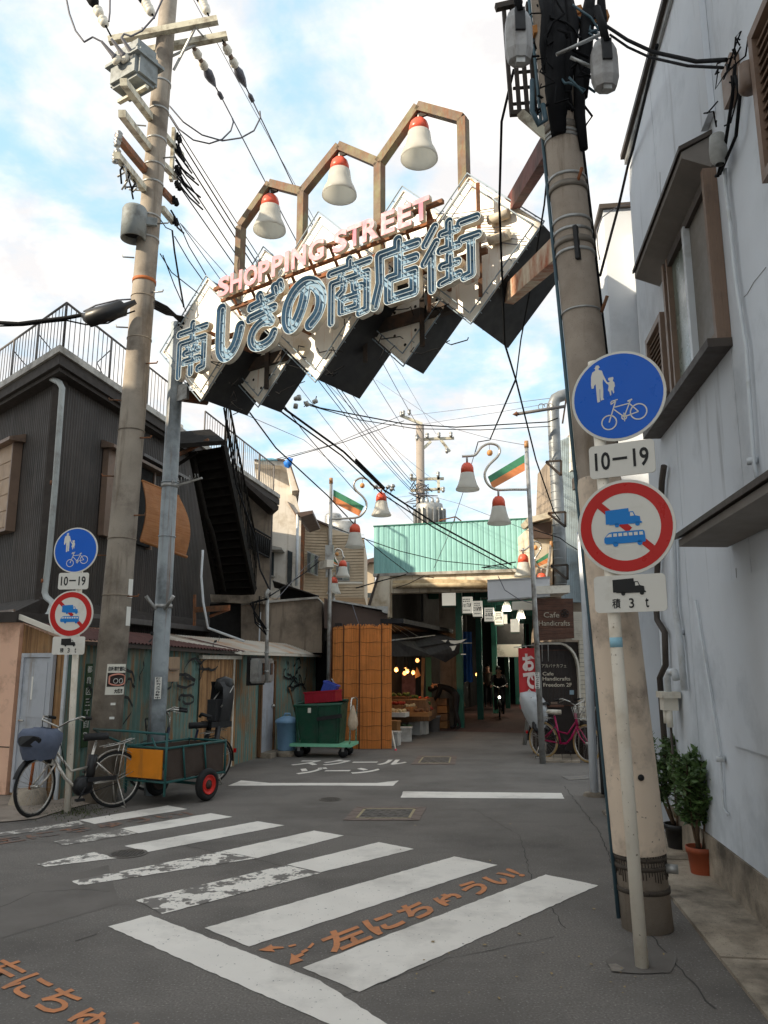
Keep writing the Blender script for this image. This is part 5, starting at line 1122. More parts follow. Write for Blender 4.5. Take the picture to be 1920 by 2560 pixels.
# wrap sheet: smooth beige cover from 0.45 m up, edge below
M_cover = mat('beige anti-poster sheet', L(220, 200, 178), 0.8, var=0.05, scale=3, bump=.15, bscale=40, dirt=L(150, 134, 120), dirt_amt=.4, spots=L(110, 98, 88), spot_amt=.15, spot_scale=40)
zw0 = at(1626, 2145, 5.4).z
MB().tube([pole_at(zw0), pole_at(1.6), pole_at(3.0), pole_at(3.05)], [rr(zw0)+.012, rr(1.6)+.01, rr(3)+.01, rr(3)], 32, cap=False).build('cover_sheet', M_cover, rp)
M_strap = mat('dark pole strap', L(70, 62, 54), .8, var=.3, scale=20, spots=L(40, 34, 30), spot_amt=.4, spot_scale=60)
for y in (2155, 2178): z = at(1626, y, 5.4).z; band(pole_at(z), rr(z)+.004, .028, M_strap, rp)
z = at(1626, 2238, 5.4).z; band(pole_at(z), rr(z)+.004, .03, M_strap, rp)
for k in range(26):
    a = -math.pi+k*.12; z0_ = at(1626, 2200+random.uniform(-15, 15), 5.4).z; p = pole_at(zw0)+Vector((math.cos(a), math.sin(a), 0))*(rr(.4)+.003); q = pole_at(z0_)+Vector((math.cos(a), math.sin(a), 0))*(rr(.4)+.003); MB().tube([p, q], .003, 4).build('tar_run', M_strap, rp)
q = pole_at(at(1660, 2180, 5.4).z)+Vector((.135, -.09, 0)); MB().tube([q, q+Vector((.07, -.03, 0))], .03, 8).build('clamp_bolt', M_galv, rp)
q = pole_at(at(1600, 1950, 5.3).z)+Vector((.01, -.17, 0)); MB().lathe([(.0, 0), (.016, .0), (.022, .012), (0, .012)], q, 10, (-.0, -1, .0)).build('bolt_hole', M_black, rp)
# teal conduit up the left side of the right pole
M_teal = mat('teal conduit', L(66, 92, 102), .5, var=.12, scale=5, dirt=L(56, 74, 88), dirt_amt=.4)
MB().tube([pole_at(z)+Vector((-rr(z)-.012, .03, 0)) for z in (.05, 2, 4, 6, 7.4)], .014, 8).build('conduit', M_teal, rp)
MB().tube([pole_at(z)+Vector((rr(z)+.015, .05, 0)) for z in (3.2, 5, 6.2, 7.2, 8.5)], [.02, .03, .03, .035, .04], 8).build('cable_riser', M_cable, rp)
# ladder-like cable frame with closures and a bundle of thick black cables near the top
lad = thing('cable_rack', 'black slatted cable rack and cable bundle high on the right pole', 'cable rack', pole_at(7.0))
zK = zf(1200, 0, 2.304)
for k in range(5):
    x = 160+k*46; MB().bar(at(*zK(x-25, 20), 5.75), at(*zK(x+22, 655), 5.75), .045, .03).build('bar', M_innerdark, lad)
MB().bar(at(*zK(172, 655), 5.72), at(*zK(395, 640), 5.72), .04).build('bar', M_innerdark, lad); MB().bar(at(*zK(90, 45), 5.72), at(*zK(240, 10), 5.72), .05).build('bar', M_innerdark, lad)
MB().bar(at(*zK(235, 655), 5.7), at(*zK(398, 795), 5.6), .05, .07).build('brace', M_cream_steel, lad)
for k in range(5):
    y = 230+90*k; MB().bar(at(*zK(190, y+10), 5.8), at(*zK(360, y-5), 5.8), .02).build('rung', M_innerdark, lad)
bun = [(450, -60, 455, 780, .085), (400, -60, 430, 700, .06), (500, -60, 490, 640, .06), (370, -60, 420, 330, .05), (640, -60, 590, 560, .06), (655, -60, 620, 300, .04), (340, -60, 380, 420, .04), (520, 100, 470, 700, .05), (560, 300, 600, 860, .045), (710, -60, 715, 220, .035)]
for x0, y0, x1, y1, r in bun:
    a, b = at(*zK(x0, y0), 5.55), at(*zK(x1, y1), 5.5); MB().tube([a, a.lerp(b, .35)+Vector((random.uniform(-.04, .04), -.05, 0)), a.lerp(b, .7)+Vector((random.uniform(-.04, .04), -.03, 0)), b], [r*.6, r, r, r*.7], 8).build('cable', M_cable, lad)
for k in range(26):
    p = [at(*zK(random.uniform(280, 640), random.uniform(20, 560)), random.uniform(5.3, 5.8))]
    for i in range(5): p.append(p[-1]+Vector((random.uniform(-.14, .14), random.uniform(-.05, .05), random.uniform(-.16, .12))))
    MB().tube(p, random.choice((.007, .01, .013)), 5).build('wire', M_teal if k % 6 == 0 else M_cable, lad)
MB().tube([at(*zK(*p), 5.4) for p in ((300, 460), (300, 640), (340, 720), (380, 690), (360, 600))], .02, 6).build('wire', M_teal, lad)
for y0, x0, x1, y1 in ((200, 690, 440, 315), (330, 520, 640, 385)): MB().tube([at(*zK(x0, y0), 5.3), at(*zK(x1, y1), 5.3)], .014, 6).build('spacer', M_galv, lad)
for p, q, m in (((510, 80), (585, 62), 0), ((520, 135), (735, 90), 0), ((300, 185), (340, 175), 0)): MB().bar(at(*zK(*p), 5.6), at(*zK(*q), 5.6), .06, .07).build('arm', mat('orange rust arm', L(176, 118, 60), .7, var=.2, scale=9), lad)
def closure(cx, cy, h, w, lab, tilt=0.0):
    c = at(*zK(cx, cy), 5.15); t = thing('cable_closure', lab, 'cable closure', c, 'cable closures on the right pole')
    pr = [(0, .5), (.22, .5), (.36, .42), (.47, .28), (.5, .1), (.5, -.3), (.4, -.48), (.2, -.5), (0, -.5)]
    b = MB(); n = 8; vs = []
    for r, z in pr:
        for k in range(n):
            a = 2*math.pi*(k+.5)/n; vs.append(c+Vector((math.cos(a)*r*w, math.sin(a)*r*w*.8, z*h)))
    b.add(vs, [(i*n+k, i*n+(k+1) % n, (i+1)*n+(k+1) % n, (i+1)*n+k) for i in range(len(pr)-1) for k in range(n)]); b.build('housing', mat('weathered grey closure', L(168, 166, 164), .5, var=.08, scale=4, dirt=L(120, 116, 112), dirt_amt=.6, dirt_scale=4, streak=L(110, 104, 98), streak_amt=.3), t)
    MB().box(c+Vector((0, -w*.36, h*.16)), (w*.34, w*.2, h*.42)).build('cable_boot', M_black, t); MB().tube([c+Vector((0, -w*.38, h*.3)), c+Vector((-.02, -w*.4, h*.6)), c+Vector((-.03, 0, h*1.2))], .03, 8).build('cable', M_cable, t)
    MB().box(c+Vector((0, -.03, -h*.53)), (w*.3, w*.2, h*.1)).build('latch', M_galv, t)
closure(222, 210, .46, .22, 'grey cable closure on the left of the right pole'); closure(716, 375, .42, .21, 'grey cable closure on the right of the right pole')

# =================================================================== ROUND ROAD SIGNS
M_sblue = mat('sign blue', L(18, 98, 204), 0.35, var=0.03); M_sred = mat('sign red', L(196, 34, 30), 0.35, var=0.04); M_swhite = mat('sign white sheet', L(226, 222, 212), 0.4, var=0.03, scale=3, dirt=L(200, 192, 178), dirt_amt=.2); M_slight = mat('sign light blue', L(24, 128, 206), .4, var=.03)
M_postw = mat('white sign post', L(246, 237, 220), .5, var=.06, scale=4, dirt=L(218, 204, 182), dirt_amt=.3, dirt_scale=3, spots=L(170, 152, 128), spot_amt=.2, spot_scale=40)
def circ(cx, cy, r, n=40): return [(cx+r*math.cos(2*math.pi*i/n), cy+r*math.sin(2*math.pi*i/n)) for i in range(n)]
def ring_polys(cx, cy, r0, r1): return [circ(cx, cy, r1, 28), circ(cx, cy, r0, 28)]
def line_poly(p, q, w):
    dx, dy = q[0]-p[0], q[1]-p[1]; l = math.hypot(dx, dy); nx, ny = -dy/l*w/2, dx/l*w/2
    return [(p[0]+nx, p[1]+ny), (q[0]+nx, q[1]+ny), (q[0]-nx, q[1]-ny), (p[0]-nx, p[1]-ny)]
zSg = lambda x, y: ((x-535)/330, (412-y)/330)   # blue disc, unit radius
ADULT = [zSg(*p) for p in ((395, 160), (412, 160), (418, 172), (424, 178), (414, 182), (412, 196), (436, 206), (444, 240), (462, 285), (470, 300), (462, 308), (440, 270), (436, 300), (438, 360), (434, 410), (440, 425), (416, 428), (414, 400), (416, 340), (412, 345), (410, 420), (412, 436), (392, 440), (390, 420), (388, 350), (386, 300), (374, 310), (372, 328), (356, 330), (352, 300), (356, 240), (366, 208), (388, 196), (388, 182), (378, 180), (388, 174))]
CHILD = [zSg(*p) for p in ((478, 270), (512, 268), (514, 280), (508, 298), (518, 308), (522, 340), (516, 344), (512, 362), (514, 384), (508, 392), (500, 366), (494, 366), (492, 400), (484, 404), (482, 380), (470, 360), (478, 330), (474, 318), (462, 308), (468, 300), (482, 302), (488, 296), (476, 284))]
def bike_polys():
    S = zSg; out = [ring_polys(*S(466, 600), 47/330, 56/330), ring_polys(*S(672, 552), 51/330, 60/330)]
    for a, b, w in (((466, 600), (520, 450), 9), ((500, 505), (572, 575), 8), ((510, 494), (612, 482), 8), ((572, 575), (622, 462), 8), ((572, 575), (672, 552), 8), ((612, 482), (672, 552), 8), ((520, 450), (484, 470), 9), ((484, 462), (490, 448), 8), ((490, 448), (535, 440), 8), ((602, 466), (634, 456), 12), ((572, 545), (574, 608), 8)): out.append([line_poly(S(*a), S(*b), w/330)])
    out.append(ring_polys(*S(572, 577), 12/330, 20/330)); return out
def truck(cx, cy, s):
    T = lambda x, y: (cx+x*s, cy+y*s)
    body = [T(-1, .45), T(.30, .5), T(.31, .3), T(.55, .3), T(.66, .05), T(.9, -.02), T(.92, -.28), T(1.0, -.33), T(1.0, -.4), T(.88, -.4), T(.62, -.4), T(.05, -.4), T(-.32, -.4), T(-.8, -.38), T(-.8, -.34), T(-1, -.34)]
    return [[body]] + [[circ(*T(-.38, -.42), .13*s, 20)], [circ(*T(.75, -.42), .13*s, 20)]], [[T(.38, .24), T(.52, .24), T(.6, .05), T(.38, .03)]]
def bus(cx, cy, s):
    T = lambda x, y: (cx+x*s, cy+y*s)
    body = [T(-.78, .25), T(-.62, .3), T(.9, .3), T(.97, .22), T(1.0, -.1), T(1.0, -.28), T(.9, -.3), T(-.9, -.3), T(-1, -.22), T(-1, 0), T(-.92, .1)]
    wins = [[T(-.92, .06), T(-.76, .2), T(-.62, .22), T(-.62, .06)]] + [[T(-.54+.25*k, .06), T(-.36+.25*k, .06), T(-.36+.25*k, .22), T(-.54+.25*k, .22)] for k in range(5)] + [[T(.72, .06), T(.9, .06), T(.88, .22), T(.72, .22)]]
    return [[body]] + [[circ(*T(-.45, -.32), .13*s, 20)], [circ(*T(.72, -.32), .13*s, 20)]], wins
def rrect(w, h, r, n=6):
    out = []
    for cx, cy, a in ((w-r, h-r, 0), (-w+r, h-r, 1), (-w+r, -h+r, 2), (w-r, -h+r, 3)):
        for k in range(n+1): t = (a+k/n)*math.pi/2; out.append((cx+r*math.cos(t), cy+r*math.sin(t)))
    return out
def road_sign(base, top, cx, cy, yaw, zs, label, rb=.3):
    """base/top: ends of the post; cx, cy: where the plates stand; zs: heights of the four plates"""
    t = thing('road_sign', label, 'road sign', base)
    u = Vector((math.cos(yaw), math.sin(yaw), 0)); n = Vector((u.y, -u.x, 0)); U = (0, 0, 1)
    MB().tube([base, Vector(base).lerp(Vector(top), .5), top], .038, 14).build('post', M_postw, t)
    if base[0] > 0:
        MB().lathe([(.0385, -.03), (.039, -.03), (.039, .03), (.0385, .03)], Vector(base).lerp(Vector(top), .5), 14, Vector(top)-Vector(base)).build('sticker_band', mat('pale blue sticker', L(150, 196, 212), .5), t)
    def put(polys, z, o, m, name, parent):
        me = curve_mesh(polys, fill='FRONT'); O = Vector((cx, cy, z)) + n*o
        for v in me.vertices: v.co = O + u*v.co.x + Vector((0, 0, v.co.y))
        return flat(name, me, m, parent)
    def plate(poly, z, m, name):
        pts = [Vector((cx, cy, z)) + u*x + Vector((0, 0, y)) for x, y in poly]; o = MB().prism(pts, n*.012)
        o = o.build(name, m, t); MB().bar(Vector((cx, cy, z))-n*.02-u*.15, Vector((cx, cy, z))-n*.02+u*.15, .03, .04).build('bracket', M_galv, o); return o
    r = rb
    d = plate(circ(0, 0, r, 48), zs[0], M_swhite, 'blue_disc'); put([circ(0, 0, r*.945, 48)], zs[0], .0135, M_sblue, 'blue_face', d)
    sc = lambda pl: [(x*r, y*r) for x, y in pl]
    put([sc(ADULT)], zs[0], .0155, M_swhite, 'adult_symbol', d); put([sc(CHILD)], zs[0], .0155, M_swhite, 'child_symbol', d)
    for g in bike_polys(): put([sc(x) for x in g], zs[0], .0155, M_swhite, 'bicycle_symbol', d)
    d = plate(rrect(r*.68, r*.36, r*.09), zs[1], M_swhite, 'hours_plate')
    me = text_mesh('10－19', 1.0, 0, .02); place_mesh(me, Vector((cx, cy, zs[1]-r*.2))-u*r*.56+n*.0145, u, U, n, fit=(r*1.12, r*.4)); flat('lettering', me, M_ink, d)
    d = plate(circ(0, 0, r, 48), zs[2], M_swhite, 'red_disc'); put(ring_polys(0, 0, r*.71, r*.94) if False else [circ(0, 0, r*.94, 48), circ(0, 0, r*.71, 48)], zs[2], .0135, M_sred, 'red_ring', d)
    a = -math.pi/4*1.0
    for s0_, s1_ in ((-.73, -.42), (-.12, .12), (.42, .73)):
        put([line_poly((s0_*r*.72, -s0_*r*.69), (s1_*r*.72, -s1_*r*.69), r*.14)], zs[2], .014, M_sred, 'slash', d)
    for fn, yy, k in ((truck, .2, .37), (bus, -.22, .42)):
        b, w = fn(-.03*r, yy*r, k*r)
        for g in b: put(g, zs[2], .0155, M_slight, 'vehicle_symbol', d)
        put(w, zs[2], .0165, M_swhite, 'vehicle_window', d)
    d = plate(rrect(r*.72, r*.38, r*.09), zs[3], M_swhite, 'load_plate')
    b, w = truck(0, r*.14, .33*r)
    for g in b: put(g, zs[3], .0155, M_ink, 'vehicle_symbol', d)
    put(w, zs[3], .0165, M_swhite, 'vehicle_window', d)
    for ch, x, wd_ in (('積', -.36, .17), ('3', -.02, .1), ('t', .3, .07)):
        me = text_mesh(ch, 1.0, 0, .015); place_mesh(me, Vector((cx, cy, zs[3]-r*.3))+u*r*x+n*.0145, u, U, n, fit=(r*wd_, r*.2)); flat('lettering', me, M_ink, d)
    return t
RS = Vector((1.48, 4.89, 0)); ys_ = 4.86
road_sign(RS, Vector((1.395, 4.90, at(1533, 900, ys_).z)), 1.512, ys_-.06, R(-30), [at(1540, y, ys_-.05).z for y in (992, 1150, 1318, 1484)], 'large near stack of round road signs on a leaning white post', .3)
LS_ = G(168, 2031); yl = LS_.y
road_sign(LS_, at(205, 1330, yl+.02), at(190, 1380, yl-.06).x, yl-.06, R(-6), [at(190, y, yl-.05).z for y in (1376, 1453, 1535, 1614)], 'small far stack of round road signs by the parked silver bicycle', .285)

# =================================================================== S-CURVE STREET LAMPS
zL = zf(900, 950, 2.765); zM = zf(560, 1000, 3.318)
M_pgreen = mat('pennant green', L(74, 140, 106), .5, var=.05); M_porange = mat('pennant orange', L(222, 140, 88), .5, var=.05); M_ball = mat('orange ball', L(206, 146, 86), .5)
def street_lamp(label, base, Y, P, top, arm, pen, ball, bells, pole_r=.045, cap=None, bh=.53, br=.225, grp='S-curve bell lamps'):
    t = thing('street_lamp', label, 'street lamp', base)
    MB().tube([base, Vector(base).lerp(at(*P(*top), Y), .5), at(*P(*top), Y)], [pole_r*1.25, pole_r, pole_r*.8], 12).build('pole', M_galv if grp else M_galv, t)
    c = at(*P(*top), Y); MB().lathe([(0, .06), (pole_r*.9, .05), (pole_r*1.0, -.08), (pole_r*.8, -.08)], c, 10).build('pole_cap', mat('brown cap', L(176, 130, 86), .5), t)
    # smooth the arm
    A = [at(*P(*p), Y) for p in arm]; sm = []
    for i in range(len(A)-1):
        p0, p1, p2, p3 = A[max(i-1, 0)], A[i], A[i+1], A[min(i+2, len(A)-1)]
        for tt in (0, .25, .5, .75): sm.append(.5*((2*p1)+(p2-p0)*tt+(2*p0-5*p1+4*p2-p3)*tt*tt+(3*p1-p0-3*p2+p3)*tt**3))
    sm.append(A[-1]); MB().tube(sm, pole_r*.55, 8).build('curved_arm', M_chrome, t)
    a, b, c_, d = pen; m1, m2 = tuple((x+y)/2 for x, y in zip(a, d)), tuple((x+y)/2 for x, y in zip(b, c_))
    for name, q, m in (('pennant_green', (a, b, m2, m1), M_pgreen), ('pennant_orange', (m1, m2, c_, d), M_porange)): MB().prism([at(*P(*p), Y+.01) for p in q], (0, .012, 0)).build(name, m, t)
    bc = at(*P(*ball[1]), Y); MB().tube([at(*P(*ball[0]), Y), bc], .004, 4).build('ball_wire', M_cable, t)
    MB().lathe([(0, .06), (.035, .05), (.055, .02), (.055, -.02), (.035, -.05), (0, -.06)], bc, 12).build('ball', M_ball, t)
    for k, p in enumerate(bells):
        q = at(*P(*p), Y); MB().tube([q+Vector((0, 0, .14)), q], .02, 8).build('bell_stem', M_galv, t)
        cp = MB().lathe([(.0, .0), (.3*br, -.02*bh), (.46*br, -.1*bh), (.53*br, -.2*bh), (.55*br, -.38*bh), (.5*br, -.38*bh)], q, 20).build('bell', M_bellred, t)
        MB().lathe([(.5*br, -.38*bh), (.57*br, -.385*bh), (.66*br, -.6*bh), (.8*br, -.8*bh), (br, -.96*bh), (.98*br, -bh), (.95*br, -bh), (.76*br, -.8*bh), (.6*br, -.58*bh), (.5*br, -.4*bh)], q, 24).build('bell_shade', M_bellwhite, cp)
        MB().lathe([(0, -.4*bh), (.2*br, -.42*bh), (.2*br, -.5*bh), (0, -.62*bh)], q, 10).build('bell_bulb', M_galv, cp)
    return t
armR = [(1155, 757), (1050, 757), (940, 757), (880, 715), (862, 650), (890, 590), (950, 530), (967, 485), (945, 450), (890, 440), (840, 465), (800, 515), (770, 524), (705, 528)]
street_lamp('S-curve bell street lamp on the right, by the cafe', G(1357, 1909), 14.3, zL, (1150, 440), armR, ((1137, 515), (883, 668), (918, 750), (1140, 625)), ((893, 440), (897, 504)), [(740, 572), (957, 803)])
armL = [(880, 985), (960, 985), (1100, 975), (1150, 945), (1178, 900), (1180, 850), (1150, 800), (1100, 755), (1078, 710), (1090, 670), (1140, 645), (1190, 660), (1225, 700), (1265, 725), (1325, 728)]
street_lamp('S-curve bell street lamp on the left, above the reed screen', Vector((-1.18, 17.1, 0)), 17.1, zM, (888, 665), armL, ((907, 742), (1162, 880), (1120, 962), (903, 850)), ((1150, 645), (1147, 710)), [(1305, 768), (1087, 1028)])
armL2 = [(872, 1345), (940, 1375), (948, 1360), (920, 1310), (918, 1265), (940, 1235), (975, 1250), (985, 1290), (1000, 1308)]
street_lamp('farther bell street lamp on the left, in front of the beige tile wall', Vector((-1.1, 24.5, 0)), 24.5, zM, (862, 1230), armL2, ((900, 1310), (955, 1350), (945, 1385), (895, 1345)), ((938, 1240), (938, 1278)), [(987, 1330), (912, 1468)], pole_r=.05)
armR2 = [(1180, 1285), (1240, 1300), (1320, 1300), (1215, 1300), (1210, 1240), (1240, 1190), (1250, 1150), (1235, 1122), (1205, 1120), (1175, 1155), (1140, 1175), (1103, 1178)]
street_lamp('farther bell street lamp on the right, before the mint gable', Vector((3.05, 17.6, 0)), 17.9, zL, (1322, 1130), [(1322, 1300), (1260, 1305), (1222, 1280), (1208, 1240), (1235, 1195), (1252, 1155), (1240, 1125), (1205, 1118), (1170, 1150), (1140, 1175), (1103, 1178)], ((1318, 1185), (1212, 1255), (1212, 1298), (1318, 1255)), ((1205, 1122), (1212, 1160)), [(1127, 1202), (1255, 1335)], pole_r=.04)
cam_plate(at(1343, 1701, 14.2), 'vertical white camera notice on the right street lamp pole', at(1343, 1683, 14.2).z-at(1343, 1723, 14.2).z, .085, (-.1, -1, 0))
sec = at(*zM(850, 1365), 16.9); tcm = thing('security_camera', 'white security camera on the left street lamp pole', 'camera', sec)
MB().box(sec, (.16, .45, .16), R(25), ).build('housing', M_offwhite, tcm); MB().box(sec+Vector((0, .15, -.16)), (.05, .05, .2)).build('bracket', M_galv, tcm); MB().box(sec+Vector((.05, .2, .2)), (.18, .15, .5)).build('junction_box', M_galv, tcm)
# =================================================================== RIGHT: CAFE AND CLAPBOARD BUILDING
M_clap = mat('white clapboard', L(214, 212, 204), .7, var=.05, scale=3, dirt=L(176, 170, 158), dirt_amt=.4)
M_lblue = mat('pale blue ribbed sheet', L(172, 190, 198), .6, var=.06, scale=3, dirt=L(140, 150, 152), dirt_amt=.4)
M_duct = mat('grey spiral duct', L(138, 142, 144), .45, .35, var=.1, scale=4, dirt=L(104, 106, 106), dirt_amt=.5)
M_whbrick = mat('white glazed brick', L(206, 198, 182), .6, var=.08, scale=6, dirt=L(150, 140, 124), dirt_amt=.35)
M_cafewood = mat('dark cafe boards', L(92, 62, 48), .7, var=.25, scale=5, streak=L(60, 40, 32), streak_amt=.5, streak_scale=(3, 3, 40))
M_cafedark = mat('cafe menu board', (0.028, 0.02, 0.017), .6, var=.2, scale=4)
M_chalk = mat('chalk white lettering', L(206, 196, 176), .7, var=.05)
cf = thing('cafe_building', 'cafe with dark wooden sign, arched entrance and white brick edge', 'building', (3.6, 15.6, 0))
YC = 15.6; CY = lambda p, dy=0: at(*p, YC+dy)
def cprism(pts, y, depth, m, name, parent=cf): return MB().prism([at(*p, y) for p in pts], (0.0, depth, 0)).build(name, m, parent)
cprism([z7(520, 540), z7(1300, 540), z7(1300, 2085), z7(540, 2085)], 15.62, .5, M_cafedark, 'wall')
# wood boards of the hanging name sign
sgn = cprism([z7(528, -20), z7(990, -20), z7(1005, 490), z7(545, 525)], 15.10, .12, M_cafewood, 'name_sign')
for k in range(7):
    t0, t1 = k/7+.004, (k+1)/7-.004; a = lambda t: (528+17*t, -20+545*t); b = lambda t: (990+15*t, -20+510*t)
    cprism([z7(*a(t0)), z7(*b(t0)), z7(*b(t1)), z7(*a(t1))], 15.07, .028, M_cafewood, 'plank', sgn)
PCF = Plane((0, 15.06), (1, 0))
def ctext(body, p0, p1, m, parent, pl=PCF, off=.003, sp=1.0, o=0.0):
    u0, z1_ = pl.hit(*p0); u1, z0_ = pl.hit(*p1); return text_on(pl, body, u0, z0_, u1-u0, z1_-z0_, off, m, parent, 'lettering', spacing=sp, offset=o)
M_agedletter = mat('aged letter', L(178, 168, 150), .6, var=.1); M_darkletter = mat('dark letter', (0.03, .02, .016), .6)
ctext('Cafe', z7(612, 158), z7(815, 225), M_agedletter, sgn); ctext('Handicrafts', z7(548, 265), z7(950, 330), M_agedletter, sgn)
for k in range(5):
    a = 2*math.pi*k/5+.3; c = PCF.P(*z7(885, 170), .012)+Vector((math.cos(a)*.045, 0, math.sin(a)*.045)); MB().tube([c+Vector((math.cos(i*.628)*.036, 0, math.sin(i*.628)*.036)) for i in range(10)], .008, 5, closed=True).build('flower_emblem', M_darkletter, sgn)
# arch trim
ar = [(535, 562), (700, 558), (840, 560), (900, 580), (960, 625), (1010, 690), (1045, 770), (1062, 850), (1075, 1000), (1092, 1500), (1105, 2075)]
m = MB()
for i in range(len(ar)-1):
    (x0, y0), (x1, y1) = ar[i], ar[i+1]; dx, dy = x1-x0, y1-y0; l = math.hypot(dx, dy); nx, ny = dy/l*12, -dx/l*12
    m.prism([at(*z7(x0+nx, y0+ny), 15.42), at(*z7(x1+nx, y1+ny), 15.42), at(*z7(x1-nx, y1-ny), 15.42), at(*z7(x0-nx, y0-ny), 15.42)], (0, .16+.002*i, 0))
m.build('arch_trim', M_offwhite, cf)
PMN = Plane((0, 15.55), (1, 0))
mn = cprism([z7(560, 640), z7(1040, 640), z7(1052, 1360), z7(590, 1365)], 15.56, .03, M_cafewood, 'menu_board'); 
for k in range(9):
    x0, x1 = 575+52*k, 575+52*(k+1)-3; cprism([z7(x0, 650), z7(x1, 650), z7(x1+8, 1350), z7(x0+8, 1350)], 15.552, .008, M_cafedark, 'plank', mn)
ctext('アカバナカフェ', z7(585, 822), z7(905, 868), M_chalk, mn, PMN, .004); ctext('Cafe', z7(598, 925), z7(740, 970), M_chalk, mn, PMN, .004, o=.01); ctext('Handicrafts', z7(598, 988), z7(955, 1036), M_chalk, mn, PMN, .004, o=.01); ctext('Freedom 2F', z7(608, 1066), z7(975, 1115), M_chalk, mn, PMN, .004, o=.01)
cprism([z7(948, 1160), z7(1002, 1160), z7(1002, 1216), z7(948, 1216)], 15.545, .006, mat('pale blue card', L(150, 175, 190), .5), 'card', mn); cprism([z7(705, 1312), z7(790, 1312), z7(790, 1338), z7(705, 1338)], 15.545, .006, M_browntrim, 'card', mn)
MB().bar(at(*z7(592, 1362), 15.4), at(*z7(860, 1362), 15.4), .2, .04).build('ledge', M_cafewood, cf)
for x in (590, 668): MB().tube([at(*z7(x, 545), 15.3), at(*z7(x+6, 790), 15.3)], .008, 4).build('hanging_cord', M_galv, cf)
# white bricks at the right edge of the cafe, plus small tiles above
for r in range(28):
    y0 = 520+r*57
    if y0 > 2050: break
    for k, (xa, xb) in enumerate(((1072, 1128), (1131, 1205)) if r % 2 else ((1072, 1098), (1101, 1168), (1171, 1205))):
        sh_ = (y0-520)*.025; cprism([z7(xa+sh_, y0), z7(xb+sh_, y0), z7(xb+sh_, y0+52), z7(xa+sh_, y0+52)], 15.5+random.uniform(-.006, .006), .1, M_whbrick, 'brick')
for r in range(13):
    for c in range(6):
        x0, y0 = 985+c*24, 152+r*28; cprism([z7(x0, y0), z7(x0+22, y0), z7(x0+22, y0+26), z7(x0, y0+26)], 15.52+random.uniform(-.003, .003), .09, M_whbrick, 'tile')
for k in range(4):
    x0 = 640+k*112; MB().prism([G(*z7(x0, 2092), .001), G(*z7(x0+108, 2092), .001), G(*z7(x0+92, 2002), .001), G(*z7(x0-10, 2002), .001)], (0, 0, .03)).build('step_tile', M_conc2, cf)
cprism([z7(1195, 1500), z7(1225, 1500), z7(1240, 2060), z7(1205, 2060)], 14.9, .15, mat('orange box', L(214, 120, 34), .6), 'orange_panel'); cprism([z7(1125, 1560), z7(1195, 1560), z7(1205, 2060), z7(1120, 2060)], 14.95, .3, M_cafedark, 'planter_box')
ivy = MB()
for k in range(220):
    t = random.random(); c = at(*z7(1143+t*46+random.uniform(-10, 10), 420+t*860), 15.3+random.uniform(-.06, .06)); a = random.uniform(0, 6.3); b = random.uniform(-1, 1); s = random.uniform(.015, .035)
    d1, d2 = Vector((math.cos(a), .3*math.sin(a*2), math.sin(a)*.7))*s, Vector((-math.sin(a)*.5, b*.5, math.cos(a)))*s; ivy.add([c-d1, c+d2, c+d1, c-d2], [(0, 1, 2, 3)])
M_leafd = mat('dark green leaf', (0.03, 0.062, 0.018), .5, var=.4, scale=20)
ivy.build('ivy', M_leafd, cf, kind='stuff')
# building above the cafe
cb_ = thing('clapboard_building', 'white clapboard building above the cafe with ribbed pale blue side', 'building', (4.6, 16.5, 3))
zR = zf(1350, 850, 2.91)
for k in range(12):
    y = 900+k*23; cprism([(1428, y), (1475, y), (1475, y+22), (1428, y+22)], 16.6+.002*(k % 2), .2, M_clap, 'clapboard', cb_)
for k in range(12):
    x0 = 1402+k*4.5; cprism([(x0, 1100-2*k), (x0+3.7, 1100-2*k), (x0+12, 1505), (x0+8, 1505)], 16.9, .25, M_lblue, 'ribbed_panel', cb_)
cprism([(1428, 1080), (1500, 1062), (1540, 1720), (1410, 1720)], 17.2, 4.0, M_beigest, 'wall', cb_)
cprism([(1450, 1130), (1490, 1120), (1500, 1500), (1462, 1500)], 16.5, .3, M_browntrim, 'corner_panel', cb_); cprism([(1440, 1188), (1480, 1178), (1482, 1214), (1442, 1216)], 16.2, .4, M_darktrim, 'eave', cb_)
cprism([(1468, 1100), (1500, 1100), (1500, 1190), (1468, 1190)], 16.3, .4, M_black, 'black_bag', cb_)
cprism([zL(1180, 1005), zL(1330, 960), zL(1330, 1420), zL(1205, 1420)], 18.2, 2.0, M_cream, 'side_house_wall', cb_); cprism([zL(1160, 950), zL(1335, 905), zL(1335, 945), zL(1180, 985)], 17.9, 1.0, M_cream, 'side_house_roof', cb_); cprism([zL(1190, 1000), zL(1325, 975), zL(1325, 1095), zL(1195, 1090)], 18.1, .1, M_brownmetal, 'shutter', cb_)
wl_ = thing('blank_lightbox', 'large blank white light box sign above the arcade entrance', 'sign', at(*zL(1095, 1450), 15.0))
MB().prism([at(*zL(*p), 15.0) for p in ((880, 1388), (1312, 1365), (1312, 1490), (884, 1522))], (.05, .25, 0)).build('box', mat('blank light box panel', L(206, 206, 208), .4, var=.03), wl_); MB().prism([at(*zL(*p), 14.98) for p in ((876, 1380), (1316, 1358), (1316, 1366), (880, 1389))], (.05, .28, 0)).build('edge', M_galv, wl_); MB().prism([at(*zL(*p), 14.98) for p in ((880, 1520), (1316, 1489), (1316, 1497), (880, 1530))], (.05, .28, 0)).build('edge', M_galv, wl_)
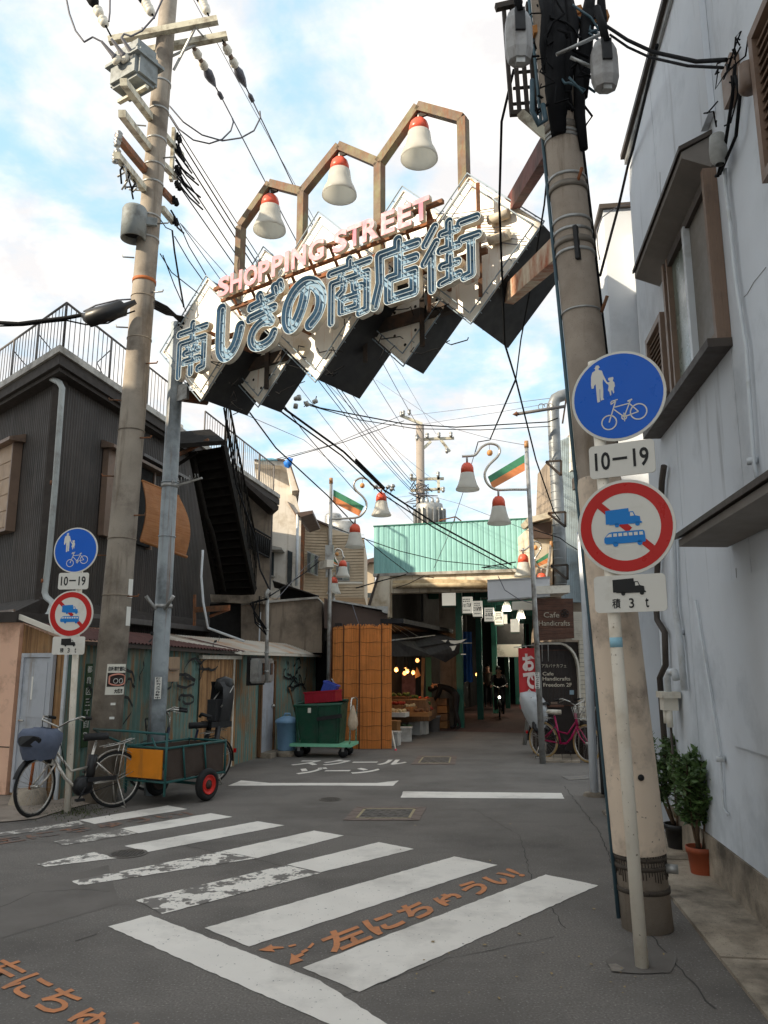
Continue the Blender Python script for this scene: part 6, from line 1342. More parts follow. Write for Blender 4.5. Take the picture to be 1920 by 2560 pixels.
cn_ = thing('cafe_canopy', 'white canopy slab over the wooden cafe sign', 'canopy', at(*zL(1330, 1450), 15.0)); MB().prism([at(*zL(*p), 14.95) for p in ((1215, 1425), (1450, 1418), (1452, 1470), (1218, 1480))], (0, .9, 0)).build('slab', M_offwhite, cn_)
sb2 = thing('hanging_board', 'small blank white board under the large light box', 'sign board', at(*zL(1120, 1550), 16), 'boards hanging in the arcade'); MB().prism([at(*zL(*p), 16.0) for p in ((1055, 1532), (1195, 1525), (1195, 1588), (1055, 1588))], (0, .1, 0)).build('board', M_paper, sb2)
# big duct with brackets
du = thing('exhaust_duct', 'large grey spiral exhaust duct rising beside the clapboard building', 'duct', at(*zL(1385, 1410), 15.8))
rD = at(*zL(1432, 800), 15.8).x-at(*zL(1395-28, 800), 15.8).x; rD = .12
path = [at(*zL(*p), 15.8) for p in ((1388, 1412), (1380, 1100), (1365, 800), (1348, 500), (1335, 220), (1338, 165), (1352, 130), (1385, 112), (1430, 100))]
MB().tube(path, .125, 18).build('pipe', M_duct, du)
for i in range(22):
    t = i/21; p = path[0].lerp(path[4], t); MB().lathe([(.122, -.012), (.131, 0), (.122, .012)], p, 18, (path[4]-path[0])).build('seam', M_duct, du)
for y0, x0, x1 in ((565, 1285, 1390), (920, 1300, 1420), (1285, 1320, 1435)):
    a, b, c = at(*zL(x0, y0), 15.45), at(*zL(x1, y0-8), 15.45), at(*zL(x1, y0+95), 15.45); MB().bar(a, b, .04).bar(a, c, .04).bar(b, c, .04).build('bracket', M_innerdark, du)
bp_ = thing('bracket_arm', 'slim iron arm with scroll pointing left from the duct top', 'bracket', at(*zL(1420, 180), 15.4)); MB().tube([at(*zL(1080, 236), 15.4), at(*zL(1418, 182), 15.4)], .035, 6).build('arm', M_rail, bp_); MB().lathe([(0, -.1), (.06, 0), (0, .02)], at(*zL(1085, 235), 15.4), 8, (1, 0, .1)).build('tip', M_rust, bp_); MB().bar(at(*zL(1400, 300), 15.4), at(*zL(1425, 130), 15.4), .03).build('plate', M_innerdark, bp_)
for k in range(3): MB().tube([at(*zL(1255+k*30, 185), 15.4)+Vector((math.cos(i*.7)*.07, 0, math.sin(i*.7)*.07)) for i in range(9)], .008, 4).build('scroll', M_rail, bp_)
gp = thing('grey_post', 'slim pale grey post with black drain pipe at the blue building corner', 'post', (2.79, 10.86, 0))
MB().tube([(2.79, 10.86, 0), at(1463, 1500, 10.86), at(1452, 1330, 10.86)], .055, 10).build('post', M_blue, gp); MB().tube([at(1512, 1985, 10.7), at(1510, 1960, 10.7), at(1493, 1690, 10.7), at(1478, 1545, 10.7)], .045, 10).build('drain_pipe', M_black, gp)
MB().lathe([(0, .06), (.14, .04), (.16, 0)], (2.79, 10.86, 0), 8).build('foot', M_conc2, gp); MB().lathe([(.046, -.02), (.056, -.02), (.056, .02), (.046, .02)], at(1496, 1725, 10.7), 8).build('clip', M_galv, gp)
# red oden banner
bn = thing('oden_banner', 'red banner lettered おでん hanging by the right street lamp', 'banner', at(*z7(390, 900), 15.45))
PBn = Plane((0, 15.45), (1, 0)); NX, NZ = 10, 16; bm_ = MB(); vs = []
for j in range(NZ+1):
    for i in range(NX+1):
        x = 285+215*i/NX+ (22*j/NZ)*(1-i/NX*.3); y = 612+790*j/NZ + (10*abs(math.sin(i/NX*2*math.pi)) if j == 0 else 0); vs.append(at(*z7(x, y), 15.45+.03*math.sin(i*.8+j*.25)))
bm_.add(vs, [(j*(NX+1)+i, j*(NX+1)+i+1, (j+1)*(NX+1)+i+1, (j+1)*(NX+1)+i) for j in range(NZ) for i in range(NX)], True)
bo = bm_.build('cloth', mat('banner red', L(196, 58, 62), .8, var=.05), bn)
for ch, p0, p1 in (('お', z7(330, 690), z7(500, 915)), ('で', z7(340, 925), z7(510, 1145)), ('ん', z7(345, 1160), z7(515, 1370))):
    me = text_mesh(ch, 1, 0, .05); u0, z1_ = PBn.hit(*p0); u1, z0_ = PBn.hit(*p1); place_mesh(me, PBn.pt(u0, z0_, .045), (1, 0, 0), (0, 0, 1), (0, -1, 0), fit=(u1-u0, z1_-z0_)); flat('lettering', me, mat('banner white', L(226, 210, 204), .8), bo)
MB().tube([at(*z7(228, 608), 15.45), at(*z7(500, 578), 15.45)], .01, 6).build('cross_rod', M_galv, bn); MB().tube([at(*z7(505, 570), 15.48), at(*z7(515, 2000), 15.48)], .012, 6).build('pole', M_galv, bn)
for x in (285, 385): MB().tube([at(*z7(x, 600), 15.45), at(*z7(x, 625), 15.45)], .012, 5).build('loop', M_white, bn)

# =================================================================== BICYCLES
M_silver = mat('silver frame paint', L(206, 200, 190), .3, .6, var=.05); M_tyre = mat('tyre', (.014, .014, .014), .8, var=.2); M_rim = mat('alloy rim', L(186, 182, 174), .3, .7); M_spoke = mat('spoke wire', L(150, 148, 142), .35, .7)
M_pinkf = mat('magenta bicycle paint', L(168, 26, 84), .3, var=.06); M_fblack = mat('black frame paint', (.018, .018, .02), .35); M_navy = mat('navy frame paint', L(34, 38, 60), .4); M_tantyre = mat('tan tyre', L(168, 140, 96), .8)
def bicycle(label, rear, front, frame_m, steer=0.0, wr=.33, tyre=None, rack=True, basket=None, child=False, lean=0.0, stand=True, saddle_m=None, grp=None, motor=False):
    rear, front = Vector(rear), Vector(front); dr = (front-rear); dr.z = 0; L_ = dr.length; f = dr.normalized(); up = Vector((0, 0, 1)); s = Vector((-f.y, f.x, 0))
    up = (up + s*lean).normalized(); base = rear.lerp(front, .5)
    t = thing('bicycle', label, 'bicycle', base, grp)
    P = lambda x, z, y=0.0: rear + f*(x*L_/1.08) + up*z + s*y
    tyre = tyre or M_tyre
    def wheel(c, fd, name):
        sd = fd.cross(up).normalized(); W = MB(); W.tube([c+(fd*math.cos(a)+up*math.sin(a))*(wr-.018) for a in [2*math.pi*i/36 for i in range(36)]], .019, 8, closed=True); w = W.build(name, tyre, t)
        MB().tube([c+(fd*math.cos(a)+up*math.sin(a))*(wr-.042) for a in [2*math.pi*i/36 for i in range(36)]], .011, 6, closed=True).build('rim', M_rim, w)
        SP = MB()
        for i in range(28): a = 2*math.pi*i/28; SP.tube([c+sd*.025*(1 if i % 2 else -1), c+(fd*math.cos(a+.15)+up*math.sin(a+.15))*(wr-.045)], .0016, 3, cap=False)
        SP.build('spokes', M_spoke, w); MB().tube([c-sd*.05, c+sd*.05], .022, 8).build('hub', M_rim, w)
        return sd
    ca, sa = math.cos(steer), math.sin(steer); ff = (f*ca + s*sa).normalized(); fs = Vector((-ff.y, ff.x, 0))
    rc = P(0, wr); fc = P(1.08, wr)
    wheel(rc, f, 'rear_wheel'); wheel(fc, ff, 'front_wheel')
    bbk = P(.44, .29); seat_top = P(.30, .78); hd0, hd1 = P(.86, .62), P(.82, .84); crown = P(.885, .56)
    fr = MB(); fr.tube([hd0, P(.70, .40), P(.58, .30), bbk], .02, 8).tube([hd0.lerp(hd1, .4), P(.62, .47), P(.39, .50)], .016, 8).tube([bbk, seat_top], .018, 8).tube([hd0, hd1], .024, 8)
    for y in (-.055, .055): fr.tube([bbk, rc+s*y], .011, 6).tube([P(.345, .60), rc+s*y], .010, 6)
    fr.build('frame', frame_m, t)
    fk = MB(); 
    for y in (-.055, .055): fk.tube([crown+fs*y*.8, crown.lerp(fc, .55)+fs*y-ff*.02, fc+fs*y], .011, 6)
    fk.tube([crown-fs*.05, crown+fs*.05], .014, 6).tube([crown, hd0], .014, 6); fk.build('fork', M_silver if frame_m is M_silver else frame_m, t)
    st = MB(); hb = hd1+up*.14; st.tube([hd1, hb], .013, 8)
    st.tube([hb-fs*.26-ff*.22+up*.09, hb-fs*.27-ff*.05+up*.12, hb-fs*.2+ff*.05+up*.08, hb, hb+fs*.2+ff*.05+up*.08, hb+fs*.27-ff*.05+up*.12, hb+fs*.26-ff*.22+up*.09], .012, 8).build('handlebar', M_rim, t)
    for y in (-1, 1): MB().tube([hb+fs*.262*y-ff*.12+up*.107, hb+fs*.26*y-ff*.24+up*.088], .019, 8).build('grip', M_black, t); MB().tube([hb+fs*.25*y-ff*.02+up*.1, hb+fs*.25*y-ff*.14+up*.06], .007, 5).build('brake_lever', M_rim, t)
    MB().tube([hb-fs*.2+ff*.05+up*.08, hb-fs*.1+ff*.16, crown+up*.05+ff*.05], .005, 5).tube([hb+fs*.2+ff*.05+up*.08, hb+fs*.1+ff*.14, P(.7, .5)], .005, 5).build('brake_cable', M_cable, t)
    sd_ = MB(); c = seat_top+up*.05; pts = [(-.13, .085), (-.10, .10), (-.02, .085), (.05, .04), (.14, .024), (.15, .012)]; vs = []
    for x, w in pts:
        for y, z in ((-1, .0), (-.7, .05), (0, .06), (.7, .05), (1, 0), (0, -.03)): vs.append(c+f*x+s*w*y+up*z)
    sd_.add(vs, [(i*6+k, i*6+(k+1) % 6, (i+1)*6+(k+1) % 6, (i+1)*6+k) for i in range(5) for k in range(6)]+[(5, 4, 3, 2, 1, 0), tuple(30+k for k in range(6))], True); sd_.build('saddle', saddle_m or M_black, t)
    MB().tube([seat_top, c], .013, 6).build('seat_post', M_rim, t)
    fd_ = MB(); a0, a1 = math.radians(20), math.radians(200); ring = [math.radians(-5)+i*math.radians(165)/14 for i in range(15)]; vs = []
    for a in ring:
        for y in (-.03, 0, .03): vs.append(rc-(f*math.cos(a)-up*math.sin(a))*(wr+.03-abs(y)*.3)+s*y)
    fd_.add(vs, [(i*3+k, i*3+k+1, (i+1)*3+k+1, (i+1)*3+k) for i in range(14) for k in range(2)], True); fd_.build('mudguard', M_silver if frame_m is M_silver else M_fblack, t)
    vs = []; fd2 = MB(); ring = [math.radians(20)+i*math.radians(120)/10 for i in range(11)]
    for a in ring:
        for y in (-.03, 0, .03): vs.append(fc+(ff*math.cos(a)+up*math.sin(a))*(wr+.03-abs(y)*.3)+fs*y)
    fd2.add(vs, [(i*3+k, i*3+k+1, (i+1)*3+k+1, (i+1)*3+k) for i in range(10) for k in range(2)], True); fd2.build('mudguard', M_black, t)
    MB().box(rc-f*(wr+.05)+up*.12, (.04, .04, .06)).build('tail_reflector', mat('red reflector', L(190, 20, 20), .2), t)
    cr = MB(); cr.tube([bbk+s*.06+(f*math.cos(a)+up*math.sin(a))*.09 for a in [i*.42 for i in range(15)]], .008, 5, closed=True).tube([bbk+s*.07, bbk+s*.07+f*.08-up*.14], .009, 6).tube([bbk-s*.07, bbk-s*.07-f*.08+up*.14], .009, 6)
    cr.tube([bbk+s*.06+up*.09, rc+s*.06+up*.04], .005, 4).tube([bbk+s*.06-up*.09, rc+s*.06-up*.04], .005, 4).build('chainset', M_fblack, t)
    for y, k in ((.1, 1), (-.1, -1)): MB().box(bbk+s*y*1.15+f*.08*k-up*.14*k, (.1, .07, .025), math.atan2(f.y, f.x)).build('pedal', M_black, t)
    if motor: MB().lathe([(.0, .07), (.1, .06), (.12, 0), (.1, -.06), (0, -.07)], bbk+f*.02, 14, s).build('motor_unit', M_blackplastic, t); MB().tube([P(.37, .36), P(.33, .64)], .055, 8).build('battery', M_blackplastic, t); MB().bar(P(.02, .36, .07), P(.42, .36, .07), .02, .05).build('chain_cover', M_fblack, t)
    if rack:
        r_ = MB()
        for y in (-.06, .06): r_.tube([P(.22, .72, y), P(-.05, .75, y), P(-.24, .80, y*.6)], .007, 5)
        for x in (-.2, -.1, .0, .1): r_.tube([P(x, .755, -.06), P(x, .755, .06)], .006, 5)
        for y in (-.07, .07): r_.tube([P(-.08, .75, y), rc+s*y], .006, 5).tube([P(-.3, wr+.1, y*.6), rc+s*y], .004, 4)
        r_.build('rear_rack', M_rim, t)
    if stand:
        k_ = MB()
        for y in (-.1, .1): k_.tube([rc+s*y*.7, P(-.06, .1, y*1.4), P(-.10, .008, y*1.5)], .009, 6)
        k_.tube([P(-.10, .008, -.15), P(-.10, .008, .15)], .008, 6).build('stand', M_rim, t)
    if basket:
        b0 = hd1+ff*(.30 if basket == 'cover' else .2)-up*(.07 if basket == 'cover' else .03); bk = MB(); w, h, d_ = .17, .2, .13
        rims = []
        for z, k in ((h, 1.0), (h*.5, .88), (0, .76)): rims.append([b0+fs*w*k*a+ff*d_*k*b+up*(z-.05) for a, b in ((-1, -1), (1, -1), (1, 1), (-1, 1))])
        for q in rims: bk.tube(q, .006, 4, closed=True)
        for i in range(4):
            for k in range(6): bk.tube([rims[0][i].lerp(rims[0][(i+1) % 4], k/6), rims[2][i].lerp(rims[2][(i+1) % 4], k/6)], .0035, 4)
        for k in range(1, 5): bk.tube([rims[2][0].lerp(rims[2][3], k/5), rims[2][1].lerp(rims[2][2], k/5)], .0035, 4)
        bk.build('basket', M_black if basket != 'steel' else M_rim, t); MB().box(b0+up*.05, (.02, .02, .02)).build('basket_clip', M_black, t)
        if basket == 'cover':
            cv = MB(); n = 14; prof = [(.78, -.08), (.95, .02), (1.12, .10), (1.1, .20), (.9, .25), (.0, .27)]; vs = []
            rg = random.Random(3)
            for k, z in prof:
                for i in range(n):
                    a = 2*math.pi*i/n; sx = abs(math.cos(a))**.6*math.copysign(1, math.cos(a)); sy = abs(math.sin(a))**.6*math.copysign(1, math.sin(a)); vs.append(b0+(fs*sx*(w+.03)+ff*sy*(d_+.03))*k*(1+rg.uniform(-.07, .07))+up*(z-.04+rg.uniform(-.015, .015)))
            cv.add(vs, [(i*n+k, i*n+(k+1) % n, (i+1)*n+(k+1) % n, (i+1)*n+k) for i in range(len(prof)-1) for k in range(n)], True); cv.build('basket_cover', mat('blue grey basket cover', L(90, 98, 116), .8, var=.12, scale=10, bump=.4, bscale=30), t)
            sk = cv = MB(); vs = [b0+fs*.15*math.cos(a)*(1+.12*math.sin(3*a))+ff*(.15+.02*math.sin(2*a))+up*(.09+.075*math.sin(a)*(1+.2*math.cos(2*a))) for a in [i*.35 for i in range(18)]]; MB().prism(vs, ff*.03).build('dark_bag', M_black, t)
    if child:
        c = P(-.02 if child != 'rain' else -.16, .80); sh_ = MB(); prof = [(-.16, .0, .14), (-.18, .2, .17), (-.2, .42, .18), (-.2, .58, .16), (-.16, .66, .12)] if child != 'rain' else [(-.16, -.1, .14), (-.18, 0, .17), (-.2, .15, .18), (-.2, .25, .16), (-.16, .32, .12)]; vs = []
        for x, z, w in prof:
            for y, xx in ((-1, .2), (-.85, .02), (-.4, -.05), (.4, -.05), (.85, .02), (1, .2)): vs.append(c+f*(x+xx)+s*w*y+up*z)
        sh_.add(vs, [(i*6+k, i*6+k+1, (i+1)*6+k+1, (i+1)*6+k) for i in range(4) for k in range(5)], True)
        sh_.box(c+up*.05-f*.02, (.34, .3, .08), math.atan2(f.y, f.x)); sb_ = sh_.build('child_seat', M_blackplastic, t)
        MB().tube([c+f*.16-s*.17+up*.16, c+f*.24+up*.2, c+f*.16+s*.17+up*.16], .025, 7).build('hand_bar', M_black, sb_)
        for y in (-1, 1): MB().tube([c+f*.02+s*.12*y+up*.02, c+f*.06+s*.16*y-up*.25, c+f*.14+s*.16*y-up*.32], .04, 7).build('foot_guard', M_blackplastic, sb_); MB().tube([c-f*.2+s*.13*y+up*(.6 if child != 'rain' else .25), c+f*.02+s*.17*y+up*.3], .01, 5).build('seat_trim', M_rim, sb_)
        MB().lathe([(0, .14), (.12, .1), (.15, 0), (.12, -.08), (0, -.1)], c-f*.12+up*(.6 if child != 'rain' else .26), 12).build('head_rest', M_blackplastic, sb_)
        sk = MB(); sk.box(c+up*(.25 if child != 'rain' else .1)-f*.02, (.2, .24, .3), math.atan2(f.y, f.x)); sk.build('cushion', mat('dark padded cloth', (.03, .03, .032), .9), sb_)
        if child == 'rain':
            o = MB(); n = 12; vs = []
            for k, z, x in ((.6, -.26, .02), (.95, -.12, 0.0), (1.15, .06, -.05), (1.15, .24, -.1), (.85, .38, -.16), (.0, .42, -.16)):
                for i in range(n): a = 2*math.pi*i/n; vs.append(c+f*(x+.22*k*math.cos(a))+s*.21*k*math.sin(a)+up*z)
            o.add(vs, [(i*n+k, i*n+(k+1) % n, (i+1)*n+(k+1) % n, (i+1)*n+k) for i in range(5) for k in range(n)], True); o.build('rain_cover', mat('clear rain cover', L(196, 200, 202), .15, var=.1, scale=9, alpha=.82, bump=.5, bscale=12, spec=.7), t)
            MB().tube([c-f*.2-s*.2+up*.2, c-f*.16+up*.44, c-f*.1+s*.2+up*.2], .014, 6).build('cover_pipe', M_offwhite, t); MB().lathe([(0, .07), (.03, .03), (0, 0)], c-f*.3+up*.42, 8).build('pink_tip', mat('pink tip', L(226, 70, 90), .5), t)
    return t
bicycle('silver city bicycle with blue grey basket cover parked at the left kerb', G(285, 2019), G(90, 2042)+Vector((-.02, -.03, 0)), M_silver, steer=.55, basket='cover', lean=-.05, motor=True)
bicycle('black bicycle with a rear child seat behind the yellow cart', (-2.52, 11.9, 0), (-3.22, 11.25, 0), M_navy, steer=-.5, child=True, basket='black', lean=.03)
bicycle('magenta bicycle with clear rain cover on its child seat by the cafe', (2.98, 15.15, 0), (3.62, 14.45, 0), M_pinkf, steer=-.15, tyre=M_tantyre, basket='steel', child='rain', saddle_m=M_offwhite, lean=.02)

# =================================================================== HAND CART
M_cartteal = mat('teal cart tube', L(30, 84, 82), .5, var=.12, scale=8, dirt=L(60, 70, 64), dirt_amt=.3); M_cartyel = mat('yellow cart panel', L(212, 128, 22), .6, var=.08, scale=4, dirt=L(170, 105, 30), dirt_amt=.4, streak=L(150, 96, 40), streak_amt=.2)
M_cartdark = mat('dark ply and shaded wheel', L(70, 58, 50), .8, var=.15, scale=4); M_redrim = mat('red wheel rim', L(212, 44, 32), .45, var=.06)
ct_o = Vector((-2.66, 9.92, 0)); ca_ = R(62); cu_ = Vector((math.cos(ca_), math.sin(ca_), 0)); cv_ = Vector((-math.sin(ca_), math.cos(ca_), 0))
ct = thing('hand_cart', 'teal framed hand cart with yellow end panel and red wheels', 'cart', ct_o+cu_*.5+cv_*.3)
CP = lambda a, b, z: ct_o + cu_*a + cv_*b + Vector((0, 0, z))
LC, WC, z0c, z1c = 1.12, .64, .34, .68
tb2 = MB()
for b in (0, WC):
    for z in (z0c-.04, z1c+.02): tb2.tube([CP(0, b, z), CP(LC, b, z)], .016, 6)
for a in (0, LC):
    for z in (z0c-.04, z1c+.02): tb2.tube([CP(a, 0, z), CP(a, WC, z)], .016, 6)
    for b in (0, WC): tb2.tube([CP(a, b, .14 if a == 0 else z0c-.06), CP(a, b, z1c+.04+(.16 if a == 0 and b == 0 else 0))], .016, 6)
for a in (.35, .75): tb2.tube([CP(a, -.005, z0c-.04), CP(a-.06, -.005, z1c+.02)], .012, 6)
tb2.tube([CP(0, 0, z0c+.1), CP(0, .25, z1c+.14)], .012, 6); tb2.build('tube_frame', M_cartteal, ct)
MB().prism([CP(-.02, .03, z0c), CP(-.02, WC-.02, z0c), CP(-.02, WC-.02, z1c), CP(-.02, .03, z1c)], -cu_*.016).build('end_panel', M_cartyel, ct)
MB().prism([CP(.02, .012, z0c), CP(LC-.02, .012, z0c), CP(LC-.02, .012, z1c), CP(.02, .012, z1c)], cv_*.014).build('side_panel', M_cartdark, ct)
MB().prism([CP(.02, WC-.02, z0c), CP(LC-.02, WC-.02, z0c), CP(LC-.02, WC-.02, z1c), CP(.02, WC-.02, z1c)], cv_*.014).build('side_panel', M_cartdark, ct)
MB().prism([CP(.0, 0, z0c-.02), CP(LC, 0, z0c-.02), CP(LC, WC, z0c-.02), CP(0, WC, z0c-.02)], (0, 0, .018)).build('floor_board', M_cartdark, ct); MB().prism([CP(LC-.02, .03, z0c), CP(LC-.02, WC-.03, z0c), CP(LC-.02, WC-.03, z1c), CP(LC-.02, .03, z1c)], cu_*.016).build('end_panel', M_cartdark, ct)
MB().tube([CP(.05, .05, z1c+.18), CP(-.1, .5, z1c+.21), CP(-.25, 1.0, z1c+.23)], .016, 6).tube([CP(.0, WC, z1c+.03), CP(-.1, 1.0, z1c+.15), CP(-.25, 1.0, z1c+.23)], .014, 6).build('pull_handle', M_cartteal, ct)
for b in (-.1, WC+.1):
    c = CP(.66, b, .205); w = MB(); w.tube([c+(cu_*math.cos(x)+Vector((0, 0, math.sin(x))))*.155 for x in [2*math.pi*i/28 for i in range(28)]], .047, 10, closed=True); wo = w.build('wheel', M_tyre, ct)
    MB().lathe([(.06, .03), (.08, .015), (.105, .03), (.12, .045), (.12, -.045), (.105, -.03), (.08, -.015), (.06, -.03)], c, 24, cv_).build('rim', M_redrim if b < 0 else M_cartdark, wo); MB().lathe([(0, .055), (.04, .05), (.055, .03), (.055, -.03), (0, -.05)], c, 12, cv_).build('hub', M_cartdark, wo)  # left rim and spokes coloured dark to stand in for shade
    for i in range(8):
        a = i*math.pi/4; MB().bar(c+(cu_*math.cos(a)+Vector((0, 0, math.sin(a))))*.05, c+(cu_*math.cos(a)+Vector((0, 0, math.sin(a))))*.105, .025, .02).build('spoke', M_redrim if b < 0 else M_cartdark, wo)
MB().tube([CP(.66, -.1, .205), CP(.66, WC+.1, .205)], .018, 8).bar(CP(.66, .05, .205), CP(.66, .05, z0c-.05), .04).bar(CP(.66, WC-.05, .205), CP(.66, WC-.05, z0c-.05), .04).build('axle', M_cartteal, ct)

# =================================================================== BINS AND TROLLEY
bc_ = G(716, 1889); M_bucket = mat('pale blue plastic', L(126, 164, 196), .45, var=.06, scale=4, dirt=L(100, 134, 162), dirt_amt=.3)
stb = thing('stone_block', 'low stone block under the pale blue bin', 'block', bc_); MB().lathe([(.0, .1), (.24, .1), (.27, .06), (.26, 0)], bc_, 9).build('block', M_conc2, stb)
bk_ = thing('blue_bin', 'pale blue plastic dustbin with lid beside the green container', 'bin', bc_+Vector((0, 0, .1)))
MB().lathe([(0, 0), (.165, 0), (.17, .02), (.205, .5), (.215, .5), (.215, .53)], bc_+Vector((0, 0, .102)), 24).build('bucket', M_bucket, bk_)
MB().lathe([(.232, .52), (.232, .55), (.21, .57), (.12, .62), (.05, .635), (0, .635)], bc_+Vector((0, 0, .102)), 24).build('lid', M_bucket, bk_); MB().tube([bc_+Vector((-.06, 0, .73)), bc_+Vector((-.05, 0, .78)), bc_+Vector((.05, 0, .78)), bc_+Vector((.06, 0, .73))], .018, 7).build('handle', M_bucket, bk_)
br_ = thing('broom', 'wooden handled broom leaning against the shed by the blue bin', 'broom', G(*zC(975, 1300))); MB().tube([G(*zC(985, 1310))+Vector((0, 0, .15)), at(*zC(895, 885), 15.65)], .018, 7).build('handle', M_wood, br_); MB().lathe([(.02, .3), (.06, .2), (.1, 0)], G(*zC(980, 1310))+Vector((0, -.02, 0)), 8).build('bristles', M_wood, br_)
M_gbin = mat('dark green plastic', L(18, 72, 52), .5, var=.15, scale=5, dirt=L(46, 70, 58), dirt_amt=.5, dirt_scale=6, streak=L(12, 48, 36), streak_amt=.3); M_gdolly = mat('mint trolley deck', L(126, 196, 160), .5, var=.06, dirt=L(100, 160, 132), dirt_amt=.3)
PD = Plane((-1.70, 15.35), (1, -.16)); yw = math.atan2(-.16, 1)
tr_ = thing('platform_trolley', 'mint green platform trolley under the dark green container', 'trolley', PD.pt(.5, 0))
MB().pbox(PD, -.06, 1.12, .2, .25, -.62, .12).build('deck', M_gdolly, tr_)
for u in (.1, .95):
    for o in (.02, -.5): q = PD.pt(u, .09, o); w = MB().lathe([(0, .025), (.09, .02), (.09, -.02), (0, -.025)], q, 14, PD.n).build('caster', M_black, tr_); MB().box(q+Vector((0, 0, .07)), (.05, .06, .09), yw).build('fork', M_galv, w)
MB().tube([PD.pt(1.08, .25, .05), PD.pt(1.1, 1.02, .05), PD.pt(1.1, 1.08, -.02), PD.pt(1.1, 1.08, -.5), PD.pt(1.1, 1.02, -.56), PD.pt(1.08, .25, -.56)], .018, 8).build('push_handle', M_chrome, tr_)
gb = thing('green_container', 'dark green plastic waste container standing on the trolley', 'container', PD.pt(.5, .26))
m = MB(); lo = [PD.pt(.12, .255, -.02), PD.pt(.86, .255, -.02), PD.pt(.86, .255, -.56), PD.pt(.12, .255, -.56)]; hi = [PD.pt(.0, .94, .05), PD.pt(.91, .98, .05), PD.pt(.91, 1.02, -.6), PD.pt(.0, .98, -.6)]
m.add(lo+hi, [(3, 2, 1, 0), (0, 1, 5, 4), (1, 2, 6, 5), (2, 3, 7, 6), (3, 0, 4, 7)]); m.build('tub', M_gbin, gb)
MB().tube(hi, .03, 6, closed=True).build('rim', M_gbin, gb); 
for u in (.03, .45, .86): MB().bar(PD.pt(u+.09*(.5-u), .28, .0), PD.pt(u, .94, .07), .03, .03).build('rib', M_gbin, gb)
MB().bar(PD.pt(.45, .70, .07), PD.pt(.93, .77, .08), .03, .07).build('grab_bar', M_black, gb); MB().box(PD.pt(.3, .86, .072), (.06, .006, .09), yw).build('sticker', M_offwhite, gb)
def crate(label, c, w, d_, h, rz, m, tilt=0.0):
    t = thing('crate', label, 'crate', c); M3 = Matrix.Rotation(rz, 3, 'Z') @ Matrix.Rotation(tilt, 3, 'Y'); Q = lambda x, y, z: Vector(c)+M3 @ Vector((x, y, z))
    MB().box(Q(0, 0, .01), (w, d_, .02), rot=M3).build('bottom', m, t)
    for sx, sy, sw, sd in ((0, -1, w, .015), (0, 1, w, .015), (-1, 0, .015, d_-.032), (1, 0, .015, d_-.032)): MB().box(Q(sx*(w/2-.008), sy*(d_/2-.008), h/2+.021), (sw, sd, h), rot=M3).build('side', m, t)
    rmm = MB()
    for sx, sy, sw, sd in ((0, -1, w+.03, .03), (0, 1, w+.03, .03), (-1, 0, .03, d_), (1, 0, .03, d_)): rmm.box(Q(sx*w/2, sy*d_/2, h+.03), (sw, sd, .03), rot=M3)
    rmm.build('rim', m, t); sl = MB()
    for k in range(5): sl.box(Q(-w*.4+w*.2*k, -d_/2-.004, h*.5), (w*.025, .012, h*.8), rot=M3)
    sl.build('ribs', m, t); return t
M_cred = mat('crimson crate plastic', L(156, 24, 44), .4, var=.06); M_cblue = mat('blue crate plastic', L(52, 76, 168), .4, var=.06)
crate('crimson plastic crate lying on the dark green container', PD.pt(.50, 1.0, -.25), .62, .42, .17, yw-.1, M_cred, -.08)
crate('blue plastic crate tilted inside the crimson crate', PD.pt(.58, 1.13, -.25), .26, .3, .2, yw, M_cblue, .35)
pb_ = thing('plastic_bag', 'clear plastic bag hanging from the trolley handle', 'bag', PD.pt(1.12, .7, .05)); o = MB().lathe([(.02, .3), (.05, .2), (.09, .05), (.1, -.05), (.07, -.13), (0, -.16)], PD.pt(1.14, .66, .06), 10).build('bag', mat('clear bag', L(206, 186, 160), .3, alpha=.75, var=.2, scale=12), pb_)
ic = MB()
for k in range(14): c = PD.pt(.22+.12*random.random(), 1.04+.07*random.random(), -.1-.3*random.random()); ic.lathe([(0, .03), (.035, 0), (0, -.03)], c, 5)
fp = thing('foam_pieces', 'pale crumpled packing pieces in the crimson crate', 'packing'); o = ic.build('pieces', mat('pale teal plastic', L(150, 186, 182), .5), fp)
